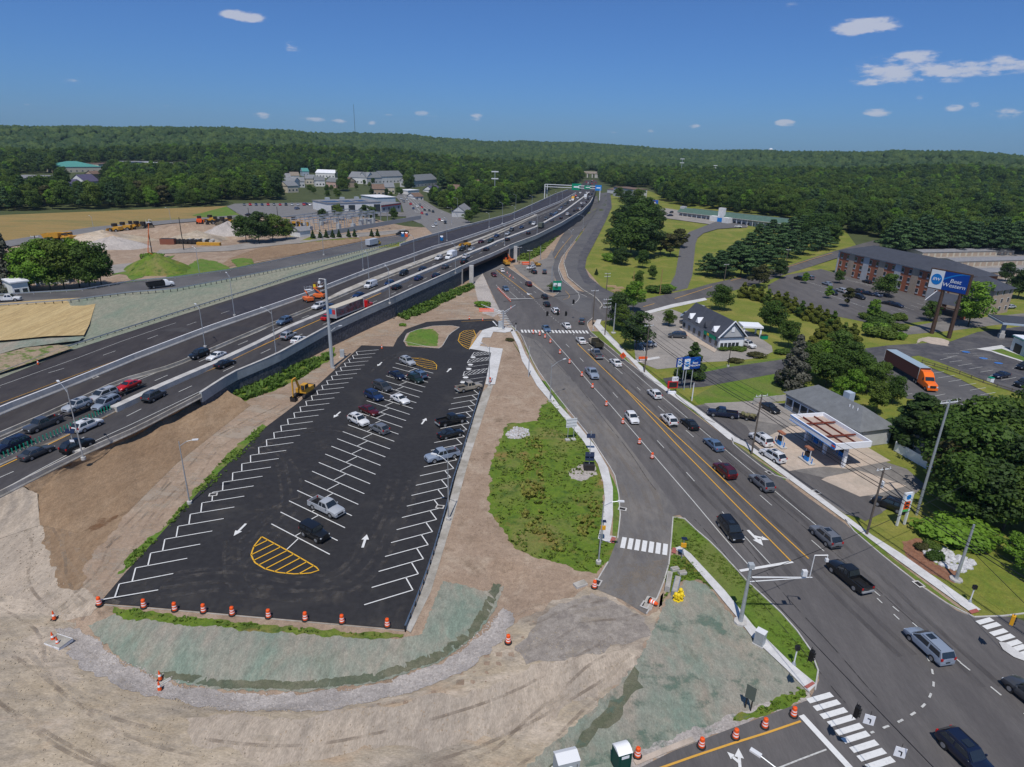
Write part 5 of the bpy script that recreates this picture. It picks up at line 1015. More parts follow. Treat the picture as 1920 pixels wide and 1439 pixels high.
def semi(label,p,hd,paint,box_m,roof_m,trailer_L=13.5,art=0,sleeper=True,boxdecor=None,cabL=6.5):
 t=thing('semi_truck',label,'truck',p,math.atan2(-hd[0],hd[1]))
 c=MB()
 secs=[hsec(3.2,1.0,1.45,.55,.05),hsec(3.0,1.12,1.7,.5,.06),hsec(1.5,1.2,1.95,.5,.06),hsec(1.2,1.22,2.0,.5,.05)];loftsec(c,secs)
 y1=-1.6 if sleeper else-.4
 C=[[(-1.2,1.3,.7),(-1.2,1.3,1.9),(-1.1,1.25,2.0),(1.1,1.25,2.0),(1.2,1.3,1.9),(1.2,1.3,.7)],[(-1.22,.75,.7),(-1.22,.75,2.0),(-1.08,.7,2.85),(1.08,.7,2.85),(1.22,.75,2.0),(1.22,.75,.7)],[(-1.24,-.2,.7),(-1.24,-.2,2.4),(-1.1,-.3,3.6 if sleeper else 3.0),(1.1,-.3,3.6 if sleeper else 3.0),(1.24,-.2,2.4),(1.24,-.2,.7)],[(-1.24,y1,.7),(-1.24,y1,2.4),(-1.12,y1,3.75 if sleeper else 3.0),(1.12,y1,3.75 if sleeper else 3.0),(1.24,y1,2.4),(1.24,y1,.7)]]
 loftsec(c,C);c.box(-1.15,1.15,3.1,3.35,.4,.85)
 cb=c.build('cab',paint,t,smooth=True,ang=30)
 g_=MB();g_.add([(-1.0,1.36,2.03),(1.0,1.36,2.03),(.95,.8,2.8),(-.95,.8,2.8)],[(0,1,2,3)]);g_.build('windshield',glass,cb)
 for s_ in(-1,1):
  g_=MB();q=[(s_*1.25,1.1,2.0),(s_*1.25,.35,2.0),(s_*1.2,.35,2.6),(s_*1.2,.75,2.6)];g_.add(q if s_>0 else q[::-1],[(0,3,2,1)]);g_.build('side_window',glass,cb)
  h=MB();h.box(*sorted((s_*.75,s_*1.08)),3.02,3.26,1.05,1.35);h.build('headlight',lampm,cb)
 g_=MB();g_.box(-.6,.6,3.12,3.3,.9,1.5);g_.build('grille',dkmetal,cb)
 ch_=MB();ch_.box(-.45,.45,-3.4,1.5,.7,.95);ch_.box(*(-1.2,1.2),-.2,.9,.35,.7);ch_.build('chassis',dkmetal,t)
 wheels(t,(-1.05,1.05),(2.3,-2.1,-3.2))
 tr=MB();tr.box(-1.3,1.3,-2.0-trailer_L,-2.0,1.25,4.05);R=Matrix.Rotation(art,4,'Z');piv=Vector((0,-2.6,0))
 def rot(mb):mb.v=[tuple(piv+R@(Vector(v)-piv))for v in mb.v];return mb
 tb=rot(tr).build('trailer',box_m,t)
 rf=MB();rf.box(-1.28,1.28,-1.98-trailer_L,-2.02,4.052,4.08);rot(rf).build('trailer_roof',roof_m,tb)
 fr=MB()
 for y in(-2.0,-2.0-trailer_L):
  for x in(-1.3,1.3):fr.box(x-.03 if x<0 else x-.03,x+.03,y-.06,y+.06,1.25,4.05)
 rot(fr).build('corner_post',alum,tb)
 sk_=MB();sk_.box(-1.2,1.2,-1.6-trailer_L,-3,1.0,1.24);sk_.box(-1.0,1.0,-1.9-trailer_L,-1.95-trailer_L+.05,.5,.6);rot(sk_).build('underframe',dkmetal,tb)
 for x in(-1.05,1.05):
  for y in(-.6-trailer_L,.6-trailer_L):
   q=piv+R@(Vector((x,y,.5))-piv);w_=MB();w_.tube((-.14,0,0),(.14,0,0),.5,n=14);w_.build('wheel',rubber,tb,loc=q,rz=art,smooth=True)
 if boxdecor:boxdecor(tb,rot)
 return t
def art_decor(tb,rot):
 cols=[mat('mural_dark',(.04,.03,.035),.5,c2=(.17,.035,.05),scale=1.1,c3=(.14,.14,.18),s3=.8,contrast=(.45,.55)),mat('mural_blue',(.02,.20,.50),.5),mat('mural_red',(.5,.04,.05),.5)]
 for s_ in(1,-1):
  q=MB();x=s_*1.305;
  q.add([(x,-15.2,1.7),(x,-2.2,1.6),(x,-2.2,4.0),(x,-9,3.9),(x,-12,3.2),(x,-15.2,3.7)],[(0,1,2,3,4,5)if s_>0 else(5,4,3,2,1,0)]);rot(q).build('mural',cols[0],tb)
 q=MB();q.add([(-1.0,-15.515,2.3),(-1.0,-15.515,3.7),(.1,-15.515,3.7),(.1,-15.515,2.3)],[(0,1,2,3)]);rot(q).build('door_panel',cols[1],tb)
 q=MB();q.add([(.15,-15.515,2.3),(.15,-15.515,3.6),(1.1,-15.515,3.5),(1.1,-15.515,2.3)],[(0,1,2,3)]);rot(q).build('door_panel',cols[2],tb)
redp=mat('truck_red',(.55,.01,.012),.35,coat=.4);orp=mat('truck_orange',(.85,.16,.008),.35,coat=.4);whp=mat('truck_white',(.75,.76,.78),.4,coat=.3)
d=hdir(665,580,True);p=PH(663,590);semi('red cab truck pulling a pale trailer painted with a dark mural',Vector((p.x,p.y,p.z+.07))+Vector((d.x,d.y,0))*5.5,d,redp,mat('trailer_grey',(.30,.29,.30),.6),mat('trailer_roof_cream',(.52,.47,.38),.6),13.5,0,False,art_decor)
p=PG(1738,730);q=PG(1780,758);q0=PG(1672,690)
def brown_decor(tb,rot):
 q=MB();
 for k,(y0,y1)in enumerate(((-6.2,-5.9),(-5.5,-5.2),(-4.9,-4.6),(-4.3,-4.0))):q.box(-1.33,-1.302,y0,y1,2.3,3.5)
 rot(q).build('lettering',refl,tb)
dd=(V2(PG(1748,735))-V2(PG(1700,700))).normalized()
semi('orange cab truck with a maroon trailer parked across the right hand lot',Vector((p.x,p.y,.1))-Vector((dd.x,dd.y,0))*1.0,dd,orp,mat('trailer_maroon',(.13,.045,.04),.5),mat('trailer_roof_blue',(.30,.38,.45),.5),14.5,.12,True,brown_decor)
def boxtruck(label,p,hd,box_m,cab_c,L=5.0,h=3.2,name='box_truck'):
 t=thing(name,label,'truck',p,math.atan2(-hd[0],hd[1]));c=MB()
 loftsec(c,[hsec(3.6,.95,1.1,.45),hsec(3.4,1.0,1.3,.45),hsec(2.4,1.05,1.5,.45),hsec(1.2,1.05,1.5,.45)])
 loftsec(c,[[(-1.0,2.7,1.4),(-1.0,2.7,1.45),(1.0,2.7,1.45),(1.0,2.7,1.4)],[(-1.0,2.2,1.4),(-.9,2.2,2.2),(.9,2.2,2.2),(1.0,2.2,1.4)],[(-1.0,1.2,1.4),(-.9,1.2,2.25),(.9,1.2,2.25),(1.0,1.2,1.4)]])
 cb=c.build('cab',cab_c,t,smooth=True,ang=30);g_=MB();g_.add([(-.85,2.7,1.5),(.85,2.7,1.5),(.8,2.28,2.15),(-.8,2.28,2.15)],[(0,1,2,3)]);g_.build('windshield',glass,cb)
 for s_ in(-1,1):
  h_=MB();h_.box(*sorted((s_*.6,s_*.9)),3.45,3.63,.8,1.0);h_.build('headlight',lampm,cb);g_=MB();g_.box(*sorted((s_*.97,s_*1.01)),1.4,2.3,1.5,2.0);g_.build('side_window',glass,cb)
 b=MB();b.box(-1.2,1.2,-L+1,1.1,.85,h);b.build('cargo_box',box_m,t);u_=MB();u_.box(-.9,.9,-L+1.2,3.0,.5,.84);u_.build('chassis',dkmetal,t)
 wheels(t,(-.95,.95),(2.7,-L+2.4),.42);return t
d=hdir(844,480,False);p=PH(845,486);boxtruck('white box truck on the oncoming highway lanes',Vector((p.x,p.y,p.z+.07)),d,whp,whp)
p=PS(703,461,zr);boxtruck('grey box truck with yellow rear parked on the ramp road',Vector((p.x,p.y,p.z+.1)),V2(PS(720,457,zr))-V2(PS(690,463,zr)),mat('box_grey',(.42,.45,.5),.5),mat('cab_yellow',(.5,.33,.04),.5),6.5)
def flatbed(label,p,hd,cabc,bedm,h=1.6,L=5):
 t=thing('flatbed_truck',label,'truck',p,math.atan2(-hd[0],hd[1]));c=MB()
 loftsec(c,[hsec(3.2,.95,1.15,.45),hsec(3.0,1.0,1.35,.45),hsec(1.9,1.02,1.45,.45),hsec(.6,1.02,1.45,.45)])
 loftsec(c,[[(-1.0,2.0,1.35),(-1.0,2.0,1.4),(1.0,2.0,1.4),(1.0,2.0,1.35)],[(-1.0,1.5,1.35),(-.85,1.5,2.1),(.85,1.5,2.1),(1.0,1.5,1.35)],[(-1.0,.6,1.35),(-.85,.6,2.1),(.85,.6,2.1),(1.0,.6,1.35)]])
 cb=c.build('cab',cabc,t,smooth=True,ang=30);g_=MB();g_.add([(-.9,2.02,1.45),(.9,2.02,1.45),(.78,1.56,2.05),(-.78,1.56,2.05)],[(0,1,2,3)]);g_.build('windshield',glass,cb)
 b=MB();b.box(-1.1,1.1,-L+1,.4,.9,1.02);b.box(-1.1,-1.03,-L+1,.4,1.02,h);b.box(1.03,1.1,-L+1,.4,1.02,h);b.box(-1.03,1.03,-L+1,-L+1.07,1.02,h);b.box(-1.03,1.03,.33,.4,1.02,h+.3);b.build('bed',bedm,t)
 u_=MB();u_.box(-.9,.9,-L+1.2,2.8,.5,.89);u_.build('chassis',dkmetal,t);wheels(t,(-.95,.95),(2.3,-L+2.4),.42);return t
p=PG(1116,650);flatbed('dark stake bed truck with a pale cab at the far crosswalk',Vector((p.x,p.y,.1)),V2(PG(1085,622))-V2(PG(1118,652)),mat('cab_cream',(.5,.42,.3),.4),mat('bed_dark',(.05,.045,.03),.8),2.0,4.6)
p=PS(305,539,zr);flatbed('white cab truck with a black stake bed on the ramp road',Vector((p.x,p.y,p.z+.1)),V2(PS(330,536,zr))-V2(PS(290,541,zr)),whp,black,1.9,5.2)
p=PG(948,497);flatbed('dark work truck with orange rear beside the bridge abutment',Vector((p.x,p.y,.1)),V2(PG(930,483))-V2(PG(965,508)),mat('cab_dark',(.05,.03,.03),.5),yel_mach,1.9,5.4)
p=PG(1012,424);
d=hdir(1015,424,True);p=PH(1015,428);boxtruck('dark box truck with pale roof among the queue past the bridge',Vector((p.x,p.y,p.z+.07)),d,mat('box_olive',(.10,.11,.09),.6),mat('cab_dk',(.03,.03,.03),.5))
d=hdir(1074,374,False);p=PH(1074,377);boxtruck('yellow box truck far up the oncoming lanes',Vector((p.x,p.y,p.z+.07)),d,mat('box_yellow',(.75,.40,.03),.5),whp,6,3.6)
d=hdir(1099,368,True);p=PH(1098,372);boxtruck('white box truck far up the near lanes',Vector((p.x,p.y,p.z+.07)),d,whp,whp,6,3.6)
p=PG(752,442);q=PG(775,441);flatbed('black dump truck standing beside the blue portable toilets',Vector((p.x,p.y,p.z+.2)),V2(PG(735,443))-V2(PG(755,442)),black,dkmetal,2.3,6)
d=hdir(78,793,False);p=PH(80,795,.75);dz=Vector((d.x,d.y,0));base=Vector((p.x,p.y,p.z-.68));place_vehicle('pickup',base,d,'dgrey','dark grey dually pickup with white rear wings pulling the car hauler')
t=thing('car_hauler_trailer','long black car hauler trailer carrying three cars on the highway','trailer',base-dz*3.2,math.atan2(-d.x,d.y));q=MB()
Lt_=17.5
q.box(-1.1,-.75,-Lt_,-.8,.75,.9);q.box(.75,1.1,-Lt_,-.8,.75,.9)
for k in range(12):q.box(-.75,.75,-Lt_+k*1.4,-Lt_+k*1.4+.12,.78,.86)
q.build('deck',dkmetal,t);q=MB();q.tube((0,-.8,.8),(0,.8,1.0),.08);q.tube((-.7,-.8,.8),(0,.8,1.0),.06);q.tube((.7,-.8,.8),(0,.8,1.0),.06);q.build('drawbar',dkmetal,t);wheels(t,(-1.0,1.0),(-10.5,-11.4,-12.3),.38,.22)
for k,(kd,cc,dist,lb)in enumerate((('suv','silver',6.6,'silver sport utility vehicle carried first on the car hauler'),('minivan','silver',12.0,'silver minivan carried second on the car hauler'),('sedan','red',17.6,'red sedan carried last on the car hauler'))):place_vehicle(kd,base-dz*dist+Vector((0,0,.88)),d,cc,lb)
p=PG(1398,786);q=PG(1330,772);d=(V2(q)-V2(p)).normalized();t=thing('utility_trailer','open black utility trailer on the forecourt behind the navy pickup','trailer',(p.x,p.y,.1),math.atan2(-d.x,d.y));f=MB()
for x in(-.9,.9):f.box(x-.03,x+.03,-2,1.8,.5,.58);f.box(x-.03,x+.03,-2,1.8,.95,1.0);[f.box(x-.03,x+.03,y-.03,y+.03,.58,.95)for y in(-2,-1,0,1,1.8)]
f.box(-.9,.9,-2,1.8,.45,.5);f.build('bed_frame',dkmetal,t);f=MB();f.box(-.9,.9,-2.08,-2.02,.5,1.7);f.build('ramp_gate',dkmetal,t);f=MB();f.tube((0,1.8,.5),(0,3.0,.5),.05);f.build('drawbar',dkmetal,t);wheels(t,(-1.0,1.0),(-.3,),.33,.2)
f=MB();[f.ico(((rnd()-.5)*1.3,(rnd()-.5)*3-.2,.75+rnd()*.3),.22+rnd()*.2,sub=1,jit=.5)for _ in range(22)]
tag(f.build('brush_pile',mat('cut_brush',(.10,.12,.05),.95,c2=(.22,.18,.1),scale=4),loc=(p.x,p.y,.1),rz=math.atan2(-d.x,d.y)),'heap of cut branches lying in the utility trailer','brush pile')
# ---------- beyond the highway and in the distance
D('dry_field',[(-120,470),(0,455),(220,430),(420,408),(432,398),(425,387),(200,396),(0,404),(-140,412)],field,1)
D('construction_yard',[(-80,480),(0,468),(180,440),(300,424),(452,410),(520,412),(700,412),(745,425),(752,440),(700,448),(560,478),(430,505),(330,519),(240,528),(150,545),(0,553),(-80,560)],dirt,2)
D('graded_strip',[(405,507),(560,478),(700,448),(745,440),(700,438),(600,452),(480,468),(430,486)],dirt_brown,4)
D('haul_road',[(430,472),(560,458),(640,448),(760,436),(760,430),(640,440),(540,446),(430,462),(300,470),(290,478)],asph_pale,5)
D('site_road',[(-60,460),(0,455),(88,440),(175,427),(287,416),(360,411),(480,402),(665,401),(760,401),(760,407),(665,408),(480,408),(360,417),(322,420),(287,424),(175,438),(88,452),(0,467),(-60,475)],asph_far,6)
D('green_patch',[(312,522),(345,503),(375,487),(405,492),(438,508),(380,516)],grass_br,5,.5);D('green_patch',[(432,490),(450,486),(472,487),(476,497),(470,504),(447,507)],grass_br,5,.5)
D('green_patch',[(200,520),(240,505),(280,492),(330,480),(300,500),(255,528),(225,515)],grass_br,4,1);D('green_patch',[(540,445),(565,432),(600,450),(690,447),(560,458)],grass_dry,4,.8);D('green_patch',[(360,405),(425,388),(440,398),(450,405),(400,410)],grass_br,3)
D('garage_lot',[(425,388),(440,383),(586,381),(604,392),(608,402),(500,404),(452,405)],asph_far,7);D('garage_forecourt',[(608,402),(614,398),(718,397),(770,400),(765,404),(640,406)],asph_old,8)
D('cross_road',[(742,371),(750,362),(764,366),(800,379),(835,397),(882,416),(862,423),(806,434),(790,420),(762,410),(756,396),(752,382)],asph_far,9)
D('pale_pad',[(195,500),(270,492),(285,500),(260,506),(210,515)],asph_pale,4)
wl=Paint('cross_road_marking',pwhite2,13);wl.line(L_([(778,399),(832,398)]),.8);[wl.line(L_([(757+5*i,368+i),(779+9*i,398)]),.3)for i in range(6)];wl.done()
def heap(name,label,u,v,r,h,mt,sq=1.0,seed_=0):
 p=PG(u,v);mb=MB();n=26;rings=7;rs=random.Random(seed_)
 ph=[rs.random()*6 for _ in range(4)]
 for j in range(rings+1):
  k=j/rings
  for i in range(n):
   a=2*math.pi*i/n;rr=r*k*(1+.15*math.sin(2*a+ph[0])+.08*math.sin(5*a+ph[1]));z=h*(1-k)**.8*(1+.12*math.sin(3*a+ph[2]))if j<rings else-.3
   mb.v.append((rr*math.cos(a),rr*math.sin(a)*sq,z))
 for j in range(rings):
  for i in range(n):mb.f.append((j*n+i,(j+1)*n+i,(j+1)*n+(i+1)%n,j*n+(i+1)%n));mb.m.append(0)
 return tag(mb.build(name,mt,smooth=True,ang=180,loc=p),label,name.split('_')[-1])
heap('gravel_pile','grey gravel cone behind the big left tree group',216,465,13,4.5,gravel,.7,1);heap('gravel_pile','light grey stone pile beside the round bushes of the yard',430,443,17,6.5,gravel,.7,2)
heap('earth_pile','long brown earth pile in the middle of the construction yard',350,441,32,5,dirt,.6,3);heap('earth_pile','low grey brown pile behind the gravel cone',195,450,20,4,dirt_grey,.6,4);heap('earth_mound','weedy green mound beside the orange lift',297,508,13,5.5,meadow,.8,5)
heap('earth_pile','small earth heap beside the pipe rack',372,450,16,4,dirt_grey,.6,6)
W_={k:mat('wall_'+k,c,.85,c2=tuple(x*.85 for x in c),scale=.5)for k,c in dict(white=(.70,.70,.70),cream=(.55,.50,.40),grey=(.36,.37,.38),brick=(.37,.125,.065),pink=(.52,.36,.30),tan=(.42,.33,.25),blue=(.40,.47,.55),lgrey=(.50,.51,.52)).items()}
Rf={k:mat('roof_'+k,c,.8,c2=tuple(x*.8 for x in c),scale=.6,bump=.2,bscale=4)for k,c in dict(dark=(.060,.066,.085),grey=(.21,.22,.235),lgrey=(.24,.24,.255),green=(.085,.15,.125),tan=(.25,.21,.17),purple=(.10,.09,.16),white=(.75,.76,.80),teal=(.08,.28,.25),slate=(.17,.18,.19),brown=(.18,.12,.09)).items()}
def building(name,label,cat,A,B,depth,H,wall,roof,kind='gable',rh=2.5,over=.4,win=None,z=None,group=None,wm=None,door=None,floors=1,ridge='long'):
 "front wall from A to B (world xy), body going away on the left of A->B"
 A,B=V2(A),V2(B);d=B-A;L=d.length;z0=z if z is not None else min(G(A.x,A.y),G(B.x,B.y))
 t=thing(name,label,cat,(A.x,A.y,z0),math.atan2(d.y,d.x),group);m=MB();m.box(0,L,0,depth,-1.5,H);w_=m.build('wall',wall,t)
 r=MB();o=over
 if kind=='flat':
  r.box(-o,L+o,-o,depth+o,H+.001,H+.35);
 elif kind=='gable':
  if ridge=='long':r.add([(-o,-o,H),(L+o,-o,H),(L+o,depth+o,H),(-o,depth+o,H),(-o,depth/2,H+rh),(L+o,depth/2,H+rh)],[(0,1,5,4),(2,3,4,5),(3,2,1,0)]);w2=MB();w2.add([(.02,0,H),(.02,depth,H),(.02,depth/2,H+rh*.93),(L-.02,0,H),(L-.02,depth,H),(L-.02,depth/2,H+rh*.93)],[(0,2,1),(3,4,5)]);w2.build('gable',wall,t)
  else:r.add([(-o,-o,H),(L+o,-o,H),(L+o,depth+o,H),(-o,depth+o,H),(L/2,-o,H+rh),(L/2,depth+o,H+rh)],[(0,4,5,3),(1,2,5,4),(3,2,1,0)]);w2=MB();w2.add([(0,.02,H),(L,.02,H),(L/2,.02,H+rh*.93),(0,depth-.02,H),(L,depth-.02,H),(L/2,depth-.02,H+rh*.93)],[(0,1,2),(4,3,5)]);w2.build('gable',wall,t)
 elif kind=='hip':
  e=min(L,depth)/2
  if L>=depth:r.add([(-o,-o,H),(L+o,-o,H),(L+o,depth+o,H),(-o,depth+o,H),(e,depth/2,H+rh),(L-e,depth/2,H+rh)],[(0,1,5,4),(1,2,5),(2,3,4,5),(3,0,4),(3,2,1,0)])
  else:r.add([(-o,-o,H),(L+o,-o,H),(L+o,depth+o,H),(-o,depth+o,H),(L/2,e,H+rh),(L/2,depth-e,H+rh)],[(0,1,4),(1,2,5,4),(2,3,5),(3,0,4,5),(3,2,1,0)])
 r.build('roof',roof,t)
 if win:
  nx,ww,wh,sill=win
  for fl in range(floors):
   for i in range(nx):
    x=L*(i+.5)/nx;zz=sill+fl*(H/floors);q=MB();q.box(x-ww/2-.08,x+ww/2+.08,-.05,-.002,zz-.08,zz+wh+.08);f=q.build('window',wm or swhite,t);q=MB();q.box(x-ww/2,x+ww/2,-.075,-.051,zz,zz+wh);q.build('pane',glass_b,f)
 if door:
  q=MB();q.box(door-.6,door+.6,-.09,-.003,0,2.2);q.build('door',dkmetal,t)
 return t,L,d.normalized()
def bpx(name,label,cat,a,b,depth,H,wall,roof,kind='gable',rh=2.5,**k):return building(name,label,cat,PG(*a),PG(*b),depth,H,wall,roof,kind,rh,**k)
t,L,d_=bpx('garage_building','long white garage with five dark bays and a flat roof beyond the substation','building',(615,400),(715,399),27,7.2,W_['white'],Rf['lgrey'],'flat')
for a,b in((.065,.135),(.21,.30),(.38,.50),(.63,.70),(.86,.985)):
 q=MB();q.box(L*a,L*b,-.12,-.01,.6,5.8);q.build('garage_door',glass_b,t)
for a,b in((.02,.30),(.36,.55),(.62,.80)):q=MB();q.box(L*a,L*b,4,15,7.56,7.7);q.build('solar_array',mat('roof_panel',(.03,.05,.09),.3),t)
for k in range(3):q=MB();q.box(L*(.2+.28*k),L*(.2+.28*k)+2.5,21,24,7.56,9.3);q.build('rooftop_unit',steel_p,t)
t,L,d_=bpx('office_block','grey block with a red stripe attached to the white garage','building',(715.5,399),(752,399),14,6.8,W_['grey'],Rf['lgrey'],'flat',win=(4,1.6,1.4,3.4),wm=dkmetal)
q=MB();q.box(-.1,L+.1,-.15,-.01,5.9,6.6);q.build('stripe',sred,t)
bpx('commercial_building','pale blue low building right behind the white garage','building',(706,384),(742,385),26,6,W_['blue'],Rf['white'],'flat')
bpx('shed','small white shed with a blue grey roof by the substation trees','shed',(563,446),(583,444),7,3.2,W_['white'],Rf['lgrey'],'gable',1.8)
bpx('white_building','white building behind the big trees at the left edge','building',(28,561),(58,557),9,4.5,W_['white'],Rf['white'],'flat',win=(2,1.2,1.2,1.5));bpx('white_building','low white building glimpsed through the middle of the left tree group','building',(70,538),(130,532),10,4.0,W_['white'],Rf['white'],'flat')
FB=[('school_building','long red banded school wing left of the green roof',(36,349),(110,341),30,6,'pink','lgrey','flat',0),('school_building','building with a long teal roof in the trees',(106,325),(192,322),40,7,'cream','teal','hip',6),('school_building','pale long school wing right of the teal roof',(186,317),(232,314),30,6,'cream','brown','flat',0),('school_building','school hall with a blue grey roof',(232,316),(288,314),36,8,'blue','lgrey','flat',0),('school_building','cream school block right of the hall',(292,318),(325,316),26,8,'cream','white','flat',0),('school_building','flat tan block at the right end of the school',(325,317),(354,318),22,6,'tan','brown','flat',0),('house','house with a purple roof and white gable in the left trees',(162,352),(189,350),16,5,'white','purple','gable',6),('house','low grey roofed house left of the purple one',(130,356),(158,354),12,4,'white','purple','gable',4),('house','white house at the far left edge behind trees',(8,352),(26,350),16,5,'pink','tan','gable',4),('house','tiny pale house between trees right of the school',(368,322),(384,324),10,5,'white','grey','gable',3),('house','orange brick house front under the school block',(176,338),(192,337),10,6,'tan','brown','gable',3)]
HS=[((531,343),(546,343),'blue','lgrey'),((546,340),(562,340),'white','tan'),((530,352),(552,353),'white','grey'),((554,352),(572,352),'lgrey','grey'),((574,346),(592,346),'cream','grey'),((592,350),(610,350),'white','slate'),((612,352),(630,353),'pink','slate'),((540,362),(560,361),'cream','grey'),((592,333),(628,335),'white','white'),((568,331),(580,331),'blue','teal'),((634,350),(650,352),'tan','brown'),((700,368),(722,368),'tan','brown'),((722,364),(740,364),'cream','grey')]
for i,(a,b,c_,r_)in enumerate(HS):FB.append(('house','%s walled house with a %s roof, %s from the left in the far settlement'%(c_,r_,ords[i]if i<12 else 'thirteenth'),a,b,12,6,c_,r_,'gable',4))
FB+=[('townhouse_row','left row of grey roofed townhouses with a white gable end',(654,344),(688,346),16,7,'white','grey','gable',6),('townhouse_row','middle row of grey roofed townhouses',(688,346),(716,345),16,7,'lgrey','slate','gable',6),('townhouse_row','townhouse row with white dormers above the cross road',(716,345),(756,343),16,8,'white','slate','gable',6),('townhouse_row','right row of grey townhouses sloping to the trees',(774,352),(820,348),16,7,'lgrey','slate','gable',6),('shop','white shop by the bend of the cross road',(765,366),(786,367),12,5,'white','white','flat',0),('shop','small shop with a bright red end by the cross road',(778,375),(794,377),10,4,'white','brown','gable',3),('house','dark blue roofed house right of the cross road',(812,364),(828,365),12,5,'white','purple','gable',4),('house','cream house with a long roof in the trees right of the cross road',(838,362),(864,364),14,5,'cream','brown','gable',4),('house','grey house with a blue grey roof above the bridge parapet',(872,408),(882,401),10,4,'lgrey','lgrey','gable',4),('house','tall narrow pink house in the trees above the highway',(893,361),(899,361),10,10,'pink','brown','gable',3),('warehouse','brown flat roofed warehouse right of the sign gantry',(1185,374),(1212,374),40,9,'lgrey','brown','flat',0),('warehouse','stone coloured arched roof building beside the brown warehouse',(1158,364),(1176,363),14,4,'lgrey','brown','hip',2.5)]
for(nm_,lb,a,b,dp,H,wl_,rf_,kd,rh_)in FB:bpx(nm_,lb,'building' if 'school' in nm_ or nm_=='warehouse' else('shop' if nm_=='shop' else 'house'),a,b,dp,H,W_[wl_],Rf[rf_],kd,rh_,win=(max(2,min(8,int(abs(b[0]-a[0])/6))),1.6,1.5,1.5))
t,L,d_=bpx('motel','long motel with green mansard roof and dark top at the edge of the wood','motel',(1274,405),(1488,436),14,5.6,W_['lgrey'],Rf['dark'],'hip',2.2,over=.2,win=(26,1.6,1.5,1.0),wm=dkmetal)
q=MB();q.add([(-1.2,-2.2,4.9),(L+1.2,-2.2,4.9),(L+.6,2.0,8.0),(-.6,2.0,8.0)],[(0,1,2,3)]);q.add([(-1.2,-2.2,4.88),(L+1.2,-2.2,4.88),(L+.6,2.0,7.98),(-.6,2.0,7.98)],[(3,2,1,0)]);q.box(-1.2,L+1.2,-2.3,-2.15,4.6,4.95,1);q.build('mansard_roof',[Rf['green'],conc],t)
for k in range(22):
 q=MB();q.box(L*k/22-.12,L*k/22+.12,-1.9,-1.66,0,4.6);q.build('veranda_post',swhite,t)
for a,b,y0,h,c_ in((.335,.40,-6,5.2,'white'),(.455,.51,-7,5.0,'white'),(.385,.43,-3,11,'white'),(-.01,.03,1,9,'lgrey')):q=MB();q.box(L*a,L*b,y0,.0 if y0<0 else y0+3,0 if y0<0 else 5.7,h);q.build('tower',W_[c_],t)
q=MB();q.box(L*.40,L*.455,-5.2,-5.0,.1,4.4);q.build('entrance',sblue2,t)
A=V2(PZ(1574,470,10.2));B=V2(PZ(1792,519,10.2));t,L,d_=building('hotel','three storey brick hotel with dark hip roof behind the parking lot','hotel',A,B,19,10.2,W_['brick'],Rf['dark'],'hip',3.6,over=.7)
nb=7;bay=L/nb
for k in range(nb+1):
 x=k*bay;q=MB();w_=1.6 if 0<k<nb else .9;q.box(max(-.05,x-w_),min(L+.05,x+w_),-.12,-.01,0,10.1);q.build('stucco_bay',W_['tan' if k%2 else 'lgrey'],t)
for k in range(nb):
 for fl in range(3):
  for s_ in(-1,1):
   x=(k+.5)*bay+s_*1.9;zz=1.2+fl*3.2;q=MB();q.box(x-.68,x+.68,-.1,-.01,zz-.6,zz+1.5);f=q.build('window',W_['lgrey'],t);q=MB();q.box(x-.6,x+.6,-.13,-.101,zz,zz+1.42);q.build('pane',glass_b,f)
q=MB();q.box(-.02,L+.02,-.16,-.13,9.75,10.15);q.build('fascia',W_['lgrey'],t)
t,L2,d2=building('hotel_wing','tan hotel wing behind the tall motel sign tree','hotel',V2(PG(1852,592)),V2(PG(1888,586)),14,8.6,W_['tan'],Rf['dark'],'hip',3.4,over=.7,win=(3,1.2,1.4,1.2),floors=3)
p=V2(PG(1738,585));q_=V2(PG(1790,597));t,L3,d3=building('hotel_entrance_canopy','brick entrance canopy with gable in front of the hotel','canopy',p+(q_-p)*0,p+(q_-p).normalized()*12,9,.01,W_['brick'],Rf['dark'],'flat')
for o_ in list(CH_[t.name]):bpy.data.objects.remove(o_)
CH_[t.name]=[]
for x in(0,11):
 for y in(0,8):q=MB();q.box(x,x+1,y,y+1,0,4);q.build('pier',W_['brick'],t)
q=MB();q.add([(-1,-1,4),(13,-1,4),(13,10,4),(-1,10,4),(-1,4.5,6.8),(13,4.5,6.8)],[(0,1,5,4),(2,3,4,5),(3,2,1,0)]);q.build('roof',Rf['dark'],t);q=MB();q.add([(-.98,-.9,4.02),(-.98,9.9,4.02),(-.98,4.5,6.7)],[(0,2,1)]);q.build('gable',W_['brick'],t);q=MB();q.tube((-1.05,-1.1,4.0),(-1.05,4.5,6.85),.1,n=4);q.tube((-1.05,10.1,4.0),(-1.05,4.5,6.85),.1,n=4);q.build('trim_board',swhite,t)
for i,(a,b,lb)in enumerate((((1728,484),(1900,479),'farthest storage row with brown doors behind the hotel'),((1790,502),(1960,496),'middle storage row with brown doors'),((1846,523),(2020,520),'nearest storage row at the right edge'))):
 t,L,_d=bpx('storage_units',lb,'storage building',a,b,10,2.9,W_['cream'],Rf['lgrey'],'gable',.8,over=.3)
 for k in range(15):q=MB();x=L*(k+.5)/15;q.box(x-1.4,x+1.4,-.09,-.01,.1,2.3);q.build('roller_door',W_['tan'],t)
a,b,c_=V2(PG(1345,657)),V2(PG(1393,655)),V2(PG(1300,617));dep=(c_-a).length
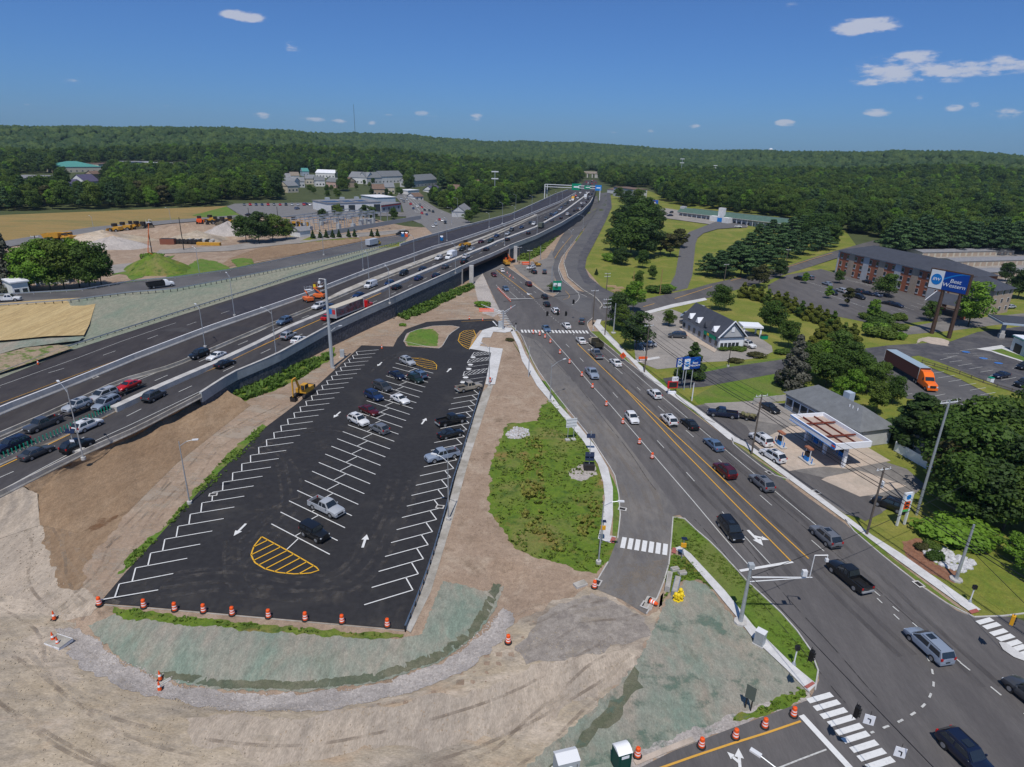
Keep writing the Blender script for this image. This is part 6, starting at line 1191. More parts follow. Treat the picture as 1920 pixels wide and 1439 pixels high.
t,L,d_=building('bank_building','gabled grey bank with white trim and slate roof beside its parking lot','bank',a,b,dep,3.6,W_['lgrey'],Rf['dark'],'gable',4.4,over=.5,ridge='short')
q=MB();q.box(.3,L-.3,-.06,-.01,.1,3.3);q.build('white_panel',swhite,t)
for k in range(5):q=MB();q.box(.6+k*1.15,1.5+k*1.15,-.09,-.062,.5,2.0);q.build('window',glass_b,t)
for s_ in(0,L):q=MB();q.tube((s_+(-.5 if s_==0 else .5),-.55,3.6),(L/2,-.55,8.1),.17,n=4);q.build('bargeboard',swhite,t)
q=MB();q.box(L/2-.45,L/2+.45,-.1,-.02,5.0,6.3);q.build('gable_vent',swhite,t)
for k in range(4):
 y=dep*(.15+.22*k);dm=MB();dm.add([(-.2,y-.8,4.4),(-.2,y+.8,4.4),(-.2,y,5.9),(2.2,y,5.9),(2.2,y-.8,4.4),(2.2,y+.8,4.4)],[(0,3-1,2,1)][:0]+[(1,0,2),(0,4,3,2),(5,1,2,3)]);dm.build('dormer',swhite if k!=1 else Rf['dark'],t)
for k in range(7):q=MB();y=1.2+k*(dep-2.4)/6;q.box(-.1,-.01,y-.6,y+.6,.9,2.3);q.build('window',glass_b,t)
q=MB();q.box(-.5,-.2,1.2,7.5,2.5,3.5);q.build('name_board',sgreen,t);q=MB();q.box(-.56,-.5,4.6,5.6,2.7,3.3);q.build('emblem',yel_sig,t)
t=bpx('drive_canopy','flat white canopy over the dark drive-through behind the bank','canopy',(1392,633),(1416,634),7,.02,W_['white'],Rf['white'],'flat')[0]
for o_ in list(CH_[t.name]):bpy.data.objects.remove(o_)
CH_[t.name]=[];q=MB();q.box(-.3,5.5,-.3,5,2.9,3.4);q.build('roof',swhite,t);[MB().box(x,x+.4,y,y+.4,0,2.9).build('pillar',swhite,t)for x in(0,4.8)for y in(0,4.3)]
E0,E1,E2=V2(PZ(1476,737,3.5)),V2(PZ(1612,808,3.5)),V2(PZ(1676,801,3.5));dep=(E2-E1).length
t,L,d_=building('filling_station_shop','low grey shop with a broad hip roof behind the fuel canopy','shop',E0,E1,dep,3.5,W_['blue'],Rf['slate'],'hip',2.9,over=.6)
for k in range(9):q=MB();x=1.2+k*(L-2.4)/8;q.box(x-1.0,x+1.0,-.08,-.01,.3 if k in(1,5)else .9,2.7);f=q.build('window',swhite,t);q=MB();q.box(x-.88,x+.88,-.1,-.081,.4 if k in(1,5)else 1.0,2.6);q.build('pane',glass_b,f)
q=MB();q.box(-.1,L+.1,-.14,-.01,2.85,3.4);q.build('fascia',W_['grey'],t);q=MB();q.box(L*.52,L*.60,dep*.55,dep*.72,5.6,7.4);q.build('cupola',W_['blue'],t)
for k,x in enumerate((.70,.74,.80)):q=MB();q.tube((L*x,dep*.35,4.5),(L*x,dep*.35,6.1),.09);q.build('vent_pipe',swhite,t)
for x0,x1 in((L+.01,L+.09),):q=MB();q.box(x0,x1,.8,dep-.8,.1,3.2);q.build('side_panel',W_['lgrey'],t)
C=[V2(PZ(u,v,5.1))for u,v in((1482,779),(1567,835),(1637,823),(1541,773))]
ctr=sum(C,V2((0,0)))/4;d=(C[1]-C[0]).normalized();n=V2((-d.y,d.x));Lc=(C[1]-C[0]).length;Wc=abs((C[3]-C[0]).dot(n))
t=thing('fuel_canopy','white and blue fuel canopy with rusty beams on its flat top','canopy',(C[0].x,C[0].y,.1),math.atan2(d.y,d.x))
f=MB();f.box(0,Lc,0,.25,4.1,5.2);f.box(0,Lc,Wc-.25,Wc,4.1,5.2);f.box(0,.25,.25,Wc-.25,4.1,5.2);f.box(Lc-.25,Lc,.25,Wc-.25,4.1,5.2);f.build('fascia',swhite,t)
f=MB();f.box(-.02,Lc+.02,-.03,0,5.0,5.12);f.box(-.02,Lc+.02,-.03,0,4.1,4.2);f.build('blue_band',sblue2,t)
f=MB();f.box(.25,Lc-.25,.25,Wc-.25,4.2,4.5);f.build('roof_pan',mat('rust_stained_pan',(.42,.34,.29),.8,c2=(.26,.13,.085),scale=1.1,contrast=(.57,.78)),t)
for y in(.35,.68):f=MB();f.box(.4,Lc-.4,Wc*y-.07,Wc*y+.07,4.5,4.78);f.build('beam',mat('rust_red',(.17,.035,.02),.8),t)
for x in(.3,.72):f=MB();f.box(Lc*x-.13,Lc*x+.13,.4,Wc-.4,4.79,5.0);f.build('beam',MT['rust_red'],t)
for x in(.08,.5,.9):f=MB();f.box(Lc*x-.25,Lc*x+.25,Wc*.5-.25,Wc*.5+.25,0,4.2);f.build('column',swhite,t)
f=MB();f.tube((Lc*.97,-.06,4.65),(Lc*.97,.0,4.65),.55,n=16);f.build('round_emblem',sblue2,t);f=MB();f.box(Lc*.97-.4,Lc*.97+.4,-.09,-.061,4.5,4.8);f.build('emblem_band',orange,t)
def pump(u,v,label,z=.12):
 p=PG(u,v);t=thing('fuel_pump',label,'fuel pump',(p.x,p.y,z),math.atan2(d.y,d.x));f=MB();f.box(-1.6,1.6,-.6,.6,0,.18);f.build('island',conc,t);f=MB();f.box(-.5,.5,-.3,.3,.18,1.0);f.build('cabinet',sblue2,t);f=MB();f.box(-.5,.5,-.3,.3,1.0,1.75);f.build('display',dkmetal,t);f=MB();f.box(-.75,.75,-.4,.4,2.4,2.65);f.build('top_sign',mat('rust_sign',(.30,.12,.07),.7),t)
 for x in(-.6,.6):f=MB();f.box(x-.06,x+.06,-.06,.06,.18,2.4);f.build('post',alum,t)
 for x in(-1.3,1.3):f=MB();f.tube((x,0,0),(x,0,1.1),.09);f.build('bollard',sblue2,t)
pump(1461,836,'fuel pump with brown top between the two white cars and the canopy shade');pump(1512,866,'outer fuel pump with brown top nearest the street');pump(1577,858,'fuel pump at the right end below the canopy');pump(1530,833,'fuel pump in the shade under the middle of the canopy')
t,L,_d=bpx('shed','small tan roofed shed behind the white vinyl fence','shed',(1690,848),(1722,868),4.5,2.4,W_['cream'],Rf['tan'],'gable',1.1)
def fence(px,label,h=1.9,n=None,mt=swhite,name='fence',z=.1,panel=2.4,rails=False,pm=None):
 pts,L=resample([PG(u,v)for u,v in px],panel);t=thing(name,label,'fence',pts[0]);o=pts[0]
 for a,b in zip(pts,pts[1:]):
  dd=V2((b-a).xy);f=MB();c_=(V2(a.xy)+V2(b.xy))/2-V2(o.xy)
  if rails:
   for zc in(.35*h,.85*h):f.obox(c_,dd,dd.length-.1,.06,zc-.07,zc+.07)
  else:f.obox(c_,dd,dd.length-.12,.05,.08,h)
  f.build('rail' if rails else 'panel',mt,t)
 for a in pts:f=MB();f.box(-.06,.06,-.06,.06,0,h+.08);f.build('post',pm or mt,t,loc=a-o)
 return t
fence([(1676,846),(1746,886)],'white vinyl fence between the forecourt and the shed');fence([(1412,759),(1473,752)],'pale low wall on the grass beside the filling station shop',1.5,mt=conc,panel=3)
fence([(1728,682),(1790,700),(1850,722),(1925,745)],'dark wooden rail fence along the grass strip of the right hand lots',1.0,mt=wood_p,rails=True,panel=3)
fence([(1138,655),(1150,648),(1187,665)][:0]or[(1174,610),(1192,640),(1208,660)],'white rail fence under the dark trees by the bank lot',1.1,mt=alum,rails=True)
p0,p1=V2(PG(1893,657)),V2(PG(1960,690));t,L,_d=building('clinic','white clinic with green trim cut by the right edge','building',p0,p1,14,4.2,W_['white'],swhite,'flat',over=.25)
q=MB();q.box(-.3,L+.3,-.3,-.26,4.05,4.25);q.build('green_trim',sgreen,t);q=MB();q.box(1.5,4.5,-.1,-.01,0,2.6);q.build('window',dkmetal,t)
p0=V2(PG(1876,634));t=thing('entrance_canopy','blue edged canopy on a pale stone pillar at the right edge','canopy',(p0.x,p0.y,0),-.25);q=MB();q.box(-.7,.7,-.7,.7,0,1.4);q.box(-.45,.45,-.45,.45,1.4,4.4);q.build('pillar',conc,t);q=MB();q.box(-1.2,14,-1.5,9,4.4,5.0);q.build('roof',W_['blue'],t);q=MB();q.box(-1,13.8,-1.3,8.8,5.001,5.2);q.build('roof_top',Rf['dark'],t);q=MB();q.box(12,13,-.5,.5,0,4.4);q.build('pillar',conc,t)
p0,p1=PG(612,441),PG(738,434);d=V2((p1-p0).xy).normalized();n=V2((-d.y,d.x));Ls=V2((p1-p0).xy).length
t=thing('substation','grey steel electrical substation with rows of portal frames','substation',p0,math.atan2(d.y,d.x))
for r_ in range(4):
 y=4+r_*9
 for k in range(10):x=Ls*k/9;q=MB();q.tube((x,y,0),(x,y,7),.22,.16,n=4);q.build('post',steel,t)
 q=MB();q.box(0,Ls,y-.2,y+.2,6.6,7.0);q.build('beam',steel,t)
for k in range(10):x=Ls*k/9;q=MB();q.box(x-.2,x+.2,4,31,5.8,6.1);q.build('cross_beam',steel,t)
for k in range(14):q=MB();x=rnd()*Ls;y=2+rnd()*30;q.box(x-1,x+1,y-1,y+1,0,3);q.tube((x,y,3),(x,y,5),.25,n=6);q.build('transformer',steel_p,t)
q=MB();q.box(-3,Ls+30,-2,-1.8,0,2.4);q.build('fence',mat('mesh_fence',(.32,.33,.34),.8),t)
a,b=PS(1093,333,zh),PS(1119,334,zh);t=thing('far_overpass','far road bridge across the highway in front of the wooded hill','bridge',(a.x,a.y,a.z));dd=V2((b-a).xy);q=MB();q.obox(dd/2,dd,dd.length,9,6.5,9.5);q.build('deck',conc_tan,t);q=MB();q.obox(dd*.35,dd,2,8,0,6.49);q.obox(dd*.7,dd,2,8,0,6.49);q.obox(dd*.02,dd,5,8,0,6.49);q.obox(dd*.98,dd,5,8,0,6.49);q.build('pier',conc,t)
def farpt(u,v,R_):dd=pxdir(u,v);s_=R_/math.hypot(dd.x,dd.y);return Vector((dd.x*s_,dd.y*s_,CH+dd.z*s_))
a,b=farpt(666,252,2600),farpt(663,196,2600);q=MB();q.tube((a.x,a.y,a.z-20),(a.x,a.y,b.z),.9,.6,n=4);tag(q.build('radio_mast',dkmetal),'thin radio mast on the ridge left of centre','mast')
a=farpt(1445,282,3300);t=thing('water_tower','tiny white water tower on the far ridge','water tower',(a.x,a.y,a.z-12));q=MB();q.lathe([(3,0),(2,8),(9,12),(9,17),(4,20)],n=12);q.build('tank',swhite,t)
for(u,v0,v1,R_,lb)in((1275,340,297,1100,'lattice pylon with cell antennas above the right hand wood'),(1339,330,310,1200,'thin antenna mast right of the lattice pylon'),(927,400,320,640,'cell mast with two crossarms above the trees by the highway')):
 a,b=farpt(u,v0,R_),farpt(u,v1,R_);t=thing('cell_mast',lb,'mast',(a.x,a.y,a.z-14));H=b.z-a.z+14;q=MB();q.tube((0,0,0),(0,0,H),.7,.3,n=4);q.build('pole',steel,t)
 for k in(.98,.86):q=MB();q.box(-3.4,3.4,-.3,.3,H*k-.5,H*k+.5);q.build('antenna_platform',alum,t)
 # ---------- signs
TXT={}
def text_mesh(s_,size,ex=.02):
 cu=bpy.data.curves.new('t','FONT');cu.body=s_;cu.size=size;cu.align_x='CENTER';cu.align_y='CENTER';cu.extrude=ex;cu.space_line=.85
 o=bpy.data.objects.new('t',cu);col.objects.link(o);dg=bpy.context.evaluated_depsgraph_get();me=bpy.data.meshes.new_from_object(o.evaluated_get(dg));bpy.data.objects.remove(o);return me
def lettering(s_,size,mt,parent,loc,name='lettering',rot=(math.pi/2,0,0),sx_=1,shear=0):
 me=text_mesh(s_,size)
 if shear:
  for v in me.vertices:v.co.x+=v.co.y*shear
 me.materials.clear();me.materials.append(mt);o=bpy.data.objects.new(name,me);col.objects.link(o);o.rotation_euler=rot;o.location=loc;o.scale=(sx_,1,1);setparent(o,parent);return o
def bw_panel(t,W,H,x0,z0,y=0,th=.9):
 "blue and white hotel sign panel: front faces -y"
 f=MB();f.box(x0-.03*W,x0+W*1.03,y,y+th,z0-.05*H,z0+H*1.06);f.build('sign_case',brownsteel if th>.5 else sblue,t)
 f=MB();f.box(x0,x0+W*.36,y-.03,y-.001,z0,z0+H);f.build('white_panel',swhite,t);f=MB();f.box(x0+W*.36,x0+W,y-.03,y-.001,z0,z0+H);f.build('blue_panel',sblue,t)
 f=MB();n_=10;a=[(x0+W*(.36+.64*i/n_),y-.045,z0+H*(.52+.46*math.sin(min(1,i/n_*1.1)*1.5)))for i in range(n_+1)];b=[(p[0],p[1],min(z0+H,p[2]+H*.10*(1-i/n_*.6)))for i,p in enumerate(a)]
 for i in range(n_):f.quad(a[i],a[i+1],b[i+1],b[i])
 f.build('swoosh',sblue2,t);f=MB();f.tube((x0+W*.18,y-.06,z0+H*.5),(x0+W*.18,y-.03,z0+H*.5),W*.145,n=24);f.build('roundel',sblue2,t)
 lettering('BW',H*.23,swhite,t,(x0+W*.18,y-.08,z0+H*.5),shear=.15,sx_=1.15);lettering('Best\nWestern',H*.29,swhite,t,(x0+W*.68,y-.06,z0+H*.42),shear=.15,sx_=1.2)
a,b=V2(PZ(1745,626)),V2(PZ(1774,635));d=b-a;t=thing('pylon_sign','giant blue and white motel sign on two tall brown posts','sign',(a.x,a.y,0),math.atan2(d.y,d.x)+.12)
Lp=d.length;
for x in(0,Lp):q=MB();q.tube((x,.4,0),(x,.4,13.6),.62,.5,n=6);q.build('post',brownsteel,t)
q=MB();q.tube((0,.4,8.6),(Lp,.4,8.6),.2,n=5);q.build('cross_bar',brownsteel,t)
cc=PZ(1789,527,16.4);off=(V2(cc.xy)-a).dot(d.normalized());bw_panel(t,11.2,5.4,off-5.6,13.6)
for(u,v,u2,v2,W,H,z0,lb)in((1283,732,1296,731,4.1,2.4,5.0,'front one of the two small blue and white hotel signs by the driveway'),(1268,724,1281,722,3.4,1.9,4.6,'rear one of the two small blue and white hotel signs, half hidden')):
 a,b=V2(PG(u,v)),V2(PG(u2,v2));d=b-a;t=thing('hotel_sign',lb,'sign',(a.x,a.y,0),math.atan2(d.y,d.x)+.1)
 for x in(0,d.length):q=MB();q.tube((x,.2,0),(x,.2,z0),.10);q.build('post',steel_p,t)
 bw_panel(t,W,H,d.length/2-W/2+.3,z0,th=.35)
p=PG(1259,739);t=thing('price_board','small red price board with white number cards beside the sidewalk','sign',(p.x,p.y,.1),.15);q=MB();q.box(-.9,.9,-.3,.3,0,.5);q.build('base',swhite,t);q=MB();q.box(-1.15,1.15,-.15,.15,1.3,2.9);q.build('red_panel',sred,t);q=MB();q.box(-.25,1.15,-.12,.12,2.92,3.9);q.build('number_card',swhite,t);lettering('117',.7,black,t,(.45,-.14,3.4));q=MB();q.box(-.85,.95,-.17,-.151,1.5,2.7);q.build('dark_screen',dkmetal,t);[MB().box(x-.07,x+.07,-.07,.07,.5,1.3).build('post',dkmetal,t)for x in(-.9,.9)]
a,b=V2(PG(1681,987)),V2(PG(1697,986));d=(b-a);t=thing('price_sign','white, orange and green price sign on two legs at the forecourt corner','sign',(a.x,a.y,.1),math.atan2(d.y,d.x)+.15);W=d.length+.6
for x in(0,d.length):q=MB();q.box(x-.13,x+.13,-.13,.13,0,5.4);q.build('leg',alum,t)
z0=2.3;q=MB();q.box(.14,d.length-.14,-.1,.1,z0,z0+.4);q.build('green_panel',mat('panel_green',(.10,.45,.12),.5),t);q=MB();q.box(.14,d.length-.14,-.1,.1,z0+.402,z0+1.7);q.build('orange_panel',orange,t);q=MB();q.box(.14,d.length-.14,-.1,.1,z0+1.702,z0+3.1);q.build('white_panel',swhite,t);q=MB();q.tube((d.length/2,-.13,z0+2.4),(d.length/2,-.1,z0+2.4),.4,n=16);q.build('round_emblem',sblue2,t)
for z_ in(.65,1.2):q=MB();q.box(d.length*.3,d.length-.4,-.12,-.101,z0+z_,z0+z_+.3);q.build('digit_display',dkmetal,t)
p=PG(1224,401);t=thing('motel_sign','blue sign with a red numeral six on a post before the motel','sign',(p.x,p.y,p.z),.0);q=MB();q.tube((0,0,0),(0,0,4),.3);q.build('post',steel_p,t);q=MB();q.box(-3.2,3.2,-.4,.4,3.4,10.2);q.build('blue_panel',mat('sign_blue_mid',(.02,.10,.42),.5),t);q=MB();q.tube((0,-.46,6.4),(0,-.41,6.4),2.3,n=20);q.build('disc',swhite,t);lettering('6',7.2,sred,t,(0.1,-.5,6.9))
def panel_sign(label,pa,pb,z0,z1,front,back=None,posts=steel,w=.0,name='road_sign',foot=False):
 a,b=V2(PG(*pa)),V2(PG(*pb));d=b-a;t=thing(name,label,'sign',(a.x,a.y,PG(*pa).z),math.atan2(d.y,d.x));L=d.length
 for x in(0,L):
  q=MB();q.tube((x,0,0),(x,0,z1-.1),.07);q.build('post',posts,t)
  if foot:q=MB();q.box(x-.4,x+.4,-.4,.4,0,.25);q.build('footing',conc,t)
 q=MB();q.box(-w,L+w,-.09,-.071,z0,z1);q.build('face',front,t);return t,L
t,L=panel_sign('large road sign seen from behind in the meadow by the sidewalk',(1064,826),(1075,825),2.6,4.4,alum,w=.45,foot=True);q=MB();[q.box(-.4,L+.4,-.13,-.091,z,z+.06)for z in(2.9,3.5,4.1)];q.build('stiffener',steel,t)
panel_sign('dark weathered sign on two legs at the near junction corner',(1397,1327),(1407,1333),1.3,2.9,mat('sign_back_dark',(.10,.12,.10),.7),posts=dkmetal,w=.2)
t,L=panel_sign('green highway direction sign on the island of the far junction',(1036,549),(1052,549),1.0,4.4,sgreen,name='direction_sign');q=MB();q.box(.2,L*.45,-.11,-.092,2.4,3.6);q.box(L*.55,L-.2,-.11,-.092,2.4,3.6);q.build('shield',swhite,t)
def solar(label,u,v,hs,n_=1,cab=False):
 p=PG(u,v);t=thing('solar_panel_post',label,'solar panel',(p.x,p.y,.1));q=MB();q.tube((0,0,0),(0,0,hs+1.2),.06);q.build('post',steel_p,t)
 for k in range(n_):q=MB();z=hs-k*.75;q.add([(-.75,-.3,z),(.75,-.3,z),(.75,.15,z+.62),(-.75,.15,z+.62),(-.75,-.27,z-.05),(.75,-.27,z-.05),(.75,.18,z+.57),(-.75,.18,z+.57)],[(0,1,2,3),(7,6,5,4),(0,4,5,1),(3,2,6,7)]);q.build('panel',solar_m,t)
 if cab:q=MB();q.box(-.9,.9,-.7,.7,0,.9);q.build('battery_trailer',dkmetal,t)
 return t
solar_m=solar_mat=MT['solar_panel']
solar('single solar panel on a post beside the sidewalk',1106,846,2.6);solar('double solar panel with dark battery box on the gravel pad',1104,880,2.4,2,True)
p=PH(141,848);t=solar('blue solar panel with a white sign on the near highway barrier',141,848,3.4);t.location=(p.x,p.y,p.z);q=MB();q.box(-.35,.35,-.12,-.08,1.6,2.2);q.build('sign_plate',swhite,t);q=MB();q.box(-1.3,1.3,-.6,.6,-.2,.55);q.build('footing',conc,t)
p=PG(1167,678);t=thing('work_sign','orange diamond road work sign on the grass by the sidewalk','sign',(p.x,p.y,.1));q=MB();q.add([(0,-.1,.5),(.85,-.1,1.45),(0,-.1,2.4),(-.85,-.1,1.45),(0,-.06,.5),(.85,-.06,1.45),(0,-.06,2.4),(-.85,-.06,1.45)],[(0,1,2,3),(7,6,5,4),(0,4,5,1),(1,5,6,2),(2,6,7,3),(3,7,4,0)]);q.build('diamond',orange,t);q=MB();[q.box(x-.07,x+.07,-.13,-.101,1.0,1.9)for x in(-.2,.2)];q.build('symbol',black,t);q=MB();q.tube((-.5,.4,0),(0,-.05,1.4),.03);q.tube((.5,.4,0),(0,-.05,1.4),.03);q.tube((0,-.7,0),(0,-.08,1.4),.03);q.build('stand',steel,t)
# ---------- masts, lamps and poles
def hz(base,top,P_=PG):
 p=P_(*base);dd=ray(*top);tt=(p.x*dd.x+p.y*dd.y)/(dd.x**2+dd.y**2);return p,max(2.5,CH+dd.z*tt-p.z)
def arm_end(p,H,uv):
 z=p.z+H;return PZ(uv[0],uv[1],z)
def lamp(base,top,arms,label,P_=PG,r=.11,foot=.35,group=None,mt=None,hmin=0,name='street_lamp',cat='street lamp',reach=None):
 p,H=hz(base,top,P_);H=min(H,15)if name=='street_lamp' else H;m_=mt or steel;t=thing(name,label,cat,p,0,group)
 q=MB();q.tube((0,0,0),(0,0,H),r,r*.55,n=8);q.build('pole',m_,t,smooth=True)
 if foot:q=MB();q.lathe([(foot,0),(foot,.45)],n=10);q.build('footing',conc,t)
 for e_ in arms:
  e=arm_end(p,H,e_);dx=Vector((e.x-p.x,e.y-p.y,0));L=min(dx.length,4.2)
  dx=dx.normalized()*L if L>.1 else Vector((1,0,0));q=MB();q.path([Vector((0,0,H-.7)),dx*.45+Vector((0,0,H-.05)),dx*.85+Vector((0,0,H+.12))],.045);q.build('arm',m_,t);q=MB();c_=dx*.95;q.obox((c_.x,c_.y),(dx.x,dx.y),.8,.3,H+.05,H+.2);q.build('lamp_head',alum,t)
 return t
lamp((356,945),(338,828),[(368,826)],'street lamp on the grass left of the parking lot');lamp((841,976),(838,858),[(812,853)],'street lamp over the guardrail beside the pale blue pickup');lamp((917,724),(918,650),[(901,644)],'street lamp beside the tan pickup on the gravel edge')
lamp((1031,753),(1034,682),[(1064,673)],'street lamp between the sidewalk and the meadow tip');lamp((1122,1057),(1131,940),[(1166,942)],'street lamp by the tactile pad at the slip road crosswalk');lamp((626,692),(619,616),[(639,612)],'street lamp with right arm at the foot of the tall camera mast')
lamp((157,862),(131,728),[(106,714)],'highway lamp standing behind the black car at the lower left',PH);lamp((385,652),(375,576),[(366,571)],'highway lamp on the low barrier by the black and white pair of cars',PH);lamp((440,593),(432,516),[(424,512)],'highway lamp on the white barrier next to the seeded slope',PH);lamp((518,666),(507,583),[(490,578)],'highway lamp left of the two white cars on the near lanes',PH)
lamp((731,570),(727,503),[(720,497)],'highway lamp on the parapet ahead of the red cab truck',PH);lamp((854,513),(852,460),[(846,456)],'highway lamp on the parapet left of the bridge',PH);lamp((681,507),(677,447),[(671,445)],'highway lamp on the tall white barrier above the cargo van',PH);lamp((692,527),(689,475),[(684,472)],'highway lamp on the pale concrete strip',PH);lamp((777,495),(776,444),[(770,442)],'highway lamp before the far box truck',PH)
far_l=[(823,462,823,415,0),(838,452,838,410,0),(917,427,917,400,1),(942,419,942,381,1),(946,461,946,421,1),(964,411,965,387,1),(1007,440,1007,404,1),(1031,387,1032,364,1),(997,400,997,368,1),(967,392,967,366,1),(1044,382,1045,360,1),(1054,377,1055,358,1)]
for i,(u,v,u2,v2,k)in enumerate(far_l):lamp((u,v),(u2,v2),[(u2-5,v2-1)],'highway lamp past the box truck, %s counted along the road'%ords[i],PH,group='lamps along the far highway')
for i,(b_,t_,a_)in enumerate((((1093,430),(1093,404),[(1083,403)]),((1070,461),(1070,433),[(1063,430),(1078,430)]),((1058,491),(1058,457),[(1050,452)]))):lamp(b_,t_,a_,('lamp farthest up the service road','double armed lamp on the service road','lamp at the bend of the service road kerb')[i])
for i,(b_,t_,lb)in enumerate((((607,479),(603,435),'lamp on the outer edge of the ramp road'),((177,436),(175,406),'lamp by the site road above the left machines'),((375,520),(369,464),'lamp beside the bright green triangle in the yard'),((51,551),(41,499),'lamp in front of the left tree group'),((321,419),(318,391),'lamp at the edge of the dry field'),((1365,688),(1370,646),'dark lamp post on the lawn before the bank'),((858,410),(857,372),'lamp by the far cross road'),((847,421),(846,390),'lamp where the cross road meets the parapet'))):lamp(b_,t_,[(t_[0]-8,t_[1]-1)]if i!=5 else[],lb,(lambda u,v,a=0:PS(u,v,zr,a))if i==0 else PG,mt=dkmetal if i==5 else None)
p=PZ(1417,1412,10);dd=Vector((2.4,-2.2,0));t=thing('street_lamp','street lamp whose head shows at the bottom edge by the lane arrow','street lamp',(p.x+dd.x,p.y+dd.y,0));q=MB();q.tube((0,0,0),(0,0,10),.11,.07);q.build('pole',steel,t);q=MB();q.path([Vector((0,0,9.6)),-dd*.9+Vector((0,0,10))],.05);q.build('arm',steel,t);q=MB();q.obox((-dd.x,-dd.y),(-dd.x,-dd.y),.8,.32,9.95,10.1);q.build('lamp_head',alum,t)
p,H=hz((623,690),(610,524));t=thing('camera_mast','very tall grey camera mast beside the parking lot corner','mast',p);q=MB();q.tube((0,0,0),(0,0,H),.42,.25,n=10);q.build('pole',steel_p,t);q=MB();q.path([Vector((0,0,H)),Vector((-1.4,0,H+.1)),Vector((-1.4,0,H-.5))],.06);q.box(-1.65,-1.15,-.25,.25,H-1.0,H-.5);q.build('camera',alum,t)
def sigmast(base,top,arms,label,r=.25):
 p,H=hz(base,top);t=thing('signal_mast',label,'traffic signal mast',p);q=MB();q.tube((0,0,0),(0,0,H),r,r*.6,n=10);q.build('pole',steel,t,smooth=True);q=MB();q.lathe([(.75,0),(.75,.25)],n=8);q.build('footing',conc,t)
 for(u,v),dz in arms:e=PZ(u,v,p.z+H-dz);dx=Vector((e.x-p.x,e.y-p.y,0));q=MB();q.tube((0,0,H-dz-.3),(dx.x,dx.y,H-dz),.09,.05);q.tube((0,0,H-dz-.9),(dx.x*.9,dx.y*.9,H-dz-.1),.06,.04);q.build('arm',alum,t)
 return t,p,H
t,mp,mH=sigmast((1388,1168),(1410,1062),[((1523,1083),1.2)],'thick grey signal mast with a long white arm over the near junction')
e=PZ(1518,1083,mp.z+mH-1.2);x,y=e.x-mp.x,e.y-mp.y;q=MB();q.path([Vector((x,y,mH-1.2)),Vector((x,y,mH+1.7)),Vector((x+1.3,y-.2,mH+1.9)),Vector((x+1.3,y-.2,mH+1.4))],.05);q.box(x+1.15,x+1.45,y-.35,y-.05,mH+1.1,mH+1.45);q.build('camera_gooseneck',alum,t);q=MB();q.box(x*.9-.25,x*.9+.25,y*.9-.2,y*.9+.2,mH-1.0,mH-.3);q.build('detector',alum,t);q=MB();q.box(-.3,.3,-.3,.3,mH-.2,mH+.3);q.build('cap',steel_p,t)
sigmast((943,619),(941,583),[((967,572),.2),((902,571),.2)],'grey signal mast with two arms at the far junction corner by the plaza',.28);sigmast((1792,1088),(1829,985),[],'plain thick steel mast beside the white rocks',.22);sigmast((1150,625),(1155,569),[],'grey steel mast beside the dark trees at the far junction',.22)
def upole(base,top,label,arms=1,mt=None,r=.17,name='utility_pole',armang=.3,span=1.2):
 p,H=hz(base,top);t=thing(name,label,'utility pole',p);q=MB();q.tube((0,0,0),(0,0,H),r,r*.7,n=8);q.build('pole',mt or wood_p,t)
 for k in range(arms):z=H-.3-k*1.1;q=MB();q.obox((0,0),(math.cos(armang),math.sin(armang)),span*2,.1,z-.06,z+.06);[q.tube((x*math.cos(armang),x*math.sin(armang),z+.06),(x*math.cos(armang),x*math.sin(armang),z+.3),.05,n=5)for x in(-span*.9,-span*.3,span*.9)];q.build('crossarm',alum if arms>1 or name=='utility_pole' else steel,t)
 return t,p,H
t1,p1,h1=upole((1625,1003),(1662,878),'leaning wooden utility pole by the sidewalk in front of the tank slab');q=MB();q.tube((.3,0,h1*.72),(.3,0,h1*.72+.9),.25,n=8);q.build('transformer',alum,t1)
t2,p2,h2=upole((1409,852),(1436,741),'wooden utility pole between the road and the white cars at the pumps');t3,p3,h3=upole((1208,699),(1219,609),'dark wooden utility pole by the orange marker and the bank entrance',mt=wood_p);t4,p4,h4=upole((1134,629),(1139,560),'utility pole with three crossarms by the far junction sidewalk',3);t5,p5,h5=upole((1111,610),(1118,544),'dark utility pole at the corner of the side road')
upole((1718,966),(1779,751),'very tall galvanised pole with a white bar on top beside the black parked car',1,steel,.2,span=1.6);upole((991,707),(995,650),'thin steel pole standing in the sidewalk edge near the plaza',0,steel_p,.12);upole((1297,752),(1301,718),'short white pole on the lawn above the forecourt',0,alum,.14)
upole((973,495),(974,463),'wooden pole before the green bank by the work truck');upole((992,512),(993,469),'wooden pole beside the patrol car');upole((1013,487),(1014,461),'plain pole at the foot of the green bank',0,steel);upole((1034,539),(1036,498),'steel pole beside the green direction sign',0,steel);upole((1237,553),(1242,505),'new yellow wooden pole on the grass by the curved ramp',0,wood_l);upole((1470,515),(1474,467),'grey pole with crossarm in front of the pines');upole((1358,527),(1360,495),'pole with Y shaped top at the mouth of the motel driveway');upole((1137,545),(1140,512),'utility pole between ramp and grass by the pallets',2);upole((1186,545),(1187,508),'slim pole beside the two wood piles',0,wood_l)
for i,(b_,t_)in enumerate((((78,500),(66,442)),((345,470),(337,408)),((287,486),(284,432)),((468,416),(466,390)),((522,418),(521,388)))):upole(b_,t_,'dark pole in the construction yard, %s from the left'%ords[[0,2,1,3,4][i]],1 if i==0 else 0,dkmetal,.2)
